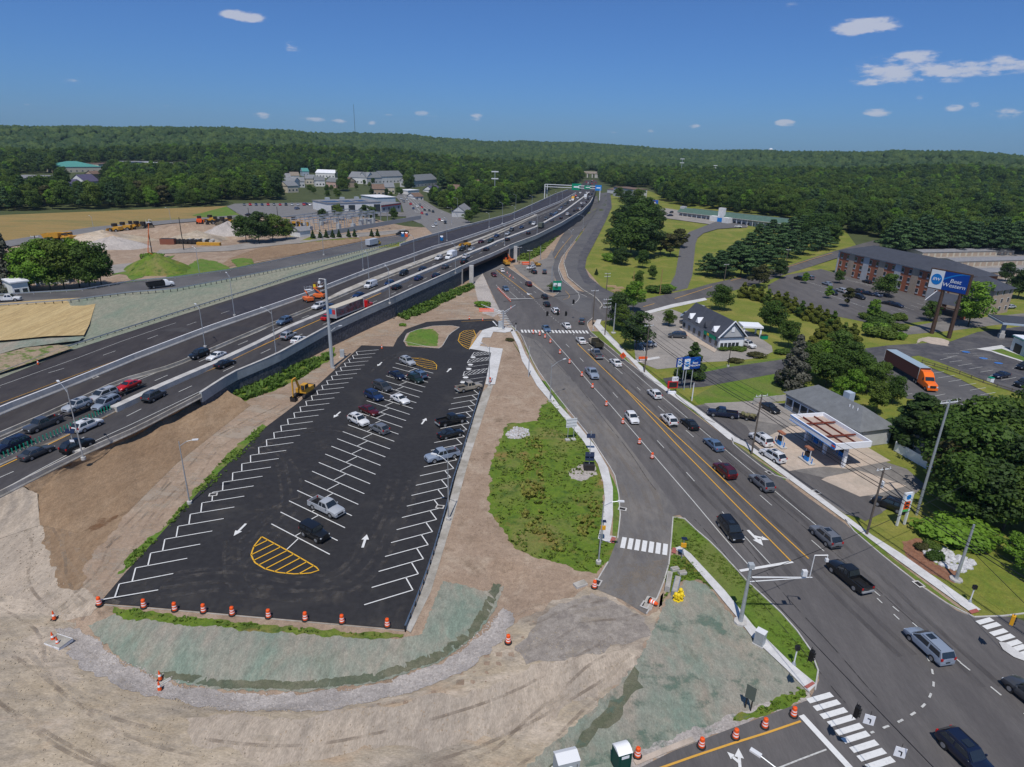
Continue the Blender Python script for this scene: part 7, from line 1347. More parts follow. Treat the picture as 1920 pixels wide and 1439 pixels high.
def wire(pts,sag,label,r=.028,name='overhead_wire',n=10):
 q=MB()
 for a,b in zip(pts,pts[1:]):
  L=(b-a).length;P_=[a.lerp(b,k/n)-Vector((0,0,4*sag*(L/40)**2*(k/n)*(1-k/n)))for k in range(n+1)];q.path(P_,r,4)
 return tag(q.build(name,black),label,'wire')
tp=lambda p,h,dz=0,dx=0:Vector((p.x+dx,p.y,p.z+h-dz))
end=p1+(p1-p2)*1.0
for k,(dz,dx,lb)in enumerate(((.2,-.9,'topmost overhead wire of the pole line along the street'),(.2,.9,'second overhead wire on the far end of the crossarms'),(1.8,0,'middle overhead wire of the street pole line'),(2.6,.05,'thick lower cable of the street pole line'),(3.1,.05,'lowest cable of the street pole line'))):wire([tp(p4,h4,dz,dx),tp(p3,h3,dz,dx),tp(p2,h2,dz,dx),tp(p1,h1,dz,dx),Vector((end.x+dx,end.y,h1-dz-.8))],.55,lb,.028 if k<3 else .05)
end2=Vector((PZ(1760,1439,7.5).x,PZ(1760,1439,7.5).y,7.5));w0=Vector((mp.x+.2,mp.y,mp.z+mH-1.4));wire([w0,PZ(1790,1480,7.8)],.25,'span wire with traffic signals across the near junction',.035);wire([w0,Vector((PZ(1829,985).x,PZ(1829,985).y,9))],.5,'long span wire from the near mast to the steel mast by the rocks',.03)
wire([PZ(1829,1040,7.5),PZ(1960,1170,7)],.2,'span wire carrying the yellow signal at the right edge',.03);wire([tp(p5,h5,.5),Vector((PZ(943,619).x,PZ(943,619).y,8.5))],.4,'span wire across the far junction',.05)
def sighead(P_,label,mt=black,n_=1,back=True):
 t=thing('traffic_signal',label,'traffic signal',P_,.8);q=MB();q.box(-.22,.22,-.16,.16,-1.3,-.2);q.build('housing',mt,t)
 for k in range(3):q=MB();q.tube((0,-.17,-.4-.34*k),(0,-.30,-.4-.34*k),.12,n=8);q.build('visor',black,t)
 q=MB();q.tube((0,0,-.2),(0,0,.05),.03);q.build('hanger',dkmetal,t)
 if back:q=MB();q.box(-.38,.38,.161,.18,-1.45,-.05);q.build('backplate',black,t)
 return t
for(u,v,z,lb,m_)in((1525,1218,6.9,'black traffic signal over the grass corner by the near crosswalk',black),(1611,1322,6.6,'black traffic signal hanging over the start of the near crosswalk',black),(1903,1152,6.2,'yellow traffic signal at the right edge above the crosswalk',yel_sig),(1062,584,6.5,'black signal over the far junction right of the white car',black),(1047,583,6.5,'black signal over the far junction beside the white car',black),(1027,584,6.5,'black signal over the far junction left of the white car',black),(1076,562,6.5,'black signal over the mouth of the side road',black)):sighead(PZ(u,v,z),lb,m_)
for(u,v,lb)in((1630,1350,'white left turn sign hanging from the span wire, upper left of two'),(1688,1411,'white turn sign hanging from the span wire, lower right of two')):
 p=PZ(u,v,6.0);t=thing('turn_sign',lb,'sign',p,-.35);q=MB();q.box(-.4,.4,-.02,.02,-.5,.5);q.build('plate',swhite,t);q=MB();q.path([Vector((.1,-.04,-.3)),Vector((.1,-.04,.1)),Vector((-.15,-.04,.15))],.04,5);q.build('arrow',black,t);q=MB();q.tube((0,0,.5),(0,0,.95),.02);q.build('hanger',dkmetal,t)
def pedsig(base,top,label):
 p,H=hz(base,top);t=thing('pedestrian_signal',label,'pedestrian signal',p);q=MB();q.tube((0,0,0),(0,0,H-.4),.07);q.build('post',alum,t);q=MB();q.box(-.22,.22,-.16,.16,H-.5,H);q.build('signal_head',black,t);q=MB();q.lathe([(.28,0),(.12,.4)],n=8);q.build('base',steel,t)
pedsig((1488,1247),(1492,1231),'pedestrian signal on the sidewalk near the red tactile pad');pedsig((1818,1130),(1828,1100),'pedestrian signal by the right hand red tactile pad');pedsig((1112,620),(1114,605),'pedestrian signal at the far crosswalk, right end');pedsig((967,621),(969,609),'pedestrian signal at the far crosswalk, left end')
for(base,top,lb)in(((1128,1020),(1133,978),'yellow crosswalk beacon beside the street lamp left of the slip road'),((1278,1048),(1282,1010),'yellow crosswalk beacon with solar panel on the grass island')):
 p,H=hz(base,top);H=min(H,4.2);t=thing('crosswalk_beacon',lb,'beacon',p);q=MB();q.tube((0,0,0),(0,0,H),.06);q.build('post',steel,t);q=MB();q.box(-.35,.35,-.1,.1,H-1.3,H-.7);q.build('beacon',yel_sig,t);q=MB();q.box(-.35,.35,-.3,.3,H,H+.04);q.build('solar_panel',solar_m,t)
a,b=PS(1021,367,zh),PS(1124,372,zh);t=thing('sign_gantry','white overhead sign gantry with green signs across the highway','gantry',(a.x,a.y,a.z));b=b-a;HG=10.5
q=MB();q.tube((0,0,-6),(0,0,HG),.5,n=6);q.tube((2.5,3,-6),(2.5,3,HG),.4,n=6);q.build('post',alum,t);q=MB();q.tube((b.x,b.y,-2),(b.x,b.y,HG),.5,n=6);q.build('post',alum,t);q=MB();q.obox((b.x/2,b.y/2),(b.x,b.y),b.xy.length,.8,HG-.2,HG+.4);q.obox((b.x/2,b.y/2),(b.x,b.y),b.xy.length,.8,HG-2.3,HG-1.8);q.build('truss',alum,t)
for k,(w_,h_,m_)in((.575,(9,6,sgreen)),(.78,(7,3.4,sgreen)),(.965,(6,5,sblue2))):q=MB();c_=b*k;q.obox((c_.x,c_.y-1),(1,.1),w_,.3,HG-1-h_/2,HG-1+h_/2);q.build('sign_panel',m_,t);q=MB();q.obox((c_.x,c_.y-1.2),(1,.1),w_*.6,.1,HG-1-h_*.12,HG-1+h_*.1);q.build('legend',swhite,t)
# ---------- trees
def leafmat(name,a,b,c,trans=.33):
 M=bpy.data.materials.new(name);M.use_nodes=True;t=M.node_tree;p=t.nodes['Principled BSDF'];p.inputs['Roughness'].default_value=.62;p.inputs['Specular IOR Level'].default_value=.25
 oi=N(t,'ShaderNodeObjectInfo');r=N(t,'ShaderNodeValToRGB');r.color_ramp.elements[0].color=tuple(a)+(1,);r.color_ramp.elements[1].color=tuple(c)+(1,);e=r.color_ramp.elements.new(.5);e.color=tuple(b)+(1,);t.links.new(oi.outputs['Random'],r.inputs[0])
 at=N(t,'ShaderNodeAttribute');at.attribute_name='tint';mr=N(t,'ShaderNodeMapRange');mr.inputs[3].default_value=.62;mr.inputs[4].default_value=1.45;t.links.new(at.outputs['Fac'],mr.inputs[0])
 hs=N(t,'ShaderNodeVectorMath',operation='SCALE');t.links.new(r.outputs[0],hs.inputs[0]);t.links.new(mr.outputs[0],hs.inputs['Scale']);t.links.new(hs.outputs[0],p.inputs['Base Color'])
 tr=N(t,'ShaderNodeBsdfTranslucent');t.links.new(hs.outputs[0],tr.inputs[0]);mx=N(t,'ShaderNodeMixShader');mx.inputs[0].default_value=trans;o=t.nodes['Material Output'];t.links.new(p.outputs[0],mx.inputs[1]);t.links.new(tr.outputs[0],mx.inputs[2]);t.links.new(mx.outputs[0],o.inputs[0]);return M
lf_broad=leafmat('leaves_broad',(.050,.098,.016),(.072,.126,.020),(.108,.160,.024));lf_bright=leafmat('leaves_bright',(.12,.235,.022),(.135,.25,.026),(.15,.26,.03),.35);lf_dark=leafmat('leaves_dark',(.036,.070,.018),(.044,.082,.019),(.052,.092,.022))
lf_pine=leafmat('needles',(.038,.080,.028),(.050,.098,.032),(.064,.118,.038),.15);lf_olive=leafmat('leaves_olive',(.06,.065,.02),(.075,.075,.024),(.09,.085,.03));lf_gold=leafmat('leaves_gold_green',(.10,.125,.018),(.12,.14,.02),(.135,.15,.022));lf_grey=leafmat('needles_grey',(.072,.082,.06),(.08,.085,.062),(.085,.085,.065),.1)
lf_weed=leafmat('weed_leaves',(.11,.19,.03),(.13,.21,.03),(.16,.22,.04),.4)
bark=mat('bark',(.085,.07,.055),.95,c2=(.13,.11,.09),scale=3,bump=.5,bscale=8)
def leafmesh(name,pts,size,mt,seed_,up=.35):
 rs=np.random.RandomState(seed_);P_=np.array([p[:3]for p in pts]);nr=np.array([p[3:6]for p in pts]);tint=np.array([p[6]for p in pts]);n=len(P_)
 nr=nr+rs.normal(0,.55,(n,3))+np.array([0,0,up]);nr/=np.linalg.norm(nr,axis=1)[:,None]
 a=np.cross(nr,rs.normal(0,1,(n,3)));a/=np.linalg.norm(a,axis=1)[:,None];b=np.cross(nr,a);s_=size*(.65+.7*rs.rand(n))[:,None]
 V=np.stack([P_-a*s_-b*s_*.7,P_+a*s_-b*s_*.5,P_+a*s_*.8+b*s_*.75+nr*s_*.2,P_-a*s_*.7+b*s_*.6],1).reshape(-1,3)
 me=bpy.data.meshes.new(name);me.vertices.add(4*n);me.vertices.foreach_set('co',V.astype(np.float32).ravel());me.loops.add(4*n);me.loops.foreach_set('vertex_index',np.arange(4*n,dtype=np.int32));me.polygons.add(n);me.polygons.foreach_set('loop_start',np.arange(0,4*n,4,dtype=np.int32));me.polygons.foreach_set('loop_total',np.full(n,4,dtype=np.int32))
 at=me.attributes.new('tint','FLOAT','FACE');at.data.foreach_set('value',np.clip(tint+rs.normal(0,.12,n),0,1).astype(np.float32));me.materials.append(mt);me.update();me.validate();return me
def lobes(H,R,shape,rs,n):
 out=[]
 for i in range(n):
  if shape=='broad':
   k=rs.random();z=H*(.28+.68*k);rad=R*(1-abs(k-.42)**1.7*1.6)*(.55+.4*rs.random());a=rs.random()*6.283+i*2.4;rr=max(0,rad)*(.3+.7*rs.random());out.append((rr*math.cos(a),rr*math.sin(a),z,R*(.20+.17*rs.random()),.8))
  elif shape=='cone':
   k=(i+.5)/n;z=H*(.06+.9*k);rr=R*(1-k)*.75;a=i*2.4;out.append((rr*math.cos(a),rr*math.sin(a),z,R*(.18+.42*(1-k)),.75))
  elif shape=='pine':
   k=(i+.5)/n;z=H*(.22+.74*k);rr=R*(1-k**1.5)*(.35+.6*rs.random());a=i*2.4+rs.random();out.append((rr*math.cos(a),rr*math.sin(a),z,R*(.22+.16*(1-k)),.42))
  elif shape=='bush':
   a=rs.random()*6.283;rr=R*.6*rs.random()**.5;out.append((rr*math.cos(a),rr*math.sin(a),H*(.3+.3*rs.random()),R*(.35+.25*rs.random()),.9*H/R*.6))
 return out
def tree_proto(name,shape,H,R,mt,seed_,n=20,per=230,size=.24,trunk=.16,bare=.27):
 rs=random.Random(seed_);lb=lobes(H,R,shape,rs,n);pts=[]
 for(x,y,z,r,sq)in lb:
  tn=rs.random()
  for _ in range(int(per*(r/(R*.35))**1.6)+20):
   u=rs.uniform(-1,1);a=rs.random()*6.283;s_=math.sqrt(1-u*u);d=(s_*math.cos(a),s_*math.sin(a),u);q=r*(.72+.36*rs.random()**.7)
   if d[2]<-.55 and rs.random()<.6:continue
   pts.append((x+d[0]*q,y+d[1]*q,max(.05,z+d[2]*q*sq),d[0],d[1],d[2],.25+.5*tn))
 cm=leafmesh(name+'_crown',pts,size,mt,seed_)
 t=MB();t.tube((0,0,-.4),(0,0,H*.45),trunk*H/12,trunk*.6*H/12,n=7);
 if shape!='bush':
  for k,(x,y,z,r,sq)in enumerate(lb[::3]):t.tube((0,0,H*(.18+.3*rs.random()))if shape=='broad' else(0,0,z-.1),(x*.85,y*.85,z),.07*H/12,.03,n=5)
  if shape!='broad':t.tube((0,0,H*.4),(0,0,H*.93),trunk*.6*H/12,.04,n=6)
 tm=t.mesh(name+'_trunk',bark,True);return(cm,tm,H)
TP={}
for i in range(5):TP['b%d'%i]=tree_proto('broad','broad',12,4.6+(i%3)*.5,lf_broad,10+i,n=38+3*i,per=175,size=.21)
for i in range(2):TP['d%d'%i]=tree_proto('dark','broad',12,4.7,lf_dark,20+i,n=44,per=170,size=.21)
for i in range(2):TP['g%d'%i]=tree_proto('bright','broad',12,4.2,lf_bright,30+i,n=36,per=160,size=.21)
for i in range(3):TP['p%d'%i]=tree_proto('pine','pine',14,4.2,lf_pine,40+i,n=26,per=200,size=.22)
TP['o0']=tree_proto('olive','broad',10,3.8,lf_olive,50,n=20);TP['o1']=tree_proto('olive','broad',10,4.2,lf_olive,51,n=16,per=150)
TP['c0']=tree_proto('conifer','cone',12,3.2,lf_dark,60,n=16,per=330);TP['s0']=tree_proto('spruce','cone',12,2.9,lf_grey,61,n=20,per=150,size=.2)
TP['a0']=tree_proto('golden','cone',6,2.2,lf_gold,62,n=11,per=260,size=.16);TP['a1']=tree_proto('golden','cone',6,2.0,lf_broad,63,n=10,per=260,size=.16)
TP['u0']=tree_proto('bush','bush',2.2,2.0,lf_broad,70,n=9,per=130,size=.15);TP['u1']=tree_proto('bush','bush',2.4,2.1,lf_bright,71,n=9,per=130,size=.15);TP['u2']=tree_proto('bush','bush',2.0,2.0,lf_olive,72,n=8,per=110,size=.15)
TN={'b':('deciduous_tree','tree'),'d':('deciduous_tree','tree'),'g':('deciduous_tree','tree'),'p':('pine_tree','pine'),'o':('deciduous_tree','tree'),'c':('conifer_tree','conifer'),'s':('spruce_tree','spruce'),'a':('arborvitae','evergreen shrub'),'u':('bush','bush')}
CROWN1={}
def tree(k,u,v,h,label,group=None,wd=1.,p=None,rz=None):
 if p is None:p=PG(u,v)
 cm,tm,H=TP[k];s_=h/H;nm_,ct=TN[k[0]];t=thing(nm_,label,ct,(p.x,p.y,p.z-.05),rz if rz is not None else rnd()*6.28,group);t.scale=(s_*wd,s_*wd,s_)
 c=bpy.data.objects.new('crown',cm);col.objects.link(c);c.parent=t;c2=bpy.data.objects.new('trunk',tm);col.objects.link(c2);c2.parent=t
 CROWN1.setdefault(k,c);return t
NT=[('b2',878,418,9,1,'tree in front of the grey house by the bridge parapet'),('b4',890,408,9,1,'tree right of the grey house by the bridge parapet'),('s0',22,548,19,1.0,'tall grey thin tree at the left edge of the ramp road'),('g0',58,548,14,1.1,'bright leafy tree left in the group by the ramp road'),('b1',78,530,14,1.1,'airy tree between the white walls of the left group'),('g1',96,548,16,1.0,'brightest green tree in the middle of the left group'),('b2',122,546,16,1.1,'mid green tree with pale trunk in the left group'),('g0',150,540,16,1.0,'tall full crowned tree in the left group'),('b4',170,546,15,.9,'olive tinted tree with a white trunk in the left group'),('b0',192,542,14,1.0,'tree at the right end of the left group'),('b3',462,455,13,1.2,'left round tree of the dark clump behind the haul road'),('d0',486,457,15,1.2,'biggest round tree of the dark clump behind the haul road'),('b1',512,453,13,1.2,'third round tree of the dark clump behind the haul road'),('b4',537,450,10,1.1,'small round tree at the right of the dark clump'),('d1',606,420,9,1,'dark tree at the left corner of the substation'),('b0',634,414,10,1,'tree in front of the first garage doors'),('d0',684,414,10,1.1,'round tree in front of the right garage doors'),('b2',699,414,9,1,'second round tree in front of the right garage doors'),('b4',738,412,8,1,'tree beside the grey block of the garage'),('b0',1160,374,9,1,'small tree at the top of the wooded strip by the curved ramp'),('d0',1176,388,11,1.1,'dark tree near the top of the wooded strip'),('b3',1198,380,10,1.1,'tree near the top right of the wooded strip'),('d1',1182,410,13,1.1,'dark tall tree in the upper wooded strip'),('b1',1212,412,13,1.2,'wide tree right in the upper wooded strip'),('d0',1166,434,13,1.1,'tree on the left flank of the wooded strip'),('b4',1196,442,15,1.2,'tallest tree of the wooded strip'),('d1',1224,440,13,1.1,'tree on the right flank of the wooded strip'),('d0',1157,472,12,1,'lower left tree of the wooded strip'),('b2',1182,480,15,1.2,'broad tree in the lower wooded strip'),('d1',1210,484,14,1.1,'dark tree in the lower wooded strip'),('u1',1149,490,4,1.2,'bright bush at the lower left of the wooded strip'),('d0',1166,497,7,1.1,'small dark tree below the wooded strip'),('b3',1204,503,9,1,'slim tree alone below the wooded strip'),('b1',1197,534,6,1,'small tree on the grass by the new yellow pole'),('b4',1222,524,6,.9,'thin young tree near the motel driveway mouth'),('u0',1232,548,3.5,1.5,'bush by the mouth of the motel driveway, left of two'),('u1',1250,545,3,1.5,'bush by the mouth of the motel driveway, right of two'),('o0',1256,482,11,1.2,'brownish tree beside the motel driveway'),('o1',1272,466,11,1.1,'reddish brown tree behind the other by the motel driveway'),('o0',1238,478,8,1,'small brownish tree left of the driveway pair'),('c0',1118,516,3,1,'tiny lone fir on the grass inside the ramp bend'),('g0',1186,586,11,1.2,'bright tree at the corner of the side road'),('d1',1158,612,11,1.1,'dark tree at the far junction by the curved sidewalk'),('d0',1192,655,11,1.15,'large dark tree between sidewalk and bank lot'),('b0',1166,622,8,1,'tree tucked under the dark tree at the far junction'),('b1',1253,612,5.5,1,'small round tree alone in the bank lot'),('c0',1296,708,9.5,1.15,'dark egg shaped tree behind the small hotel signs'),('b2',1351,582,9,1.1,'round green tree on the lawn corner behind the bank'),('b4',1443,622,9.5,1.15,'round tree on the slope above the drive-through'),('b0',1477,652,8,1.1,'lower round tree right of the drive-through'),('s0',1484,728,14,1.0,'grey spruce at the edge of the forecourt lawn'),('d1',1475,728,5,1.2,'low dark growth at the foot of the grey spruce'),('b2',1530,454,17,1.1,'big broadleaf at the right end of the pine group'),('b4',1502,440,16,1.1,'tall broadleaf behind the pine group'),('b0',1556,464,13,1.1,'round broadleaf where the side road passes the hotel'),('d0',1462,522,9,1.0,'low dark tree in front of the pine group'),('u1',285,486,3,1.6,'bright bush on top of the weedy mound'),('u1',305,497,2.6,1.8,'bright bush on the right flank of the weedy mound'),('u0',270,512,2.4,1.6,'green bush on the left flank of the weedy mound'),('u0',322,508,2.2,1.6,'low bush at the right foot of the weedy mound'),('b3',1573,532,6,1,'small round tree at the corner of the hotel lot'),('b2',1658,556,9,1.3,'spreading tree in the middle of the hotel lot'),('o0',1587,576,7,1,'dull green tree low in the hotel lot'),('g1',1552,560,5,1,'young bright tree on the hotel lot island'),('g0',1509,532,5,1,'young bright tree at the head of the hotel lot'),('g0',1635,598,7,1,'light tree at the lower edge of the hotel lot'),('b1',1742,602,7,1,'tree between the left sign post and the canopy piers'),('g1',1815,612,15,1.15,'big bright maple behind the giant sign'),('d0',1908,560,12,1.2,'dark tree behind the hotel wing at the right edge'),('d1',1884,528,9,1.1,'dark tree between hotel wing and storage roofs'),('o1',1422,538,9,1.3,'olive tree at the foot of the pines by the side road'),('b0',1560,455,8,1,'tree at the end of the side road by the hotel'),('b1',1512,704,8.5,1.2,'tree above the grey shop roof, leftmost'),('g0',1534,692,8,1,'light tree left in the thicket beside the truck'),('b3',1548,724,8.5,1.2,'tree behind the ridge of the grey shop roof'),('b4',1566,682,9,1.2,'tall tree in the thicket near the driveway'),('b0',1588,706,9,1.2,'tree in the middle of the thicket'),('b2',1606,728,9,1.2,'tree above the shop cupola'),('g1',1596,748,7,1.1,'light tree right behind the shop roof'),('b1',1624,738,8,1.0,'tree left of the maroon trailer'),('b3',1650,732,7.5,.85,'tree overlapping the middle of the maroon trailer'),('b2',1672,757,6.5,.9,'tree just below the maroon trailer'),('b0',1640,775,7,1.0,'tree between the shop roof and the maroon trailer'),('g0',1570,752,6,1,'small light tree at the shop ridge'),('c0',1706,836,11.5,1.6,'dark round evergreen at the right end of the shop'),('d0',1734,812,8,1,'dark tree beside the lot below the orange cab'),('b4',1756,850,9,1.1,'tree behind the white vinyl fence'),('b1',1775,888,12,1.2,'tree at the left front of the big right hand wood'),('b2',1806,868,13,1.3,'tall tree at the top left of the big right hand wood'),('d1',1845,880,13,1.3,'dark tree at the top of the big right hand wood'),('b3',1884,868,13,1.3,'tree at the top right of the big right hand wood'),('b0',1925,850,13,1.3,'tree of the right hand wood at the picture edge'),('b4',1808,932,13,1.2,'broad tree in the middle of the right hand wood'),('d0',1850,940,13,1.3,'darkest tree in the middle of the right hand wood'),('b2',1892,930,13,1.3,'tree right of the middle of the right hand wood'),('b1',1935,920,13,1.3,'tree at the edge right of the right hand wood'),('o0',1763,926,9,1,'yellowish tree right beside the tall galvanised pole'),('b3',1790,978,11,1.1,'front tree of the right hand wood with bare lower limbs'),('d1',1838,985,11,1.2,'front dark tree of the right hand wood'),('b0',1880,995,10,1.2,'front right tree of the right hand wood'),('b4',1925,1000,10,1.3,'frontmost tree at the right edge'),('g1',1900,1050,4,1.5,'bright shrub in front of the right hand wood'),('g0',1925,1085,4.5,1.3,'bright young tree on the corner lawn at the edge'),('u1',1785,1002,3.2,1.9,'bright bush mass behind the white rocks'),('u1',1808,1008,3,1.6,'second bright bush behind the white rocks'),('u0',1745,1028,1.2,1.1,'small bush in the red planting bed, upper'),('u0',1757,1048,1.2,1.2,'small bush in the red planting bed, lower'),('u2',1728,1030,1,1,'small dull bush in the red planting bed'),('u0',1385,658,1.4,1.9,'clipped bush before the bank gable, right'),('u0',1352,655,1.4,1.9,'clipped bush before the bank gable, left'),('u2',1420,670,1.5,1.7,'low bush on the lawn by the drive-through exit'),('u2',1380,680,1.3,1.6,'low bush on the lawn below the bank'),('u0',1464,663,1.8,1.4,'bush on the mown slope right of the drive-through'),('b0',1040,547,3.4,2.2,'leafy thicket around the green direction sign'),('u1',905,575,2.6,1.2,'bush beside the orange work gear left of the far junction'),('u1',755,612,1.2,1,'weed bush by the lot driveway'),('u2',955,640,1,1.4,'low weeds by the plaza')]
for(k,u,v,h,wd,lb)in NT:tree(k,u,v,h*(1.2 if 1140<u<1240 and v<500 else .94),lb,None,wd*(1.45 if v<500 and k[0]in 'bdo' and u>1100 else 1.12))
for i in range(9):tree('c0',(587,601,612,624,636,654,665,697,708)[i],448-.5*i,4.5,'small fir in the row before the substation, %s from the left'%ords[i],'small firs before the substation')
AR=[(1393,556),(1409,559),(1424,563),(1439,568),(1455,572),(1470,577),(1486,585),(1501,592),(1516,598),(1531,603),(1546,608),(1560,614),(1536,640),(1549,645),(1564,630),(1580,636),(1596,640)]
for i,(u,v)in enumerate(AR):tree('a0' if i%4!=3 else 'a1',u,v+2,5.2+rnd(),('golden green evergreen of the hotel hedge, %s from the left end'%ords[i].replace('nearest','first')),'golden evergreens between the bank lawn and the hotel lot',1.15)
for i in range(16):tree(random.choice(['u0','u1','u2','u0']),1598+rnd()*95,596+rnd()*40,2+rnd()*1.6,'garden shrub on the bank below the hotel lot','shrubs between the hotel lot and the driveway',1.2)
PN=[(1325,517,10),(1346,521,12),(1366,516,13),(1388,520,14),(1410,521,12),(1434,514,13),(1402,488,14),(1378,498,12),(1432,484,15),(1457,492,14),(1477,484,14),(1445,452,13),(1482,450,14),(1502,446,14),(1524,450,14),(1547,448,15),(1505,478,12),(1540,468,13),(1463,468,15),(1420,462,13),(1520,470,13)]
for i,(u,v,h)in enumerate(PN):tree('p%d'%(i%3),u,v,h,'pine in the group below the motel, %s'%(('%s from the left'%ords[i])if i<12 else 'one of the crowded right hand ones'),'pines below the motel',1.75)
for i in range(24):tree('p%d'%(i%3),1668+i*12,474+(i%3)*-6+abs(i-8)*.3,16+rnd()*3,'tall pine in the dark row behind the storage units, %s from the left'%ords[i].replace('nearest','first'),'pines behind the storage units',1.6)
def project(x,y,z):
 p=Vector((x,y,z-CH));d=p.dot(_f);return(960+CF*p.dot(_R)/d,719.5-CF*p.dot(_U)/d)if d>1 else(-999,9999)
EXC=[(30,326,118,374),(104,312,205,346),(184,306,362,334),(122,342,198,380),(420,376,612,420),(526,326,640,380),(650,332,762,366),(770,340,826,362),(600,360,770,415),(760,358,804,386),(806,356,870,378),(864,390,892,420),(1150,352,1220,384),(1090,326,1124,372),(888,352,904,366)]
BX=[-400,0,430,590,600,745,770,845,880,960,1022,1062,1092,1093,1122,1126,1150,1222,1240,1268,1480,1500,1560,1640,1660,1800,1920,2300];BY=[398,397,387,380,376,366,384,398,406,388,360,350,340,320,320,340,352,354,376,385,412,420,438,444,462,466,474,500]
def wooded(x,y,z=None):
 z=G(x,y)if z is None else z;u,v=project(x,y,z)
 if u<-160 or u>2080 or v<225 or v>interp(u,BX,BY):return False
 for(a,b,c_,d)in EXC:
  if a<u<c_ and b<v<d:return False
 if 1262<u<1494 and v>386+(u-1268)*.115 and v<446:return False
 if 742<u<880 and v>366+(u-742)*.30 and v<386+(u-742)*.36:return False
 return True
def scatter(zone,n,kinds,h0,h1,label,group,mind=7,free=False):
 pts=[];tries=0
 while len(pts)<n and tries<n*200:
  tries+=1;u=zone[0]+rnd()*(zone[2]-zone[0]);v=zone[1]+rnd()*(zone[3]-zone[1]);p=PG(u,v)
  if(not free and not wooded(p.x,p.y,p.z))or any((p.x-q.x)**2+(p.y-q.y)**2<mind*mind for q in pts):continue
  pts.append(p);tree(random.choice(kinds),0,0,h0+rnd()*(h1-h0),label,group,1.1,p)
 return[(p.x,p.y)for p in pts]
used=[]
used+=scatter((-20,372,440,398),62,['b0','b1','b2','b3','b4','d0','g0','o0'],10,15,'tree in the dense row behind the dry field','trees behind the dry field')
used+=scatter((880,345,1060,404),26,['b0','b1','g1','b3','b4','g0'],11,17,'tree in the wood along the far side of the highway','trees left of the far highway')
used+=scatter((1240,366,1660,462),56,['b0','b1','b2','d0','d1','p0','b4'],12,17,'tree at the edge of the wood behind the motel and hotel','trees behind the motel')
used+=scatter((640,345,900,402),22,['b0','b2','d1','b3'],8,12,'tree among the houses by the far cross road','trees among the far houses')
used+=scatter((1140,340,1260,372),12,['b0','b2','d1','b3'],9,13,'tree beside the far warehouse','trees by the warehouse')
used+=scatter((528,338,762,378),34,['b0','b3','d1','b4'],5,8,'small garden tree between the houses of the far settlement','garden trees of the far settlement',9,True)
def lump(name,seed_):
 rs=random.Random(seed_);bm=bmesh.new();bmesh.ops.create_icosphere(bm,subdivisions=3,radius=.5)
 for v in bm.verts:
  n=v.co.normalized();k=1+.20*math.sin(5*n.x+seed_)*math.cos(4*n.y+seed_)+.13*math.sin(9*n.z+7*n.x+seed_)+.09*(rs.random()-.5)+.10*math.sin(13*n.y-8*n.x);v.co*=k;v.co.z=v.co.z*.85+.32
 me=bpy.data.meshes.new(name);bm.to_mesh(me);bm.free();at=me.attributes.new('tint','FLOAT','FACE');at.data.foreach_set('value',[.15+.55*rs.random()for _ in me.polygons]);me.polygons.foreach_set('use_smooth',[True]*len(me.polygons));return me
fm=leafmat('far_canopy',(.022,.050,.012),(.036,.068,.015),(.058,.094,.018),.0)
t_=fm.node_tree;gg=N(t_,'ShaderNodeNewGeometry');nn_=N(t_,'ShaderNodeTexNoise');nn_.inputs['Scale'].default_value=.55;nn_.inputs['Detail'].default_value=6;t_.links.new(gg.outputs['Position'],nn_.inputs['Vector']);bb_=N(t_,'ShaderNodeBump');bb_.inputs['Strength'].default_value=1;bb_.inputs['Distance'].default_value=1.6;t_.links.new(nn_.outputs[0],bb_.inputs['Height']);t_.links.new(bb_.outputs[0],t_.nodes['Principled BSDF'].inputs['Normal'])
FP=[]
for i in range(3):o=bpy.data.objects.new('deciduous_tree',lump('canopy_clump',i*1.7+1));o.data.materials.append(fm);FP.append(o)
far_pts=[]
rs_=np.random.RandomState(3)
def ring(r0,r1,s0,s1):
 r=r0
 while r<r1:
  sp=s0+(s1-s0)*(r-r0)/(r1-r0);a=-46+rs_.rand()*.5;da=math.degrees(sp/r)
  while a<46:
   rr=r+(rs_.rand()-.5)*sp*.9;aa=math.radians(a+(rs_.rand()-.5)*da*.9);x,y=rr*math.sin(aa),rr*math.cos(aa);a+=da;z=G(x,y)
   if wooded(x,y,z):yield x,y,z,sp,rr
  r+=sp*.9
for x,y,z,sp,rr in ring(330,1250,7.5,10):
 if rr<700 and any(abs(x-a)<5 and abs(y-b)<5 for a,b in used):continue
 k=rs_.rand();far_pts.append((x,y,z-.3,(.6+.8*rs_.rand())*(1.0+.25*(rr/1250)),int(rs_.randint(0,7))if k<.9 else 7))
for x,y,z,sp,rr in ring(1250,4200,13,22):far_pts.append((x,y,z,min(24,sp*1.25)*(.5+.9*rs_.rand()),8+int(rs_.randint(0,3))))
SRC=[CROWN1[k]for k in('b0','b1','b2','b3','b4','d0','g0','p0')]+FP
for i,o in enumerate(FP):
 p=farpt(1040+i*330,282+i*4,2900+i*60);o.location=(p.x,p.y,G(p.x,p.y)+3);o.scale=(22,)*3;col.objects.link(o);tag(o,'distant tree crown on the far ridge, %s from the left'%ords[i],'tree')
me=bpy.data.meshes.new('woodland');me.vertices.add(len(far_pts));me.vertices.foreach_set('co',np.array([p[:3]for p in far_pts],dtype=np.float32).ravel())
for nm_,j,ty in(('sc',3,'FLOAT'),('vi',4,'INT')):at=me.attributes.new(nm_,ty,'POINT');at.data.foreach_set('value',[p[j]for p in far_pts])
wo_=bpy.data.objects.new('woodland',me);col.objects.link(wo_);tag(wo_,'continuous deciduous forest covering the hills to the horizon','forest',kind='stuff')
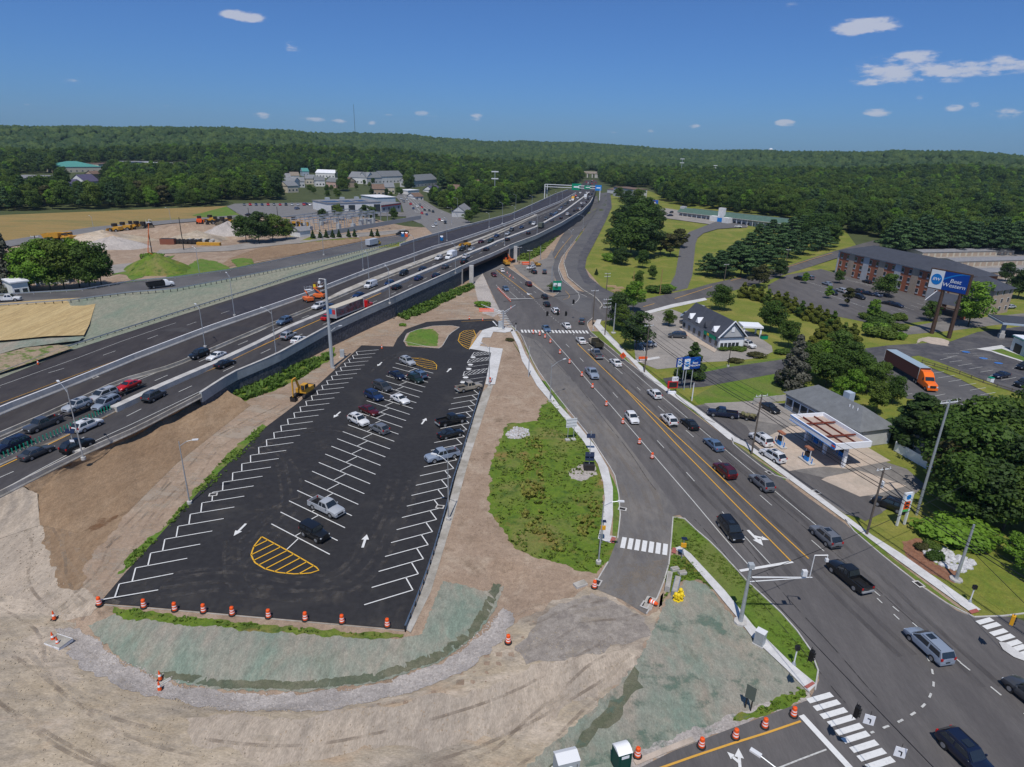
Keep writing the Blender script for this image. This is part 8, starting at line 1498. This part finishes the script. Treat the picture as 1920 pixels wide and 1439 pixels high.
def scatter_nodes(o,srcs):
 ng=bpy.data.node_groups.new('crowns','GeometryNodeTree');ng.interface.new_socket('Geometry',in_out='INPUT',socket_type='NodeSocketGeometry');ng.interface.new_socket('Geometry',in_out='OUTPUT',socket_type='NodeSocketGeometry')
 gi=ng.nodes.new('NodeGroupInput');go=ng.nodes.new('NodeGroupOutput');jn=ng.nodes.new('GeometryNodeJoinGeometry');ip=ng.nodes.new('GeometryNodeInstanceOnPoints');ip.inputs['Pick Instance'].default_value=True
 for s_ in reversed(srcs):oi=ng.nodes.new('GeometryNodeObjectInfo');oi.inputs['Object'].default_value=s_;oi.inputs['As Instance'].default_value=True;ng.links.new(oi.outputs['Geometry'],jn.inputs[0])
 ng.links.new(gi.outputs[0],ip.inputs['Points']);ng.links.new(jn.outputs[0],ip.inputs['Instance'])
 a=ng.nodes.new('GeometryNodeInputNamedAttribute');a.data_type='INT';a.inputs['Name'].default_value='vi';ng.links.new(a.outputs['Attribute'],ip.inputs['Instance Index'])
 a=ng.nodes.new('GeometryNodeInputNamedAttribute');a.data_type='FLOAT';a.inputs['Name'].default_value='sc';ng.links.new(a.outputs['Attribute'],ip.inputs['Scale'])
 rv=ng.nodes.new('FunctionNodeRandomValue');rv.data_type='FLOAT_VECTOR';rv.inputs[1].default_value=(0,0,6.283);ng.links.new(rv.outputs[0],ip.inputs['Rotation']);ng.links.new(ip.outputs[0],go.inputs[0])
 md=o.modifiers.new('scatter','NODES');md.node_group=ng
scatter_nodes(wo_,SRC)
# ---------- weeds and tufts
def tufts(name,polys,dens,hgt,mt,label,seed_=0,P_=PG,spread=.16,fn=None,n_=5):
 rs=random.Random(seed_);mb=MB();tint=[]
 for px in polys:
  w_=[P_(u,v)for u,v in px];x0,x1=min(p.x for p in w_),max(p.x for p in w_);y0,y1=min(p.y for p in w_),max(p.y for p in w_);po=[(p.x,p.y)for p in w_]
  for _ in range(int((x1-x0)*(y1-y0)*dens)):
   x,y=rs.uniform(x0,x1),rs.uniform(y0,y1)
   if not inpoly(x,y,po)or math.sin(x*.9+seed_)*math.cos(y*.7)+rs.random()<.25:continue
   z=(fn or G)(x,y)+.03;s_=(.5+rs.random())*(1.6 if rs.random()<.07 else 1)
   for k in range(n_):
    a=rs.random()*6.283;b=rs.random()*.9;dx,dy=math.cos(a),math.sin(a);w0=spread*s_*.7;h=hgt*s_*(.6+.6*rs.random());cx,cy=x+dx*spread*s_*b,y+dy*spread*s_*b
    mb.v+=[(cx-dy*w0,cy+dx*w0,z),(cx+dy*w0,cy-dx*w0,z),(cx+dx*h*.6+dy*w0*.5,cy+dy*h*.6-dx*w0*.5,z+h),(cx+dx*h*.6-dy*w0*.5,cy+dy*h*.6+dx*w0*.5,z+h*.9)];n=len(mb.v);mb.f.append((n-4,n-3,n-2,n-1));mb.m.append(0);tint.append(rs.random())
 o=mb.build(name,mt);at=o.data.attributes.new('tint','FLOAT','FACE');at.data.foreach_set('value',tint);return tag(o,label,'vegetation',kind='stuff')
MEA=[(1015,765),(1040,750),(1075,800),(1108,850),(1126,900),(1133,960),(1130,1005),(1140,1020),(1138,1055),(1118,1076),(1060,1058),(1000,1042),(955,1018),(938,985),(922,960),(924,870),(944,820),(1000,812)]
tufts('meadow_weeds',[MEA],3.2,.16,lf_weed,'knee high weeds covering the meadow inside the slip road bend',1)
tufts('tall_dry_weeds',[[(985,830),(1015,820),(1020,900),(1015,980),(1060,1040),(1020,1035),(985,985),(975,900)],[(1080,940),(1120,930),(1125,1000),(1085,1010)]],2.2,.3,leafmat('dry_weed',(.22,.17,.05),(.20,.20,.04),(.24,.24,.05),.3),'tall yellowish weeds in the wet strip of the meadow',8,spread=.25)
tufts('bank_weeds',[[(418,722),(520,693),(600,672),(628,656),(626,668),(560,712),(500,738),(445,755),(412,738)],[(745,592),(800,564),(885,533),(888,542),(850,560),(800,586),(762,601)]],8,.5,leafmat('weed_leaves_dense',(.10,.18,.028),(.11,.19,.03),(.13,.21,.035),.4),'dense weeds at the foot of the stone retaining wall',2,spread=.3)
tufts('edge_weeds',[[(232,1075),(300,1010),(340,965),(430,880),(470,838),(500,800),(492,795),(420,860),(380,905),(320,975),(250,1035),(220,1078)],[(210,1142),(330,1157),(500,1174),(640,1186),(755,1192),(750,1198),(620,1190),(480,1181),(340,1169),(220,1155)],[(1372,1350),(1440,1322),(1500,1292),(1512,1296),(1515,1308),(1450,1332),(1400,1350)],[(1250,1075),(1262,1042),(1290,1047),(1320,1077),(1340,1108),(1310,1086),(1270,1090),(1248,1120)]],9,.13,lf_weed,'rough grass and weeds along the edges of the parking lot and works',3)
tufts('embankment_weeds',[[(970,487),(980,464),(1020,440),(1060,417),(1076,408),(1058,432),(1033,457),(1010,480),(990,489)]],1.2,.6,lf_weed,'long grass on the bank beside the service road',4,spread=.4)
tufts('verge_grass',[[(1266,972),(1280,976),(1300,993),(1340,1027),(1400,1094),(1470,1160),(1510,1208),(1530,1245),(1532,1268),(1500,1243),(1440,1178),(1380,1108),(1330,1058),(1280,1033),(1262,1020)]],14,.06,lf_weed,'mown grass blades on the roadside verge',5)
def stones(name,px,n,r0,r1,mt,label,cat,seed_=0,zadd=.05):
 rs=random.Random(seed_);w_=[PG(u,v)for u,v in px];po=[(p.x,p.y)for p in w_];x0,x1=min(p.x for p in w_),max(p.x for p in w_);y0,y1=min(p.y for p in w_),max(p.y for p in w_);mb=MB();c_=0
 while c_<n:
  x,y=rs.uniform(x0,x1),rs.uniform(y0,y1)
  if inpoly(x,y,po):mb.ico((x,y,G(x,y)+zadd),rs.uniform(r0,r1),sub=1,jit=.5,sq=.7);c_+=1
 return tag(mb.build(name,mt),label,cat,kind='stuff')
rk=mat('white_rock',(.55,.55,.56),.9,c2=(.38,.38,.39),scale=3)
stones('rock_bed',[(1728,1030),(1760,1022),(1790,1040),(1828,1055),(1812,1075),(1785,1068),(1755,1060)],170,.22,.5,rk,'bed of loose white rocks on the corner lawn','rocks',1)
stones('riprap',[(948,815),(965,800),(990,805),(993,818),(970,824),(952,822)],130,.1,.24,rk,'grey riprap stones at the head of the meadow','rocks',2);stones('loose_stones',[(100,1180),(150,1178),(225,1240),(420,1300),(560,1303),(700,1288),(830,1245),(945,1140),(950,1195),(770,1300),(600,1335),(430,1335),(260,1300)],1500,.04,.13,gravel,'loose stones strewn over the curved gravel berm','stones',3,.06)
stones('dirt_clods',[(-20,960),(60,930),(150,1170),(300,1300),(760,1300),(1000,1180),(1200,1160),(1180,1240),(1030,1400),(960,1500),(100,1500),(-60,1300)],1600,.03,.09,dirt_grey,'scattered clods and pebbles on the bare working ground','stones',4,.05)
stones('dirt_clods',[(945,640),(985,700),(1015,760),(940,800),(915,900),(920,980),(1000,1050),(960,1140),(850,1090),(805,1170),(850,960),(920,730)],700,.03,.08,dirt,'small clods on the bare strip between lot and meadow','stones',5,.05)
# ---------- site furniture
def barrel(u,v,label,group=None,lying=False,P_=PZ):
 p=P_(u,v,.55)
 if 'bar' not in PROT:
  t=thing('traffic_barrel',label,'traffic barrel');q=MB();q.lathe([(.42,0),(.42,.09),(.32,.12)],n=14);q.build('rubber_base',rubber,t);b=MB();prof=[(.29,.12),(.285,.30),(.27,.30),(.265,.45),(.255,.45),(.25,.60),(.24,.60),(.235,.74),(.225,.74),(.22,.90),(.20,1.02),(.12,1.06)]
  for k in range(len(prof)-1):s_=MB();s_.lathe([prof[k],prof[k+1]],n=14);b.add(s_.v,s_.f[:14]+([s_.f[-1]]if k==len(prof)-2 else[]),1 if k in(2,6)else 0)
  b.build('drum',[orange,refl],t,smooth=True);q=MB();q.box(-.12,.12,-.03,.03,1.0,1.14);q.build('handle',orange,t);PROT['bar']=t
 else:t=copy_tree(PROT['bar'],label=label)
 t.location=(p.x,p.y,G(p.x,p.y)+.035+lay(p.x,p.y,7));t['label']=label
 if lying:t.rotation_euler=(1.45,0,.8);t.location.z+=.3
 if group:t['group']=group
 elif 'group' in t:del t['group']
 return t
for i,(u,v)in enumerate([(185,1127),(269,1132),(327,1138),(381,1141),(435,1146),(503,1151),(572,1156),(641,1161),(726,1168)]):barrel(u,v,'orange and white barrel on the near edge of the parking lot, %s from the left'%ords[i].replace('nearest','first'),'barrels along the near edge of the parking lot')
for i,(u,v)in enumerate([(1223,855),(1199,828),(1168,790),(1137,757),(1111,724),(1091,702),(1068,678),(1050,660),(1032,640),(1022,631),(1012,626),(1000,623)]):barrel(u,v,'orange barrel on the main road edge line, %s counting from the camera'%ords[i].replace('nearest','first'),'barrels along the main road')
for i,(u,v)in enumerate([(1196,1411),(1316,1393),(1380,1376),(1435,1356),(1489,1335)]):barrel(u,v,'barrel along the yellow line of the bottom road, %s from the left'%ords[i].replace('nearest','first'),'barrels along the bottom road')
barrel(953,1198,'lone barrel on the curved gravel berm');barrel(1115,1096,'barrel at the left end of the slip road paving');barrel(1218,1124,'fallen faded barrel at the right end of the slip road paving',None,True);barrel(919,713,'barrel on the plaza beside the tan pickup')
def cone(u,v,label,group=None,P_=PG,hs=1.):
 p=P_(u,v,.35)if P_ is not PH else PH(u,v)
 if 'cone' not in PROT:
  t=thing('traffic_cone',label,'traffic cone');q=MB();q.box(-.2,.2,-.2,.2,0,.04);q.build('base',rubber,t);b=MB();q=MB();q.lathe([(.15,.04),(.11,.3)],n=10);b.add(q.v,q.f);q=MB();q.lathe([(.111,.3),(.085,.45)],n=10);b.add(q.v,q.f,1);q=MB();q.lathe([(.085,.45),(.03,.72)],n=10);b.add(q.v,q.f);b.build('cone',[orange,refl],t,smooth=True);PROT['cone']=t
 else:t=copy_tree(PROT['cone'],label=label)
 t.location=(p.x,p.y,G(p.x,p.y)+.05 if P_ is not PH else p.z+.06);t.scale=(hs,hs,hs*1.1);t['label']=label
 if group:t['group']=group
for i in range(11):cone(934+i*2.3,541+i*2.35,'orange cone in the tight line beside the far stop line, %s'%(ords[i].replace('nearest','first')+' from the far end'),'cones beside the far stop line',hs=1.3)
for(u,v,lb)in((300,1270,'cone standing at the front concrete slab on the berm'),(299,1290,'cone leaning by the lower end of the front slab'),(99,1197,'slim cone at the left of the concrete cover'),(108,1206,'cone on the middle of the concrete cover'),(101,1157,'little cone beside the rutted track'),(958,578,'cone near the far crosswalk'),(880,597,'cone by the lot driveway soil'),(905,600,'cone on the driveway yellow line'),(716,652,'cone at the top of the parking lot'),(72,684,'cone on the highway edge at the left')):cone(u,v,lb,hs=1.4,P_=PH if u==72 else PG)
for i,(u,v)in enumerate(((951,512),(957,517),(962,521),(955,519))):cone(u,v,'cone by the yellow line at the underpass mouth, %s'%ords[i].replace('nearest','first'),hs=1.3)
def boxthing(name,label,cat,u,v,parts,rz=0,P_=PG,dz=0):
 p=P_(u,v);t=thing(name,label,cat,(p.x,p.y,p.z+dz),rz)
 for(nm_,m_,*bx)in parts:
  q=MB()
  for b in bx:q.box(*b)
  q.build(nm_,m_,t)
 return t
def slab_(label,u,v,L,W,H,rz,mt=conc,name='concrete_block'):return boxthing(name,label,'concrete block',u,v,[('block',mt,(-L/2,L/2,-W/2,W/2,0,H)),('lifting_edge',conc_dirty,(-L/2-.01,L/2+.01,-W/2+.1,W/2-.1,H+.001,H+.03))],rz)
slab_('pale concrete cover with cones on it at the left of the berm',110,1207,2.2,1.6,.35,-.3,conc_w);slab_('thin concrete slab lying behind the two cones on the berm',306,1283,1.5,.35,.2,.9);slab_('concrete barrier block standing beside the slip road end, left of two',1253,1096,3.2,.6,.8,1.25);slab_('darker concrete block beside the hydrants, right of two',1267,1104,3.2,.7,.7,1.2,mat('concrete_bluish',(.22,.25,.30),.85));slab_('flat slab by the left end of the slip road',1088,1098,1.6,.9,.3,.5);slab_('long pallet slab under the fallen barrel',1217,1132,2.2,1.1,.12,1.1)
for(u,v)in((1265,1070),(1279,1077)):slab_('small concrete piece on the weeds, %s'%('left' if u<1270 else 'right'),u,v,1.0,.6,.4,.3)
PTm=mat('toilet_green',(.0,.055,.045),.5);PTb=mat('toilet_blue',(.0,.13,.36),.5)
def toilet(label,u,v,mt,rz,P_=PG,dz=0,s_=1,name='portable_toilet'):
 t=boxthing(name,label,'portable toilet',u,v,[('cabin',mt,(-.6,.6,-.6,.6,.1,2.1)),('base',black,(-.62,.62,-.62,.62,0,.099)),('door',mt,(-.42,.42,-.64,-.601,.15,2.0)),('vent_panel',swhite,(-.35,.35,-.66,-.641,1.6,1.9)),('corner_post',mt,(-.63,-.55,-.63,-.55,.1,2.1),(.55,.63,-.63,-.55,.1,2.1),(.55,.63,.55,.63,.1,2.1),(-.63,-.55,.55,.63,.1,2.1))],rz,P_,dz)
 q=MB();q.add([(-.66,-.66,2.1),(.66,-.66,2.1),(.66,.66,2.1),(-.66,.66,2.1),(-.66,0,2.42),(.66,0,2.42),(-.66,-.4,2.3),(.66,-.4,2.3),(-.66,.4,2.3),(.66,.4,2.3)],[(0,1,7,6),(6,7,5,4),(4,5,9,8),(8,9,2,3),(0,6,4,8,3),(1,2,9,5,7),(3,2,1,0)]);q.build('roof',refl,t,smooth=True);return t
toilet('green portable toilet with a white roof at the bottom edge',1163,1437,PTm,.32,dz=.05)
for(u,v,lb,m_)in((755,445,'left blue portable toilet beside the black dump truck',PTb),(762,445,'orange and white portable toilet next to the left blue one',orange),(828,452,'blue portable toilet on the empty carriageway by the white barrier',PTb)):toilet(lb,u,v,m_,.3,P_=PH,dz=.05)
p=PZ(1063,1416,2.0);t=boxthing('transformer_cabinet','large grey cabinet with a round window at the bottom edge','cabinet',0,700,[('body',steel_p,(-.95,.95,-.65,.65,.1,1.9)),('base',conc,(-1.05,1.05,-.75,.75,0,.099)),('handle',dkmetal,(.7,.74,-.69,-.651,1.0,1.5))],.28);t.location=(p.x,p.y,0);q=MB();q.add([(-1,-.7,1.9),(1,-.7,1.9),(1,.7,1.9),(-1,.7,1.9),(-1,.25,2.15),(1,.25,2.15)],[(0,1,5,4),(1,2,5),(2,3,4,5),(3,0,4)]);q.build('roof',alum,t);q=MB();q.tube((.1,-.70,1.1),(.1,-.651,1.1),.3,n=18);q.build('round_window',refl,t)
t=boxthing('control_cabinet','grey traffic control cabinet on the sidewalk edge by the thick signal mast','cabinet',1423,1208,[('body',steel_p,(-.5,.5,-.4,.4,.12,1.75)),('base',conc,(-.6,.6,-.5,.5,0,.119)),('door',steel,(-.44,.44,-.42,-.401,.2,1.7))],-.75);q=MB();q.box(-.54,.54,-.44,.44,1.751,1.8);q.build('roof',alum,t)
boxthing('control_cabinet','small grey cabinet behind the top left corner of the parking lot','cabinet',642,670,[('body',steel_p,(-.5,.5,-.4,.4,.1,1.9)),('base',conc_tan,(-.9,.9,-.7,.7,0,.099))],.2);boxthing('control_cabinet','tall grey cabinet at the signal mast by the plaza','cabinet',938,615,[('body',steel_p,(-.6,.6,-.5,.5,.1,2.0)),('base',conc,(-.8,.8,-.7,.7,0,.099))],.1)
hy_=mat('hydrant_yellow',(.75,.55,.02),.5)
for i,(u,v)in enumerate(((1266,1126),(1275,1118),(1271,1128),(1277,1126))):p=PG(u,v);t=thing('fire_hydrant','yellow hydrant in the cluster by the slip road end, %s'%('left','farthest','front','right')[i],'fire hydrant',(p.x,p.y,.03));q=MB();q.lathe([(.28,0),(.26,.12),(.18,.14),(.18,.8),(.26,.82),(.26,.9),(.2,1.05),(.06,1.15)],n=12);q.build('barrel',hy_,t,smooth=True);q=MB();q.tube((-.36,0,.62),(.36,0,.62),.1,n=8);q.tube((0,-.34,.58),(0,0,.58),.13,n=8);q.build('nozzle',hy_,t)
def tracks(t,L=4.2,W=2.7,r=.45,w=.55):
 for s_ in(-1,1):
  q=MB();x0,x1=sorted((s_*(W/2-w),s_*W/2));n=8;pr=[(L/2-r+r*math.sin(a),r-r*math.cos(a))for a in[math.pi*i/n for i in range(n+1)]]+[(-L/2+r-r*math.sin(a),r+r*math.cos(a))for a in[math.pi*i/n for i in range(n+1)]]
  m_=len(pr);q.add([(x0,y,z)for y,z in pr]+[(x1,y,z)for y,z in pr],[(i,(i+1)%m_,m_+(i+1)%m_,m_+i)for i in range(m_)]+[tuple(range(m_-1,-1,-1)),tuple(range(m_,2*m_))]);q.build('track',dkmetal,t)
def excavator(label,p,rz,paint=yel_mach,dk=dkmetal,pose=0,s_=1.):
 t=thing('excavator',label,'excavator',p,rz);t.scale=(s_,)*3;tracks(t);q=MB();q.box(-1.2,1.2,-2.0,1.2,1.0,1.9);q.build('upper_body',paint,t);q=MB();q.box(-1.15,1.15,-2.6,-2.0,1.1,1.8);q.build('counterweight',dk,t);q=MB();q.box(-1.2,-.2,.1,1.5,1.9,3.0);q.build('cab',paint,t);q=MB();q.box(-1.22,-.18,.3,1.4,2.15,2.85);q.box(-1.1,-.3,1.501,1.52,1.9,2.85);q.build('cab_window',glass,t)
 B=[(.3,1.0,1.7),(.3,3.0,4.4),(.3,4.9,4.0)]if not pose else[(.3,1.0,1.7),(.3,2.2,4.6),(.3,3.4,4.6)];q=MB();[q.tube(a,b,.28,.22,n=4)for a,b in zip(B,B[1:])];q.build('boom',paint,t);e=(.3,B[-1][1]+(.8 if not pose else .2),1.0);q=MB();q.tube(B[-1],e,.2,.14,n=4);q.build('stick',paint,t);q=MB();q.add([(-.3,e[1]-.8,.2),(.9,e[1]-.8,.2),(.9,e[1]+.3,.0),(-.3,e[1]+.3,.0),(-.3,e[1]-.3,1.0),(.9,e[1]-.3,1.0),(.9,e[1]+.35,1.0),(-.3,e[1]+.35,1.0)],[(3,2,1,0),(0,1,5,4),(2,3,7,6),(0,4,7,3),(1,2,6,5)]);q.build('bucket',dk,t);return t
p=PG(571,742);excavator('yellow and black excavator at the left edge of the parking lot',p,2.9,pose=1)
p=PG(958,492);excavator('orange excavator by the bridge abutment bank',p,.8,mat('machine_orange',(.62,.15,.03),.5),s_=.8)
p=PG(1007,500);excavator('small yellow machine parked before the green bank',p,2.0,s_=.7)
def dumper(label,p,rz,s_=1.):
 t=thing('dump_truck',label,'dump truck',p,rz);t.scale=(s_,)*3;q=MB();q.box(-1.3,1.3,2.0,4.2,1.2,2.0);q.box(-1.2,.2,1.4,2.6,2.0,3.3);q.build('cab',yel_mach,t);q=MB();q.box(-1.22,.22,1.6,2.62,2.4,3.1);q.build('cab_window',glass,t);q=MB();q.add([(-1.5,1.2,1.6),(1.5,1.2,1.6),(1.5,-4.0,1.3),(-1.5,-4.0,1.3),(-1.7,1.5,3.2),(1.7,1.5,3.2),(1.7,-4.8,2.8),(-1.7,-4.8,2.8)],[(3,2,1,0),(0,1,5,4),(1,2,6,5),(2,3,7,6),(3,0,4,7)]);q.build('dump_body',yel_mach,t);q=MB();q.box(-.5,.5,-4,3.8,.8,1.25);q.build('chassis',dkmetal,t);wheels(t,(-1.2,1.2),(2.8,-1.4,-3.0),.85,.6);return t
dumper('yellow articulated dump truck left of the dark pole',PG(110,454),-1.6,1.25);dumper('second yellow dump truck right behind the first one',PG(122,452),-1.65,1.2)
def loader(label,p,rz,paint=yel_mach,s_=1.):
 t=thing('wheel_loader',label,'loader',p,rz);t.scale=(s_,)*3;q=MB();q.box(-1.0,1.0,-3.0,-.3,1.1,2.2);q.box(-.6,.6,-.3,1.6,1.0,1.6);q.build('body',paint,t);q=MB();q.box(-.8,.8,-.6,.7,2.2,3.3);q.build('cab',dkmetal,t);q=MB();q.tube((-.6,.8,1.6),(-.6,3.0,.8),.16,n=4);q.tube((.6,.8,1.6),(.6,3.0,.8),.16,n=4);q.build('lift_arm',paint,t);q=MB();q.add([(-1.4,2.8,.2),(1.4,2.8,.2),(1.4,4.0,.2),(-1.4,4.0,.2),(-1.4,2.8,1.4),(1.4,2.8,1.4)],[(3,2,1,0),(0,1,5,4),(0,4,3),(1,2,5)]);q.build('bucket',paint,t);wheels(t,(-1.05,1.05),(1.2,-2.0),.75,.5);return t
for i,(u,v)in enumerate(((217,436),(232,433),(247,431),(258,431),(270,432),(283,431))):loader('machine in the row beside the site road, %s from the left'%ords[i].replace('nearest','first'),PG(u,v),1.2+i*.5,yel_mach if i<4 else mat('machine_drab',(.16,.13,.09),.7),1.3)
for i,(u,v)in enumerate(((375,420),(395,418),(405,421),(418,422),(432,420))):loader('machine by the upper end of the yard, %s from the left'%ords[i].replace('nearest','first'),PG(u,v),.4+i*.9,(orange,yel_mach,dkmetal,MT['machine_drab'],yel_mach)[i],1.3)
loader('yellow loader with orange body by the round bushes',PG(553,424),1.2,yel_mach,1.5);boxthing('container','red machine body near the round trees','container',533,424,[('box',mat('dull_red',(.25,.04,.035),.7),(-4,4,-1.3,1.3,0,2.2)),('roof',conc_dirty,(-4,4,-1.3,1.3,2.201,2.25))],.05);boxthing('container','yellow container by the round trees','container',568,425,[('box',yel_mach,(-3,3,-1.3,1.3,0,2.6)),('door',dkmetal,(-.5,.5,-1.34,-1.301,.1,2.3))],.05)
p=PH(873,463);t=loader('yellow loader working beside the black and silver cars on the bridge approach',Vector((p.x,p.y,p.z+.07)),.9,yel_mach,.9)
t=boxthing('pipe_rack','dark pipe stacks left of the orange tanks in the yard','pipe rack',345,458,[('rack',dkmetal,(-8,8,-1.5,1.5,0,.4))],.05)
for k in range(9):q=MB();q.tube((-7.5+k*1.8,-1.4,1.3),(-7.5+k*1.8,1.4,1.3),.85,n=10);q.build('pipe',dkmetal,t)
t=boxthing('pipe_rack','white topped pipe stack right of the dark one','pipe rack',377,457,[('rack',dkmetal,(-6,6,-1.5,1.5,0,.4))],.05)
for k in range(7):q=MB();q.tube((-5.2+k*1.7,-1.4,1.3),(-5.2+k*1.7,1.4,1.3),.8,n=10);q.build('pipe',dkmetal if k%2 else conc,t)
boxthing('container','rust red box at the left of the pipe stacks','container',316,459,[('box',mat('rust_box',(.22,.08,.05),.8),(-3,3,-1.3,1.3,0,2.6)),('roof',dkmetal,(-3,3,-1.3,1.3,2.601,2.65))],.1);boxthing('tank','yellow orange tanks lying right of the pipe stacks','tank',392,461,[('tank',yel_mach,(-5,5,-1,1,.2,1.4)),('skid',dkmetal,(-5,5,-1,1,0,.199))],.05)
def lift(label,u,v,P_,boxh=0,paint=None,z=0,hgt=7):
 p=P_(u,v);m_=paint or mat('lift_orange',(.70,.16,.04),.5);t=thing('boom_lift',label,'boom lift',(p.x,p.y,p.z+.06),rnd()*3);q=MB();q.box(-1.0,1.0,-1.6,1.6,.5,1.4);q.build('chassis',m_,t);wheels(t,(-1.0,1.0),(1.2,-1.2),.42,.3);q=MB();q.tube((0,-1,1.4),(0,1.6,3.2),.2,n=4);q.tube((0,1.6,3.2),(0,-.6,hgt),.15,n=4);q.build('boom',m_,t);q=MB();q.box(-.9,.9,-1.2,-.1,hgt,hgt+.15);[q.tube((x,y,hgt),(x,y,hgt+1.1),.04,n=4)for x in(-.9,.9)for y in(-1.2,-.1)];q.box(-.9,.9,-1.22,-1.18,hgt+1.05,hgt+1.12);q.build('basket',alum,t);return t
lift('orange boom lift on the highway, left of two beside the white sport utility vehicle',578,566,PH,hgt=3.6);lift('orange boom lift on the highway, right of two',599,560,PH,hgt=3.6);lift('orange boom lift with raised arm above the green mound',288,488,PG,hgt=14)
p=PZ(598,545,zh(-70,200)+1);p=PH(600,556);t=thing('message_board','dark cabinet board with a yellow lamp raised beside the orange lifts','message board',(p.x-1,p.y+3,p.z));q=MB();q.box(-1.6,1.6,-.5,.5,1.6,3.6);q.build('board',brownsteel,t);q=MB();q.box(-1.65,-.9,-.55,.55,2.0,3.2);q.build('lamp',hy_,t);q=MB();q.tube((0,0,0),(0,0,1.6),.1);q.box(-1,1,-.6,.6,0,.2);q.build('stand',dkmetal,t)
for i,(u,v)in enumerate(((1146,538),(1160,541),(1155,546))):
 p=PG(u,v);t=thing('timber_pile','timber pile on the grass inside the ramp bend, %s'%('left','right','front')[i],'timber pile',p,.3*i);
 for k in range(6):q=MB();q.box(-2,2,-1+k*.36,-.75+k*.36,.02+(k%2)*.2,.2+(k%2)*.2);q.build('plank',mat('timber',(.42,.30,.18),.8),t)
boxthing('orange_barrier','orange water barriers beside the plaza weeds','barrier',912,584,[('barrier',orange,(-2.4,2.4,-.35,.35,0,.9)),('band',refl,(-2.42,2.42,-.37,.37,.4,.55))],.1);boxthing('orange_barrier','orange gear lying by the black cars near the abutment','barrier',986,496,[('barrier',orange,(-1.8,1.8,-.9,.9,0,1.0)),('band',refl,(-1.82,1.82,-.92,.92,.5,.6))],.3);boxthing('orange_barrier','orange panel standing in the mouth of the underpass','barrier',947,493,[('panel',orange,(-.7,.7,-.1,.1,.2,2.4)),('foot',rubber,(-.7,.7,-.3,.3,0,.199))],.1);boxthing('orange_barrier','orange barricade at the dark pole by the bank entrance','barrier',1205,677,[('barrier',orange,(-1.1,1.1,-.15,.15,.5,1.1)),('leg',dkmetal,(-1.0,-.9,-.3,.3,0,.499),(.9,1.0,-.3,.3,0,.499))],.1)
boxthing('litter_bin','green and white bin on the grass strip of the right hand lots','bin',1856,717,[('bin',swhite,(-.5,.5,-.5,.5,0,1.1)),('lid',sgreen,(-.52,.52,-.52,.52,1.101,1.25))],.2);boxthing('dumpster','teal dumpster behind the bank drive lane','dumpster',1432,636,[('bin',sgreen,(-.9,.9,-.6,.6,0,1.1)),('lid',dkmetal,(-.92,.92,-.62,.62,1.101,1.2))],.2)
# ---------- air
def haze(dens):
 mb=MB();mb.box(-7600,7600,-1500,7800,-6,330);M=bpy.data.materials.new('haze');M.use_nodes=True;t=M.node_tree;t.nodes.clear();o=N(t,'ShaderNodeOutputMaterial');v=N(t,'ShaderNodeVolumePrincipled');v.inputs['Density'].default_value=dens;v.inputs['Color'].default_value=(.55,.78,1,1);v.inputs['Anisotropy'].default_value=.1;t.links.new(v.outputs[0],o.inputs['Volume']);tag(mb.build('haze',M),'thin blue summer haze over the whole valley','haze',kind='stuff')
HAZE=6e-5
if HAZE:haze(HAZE)
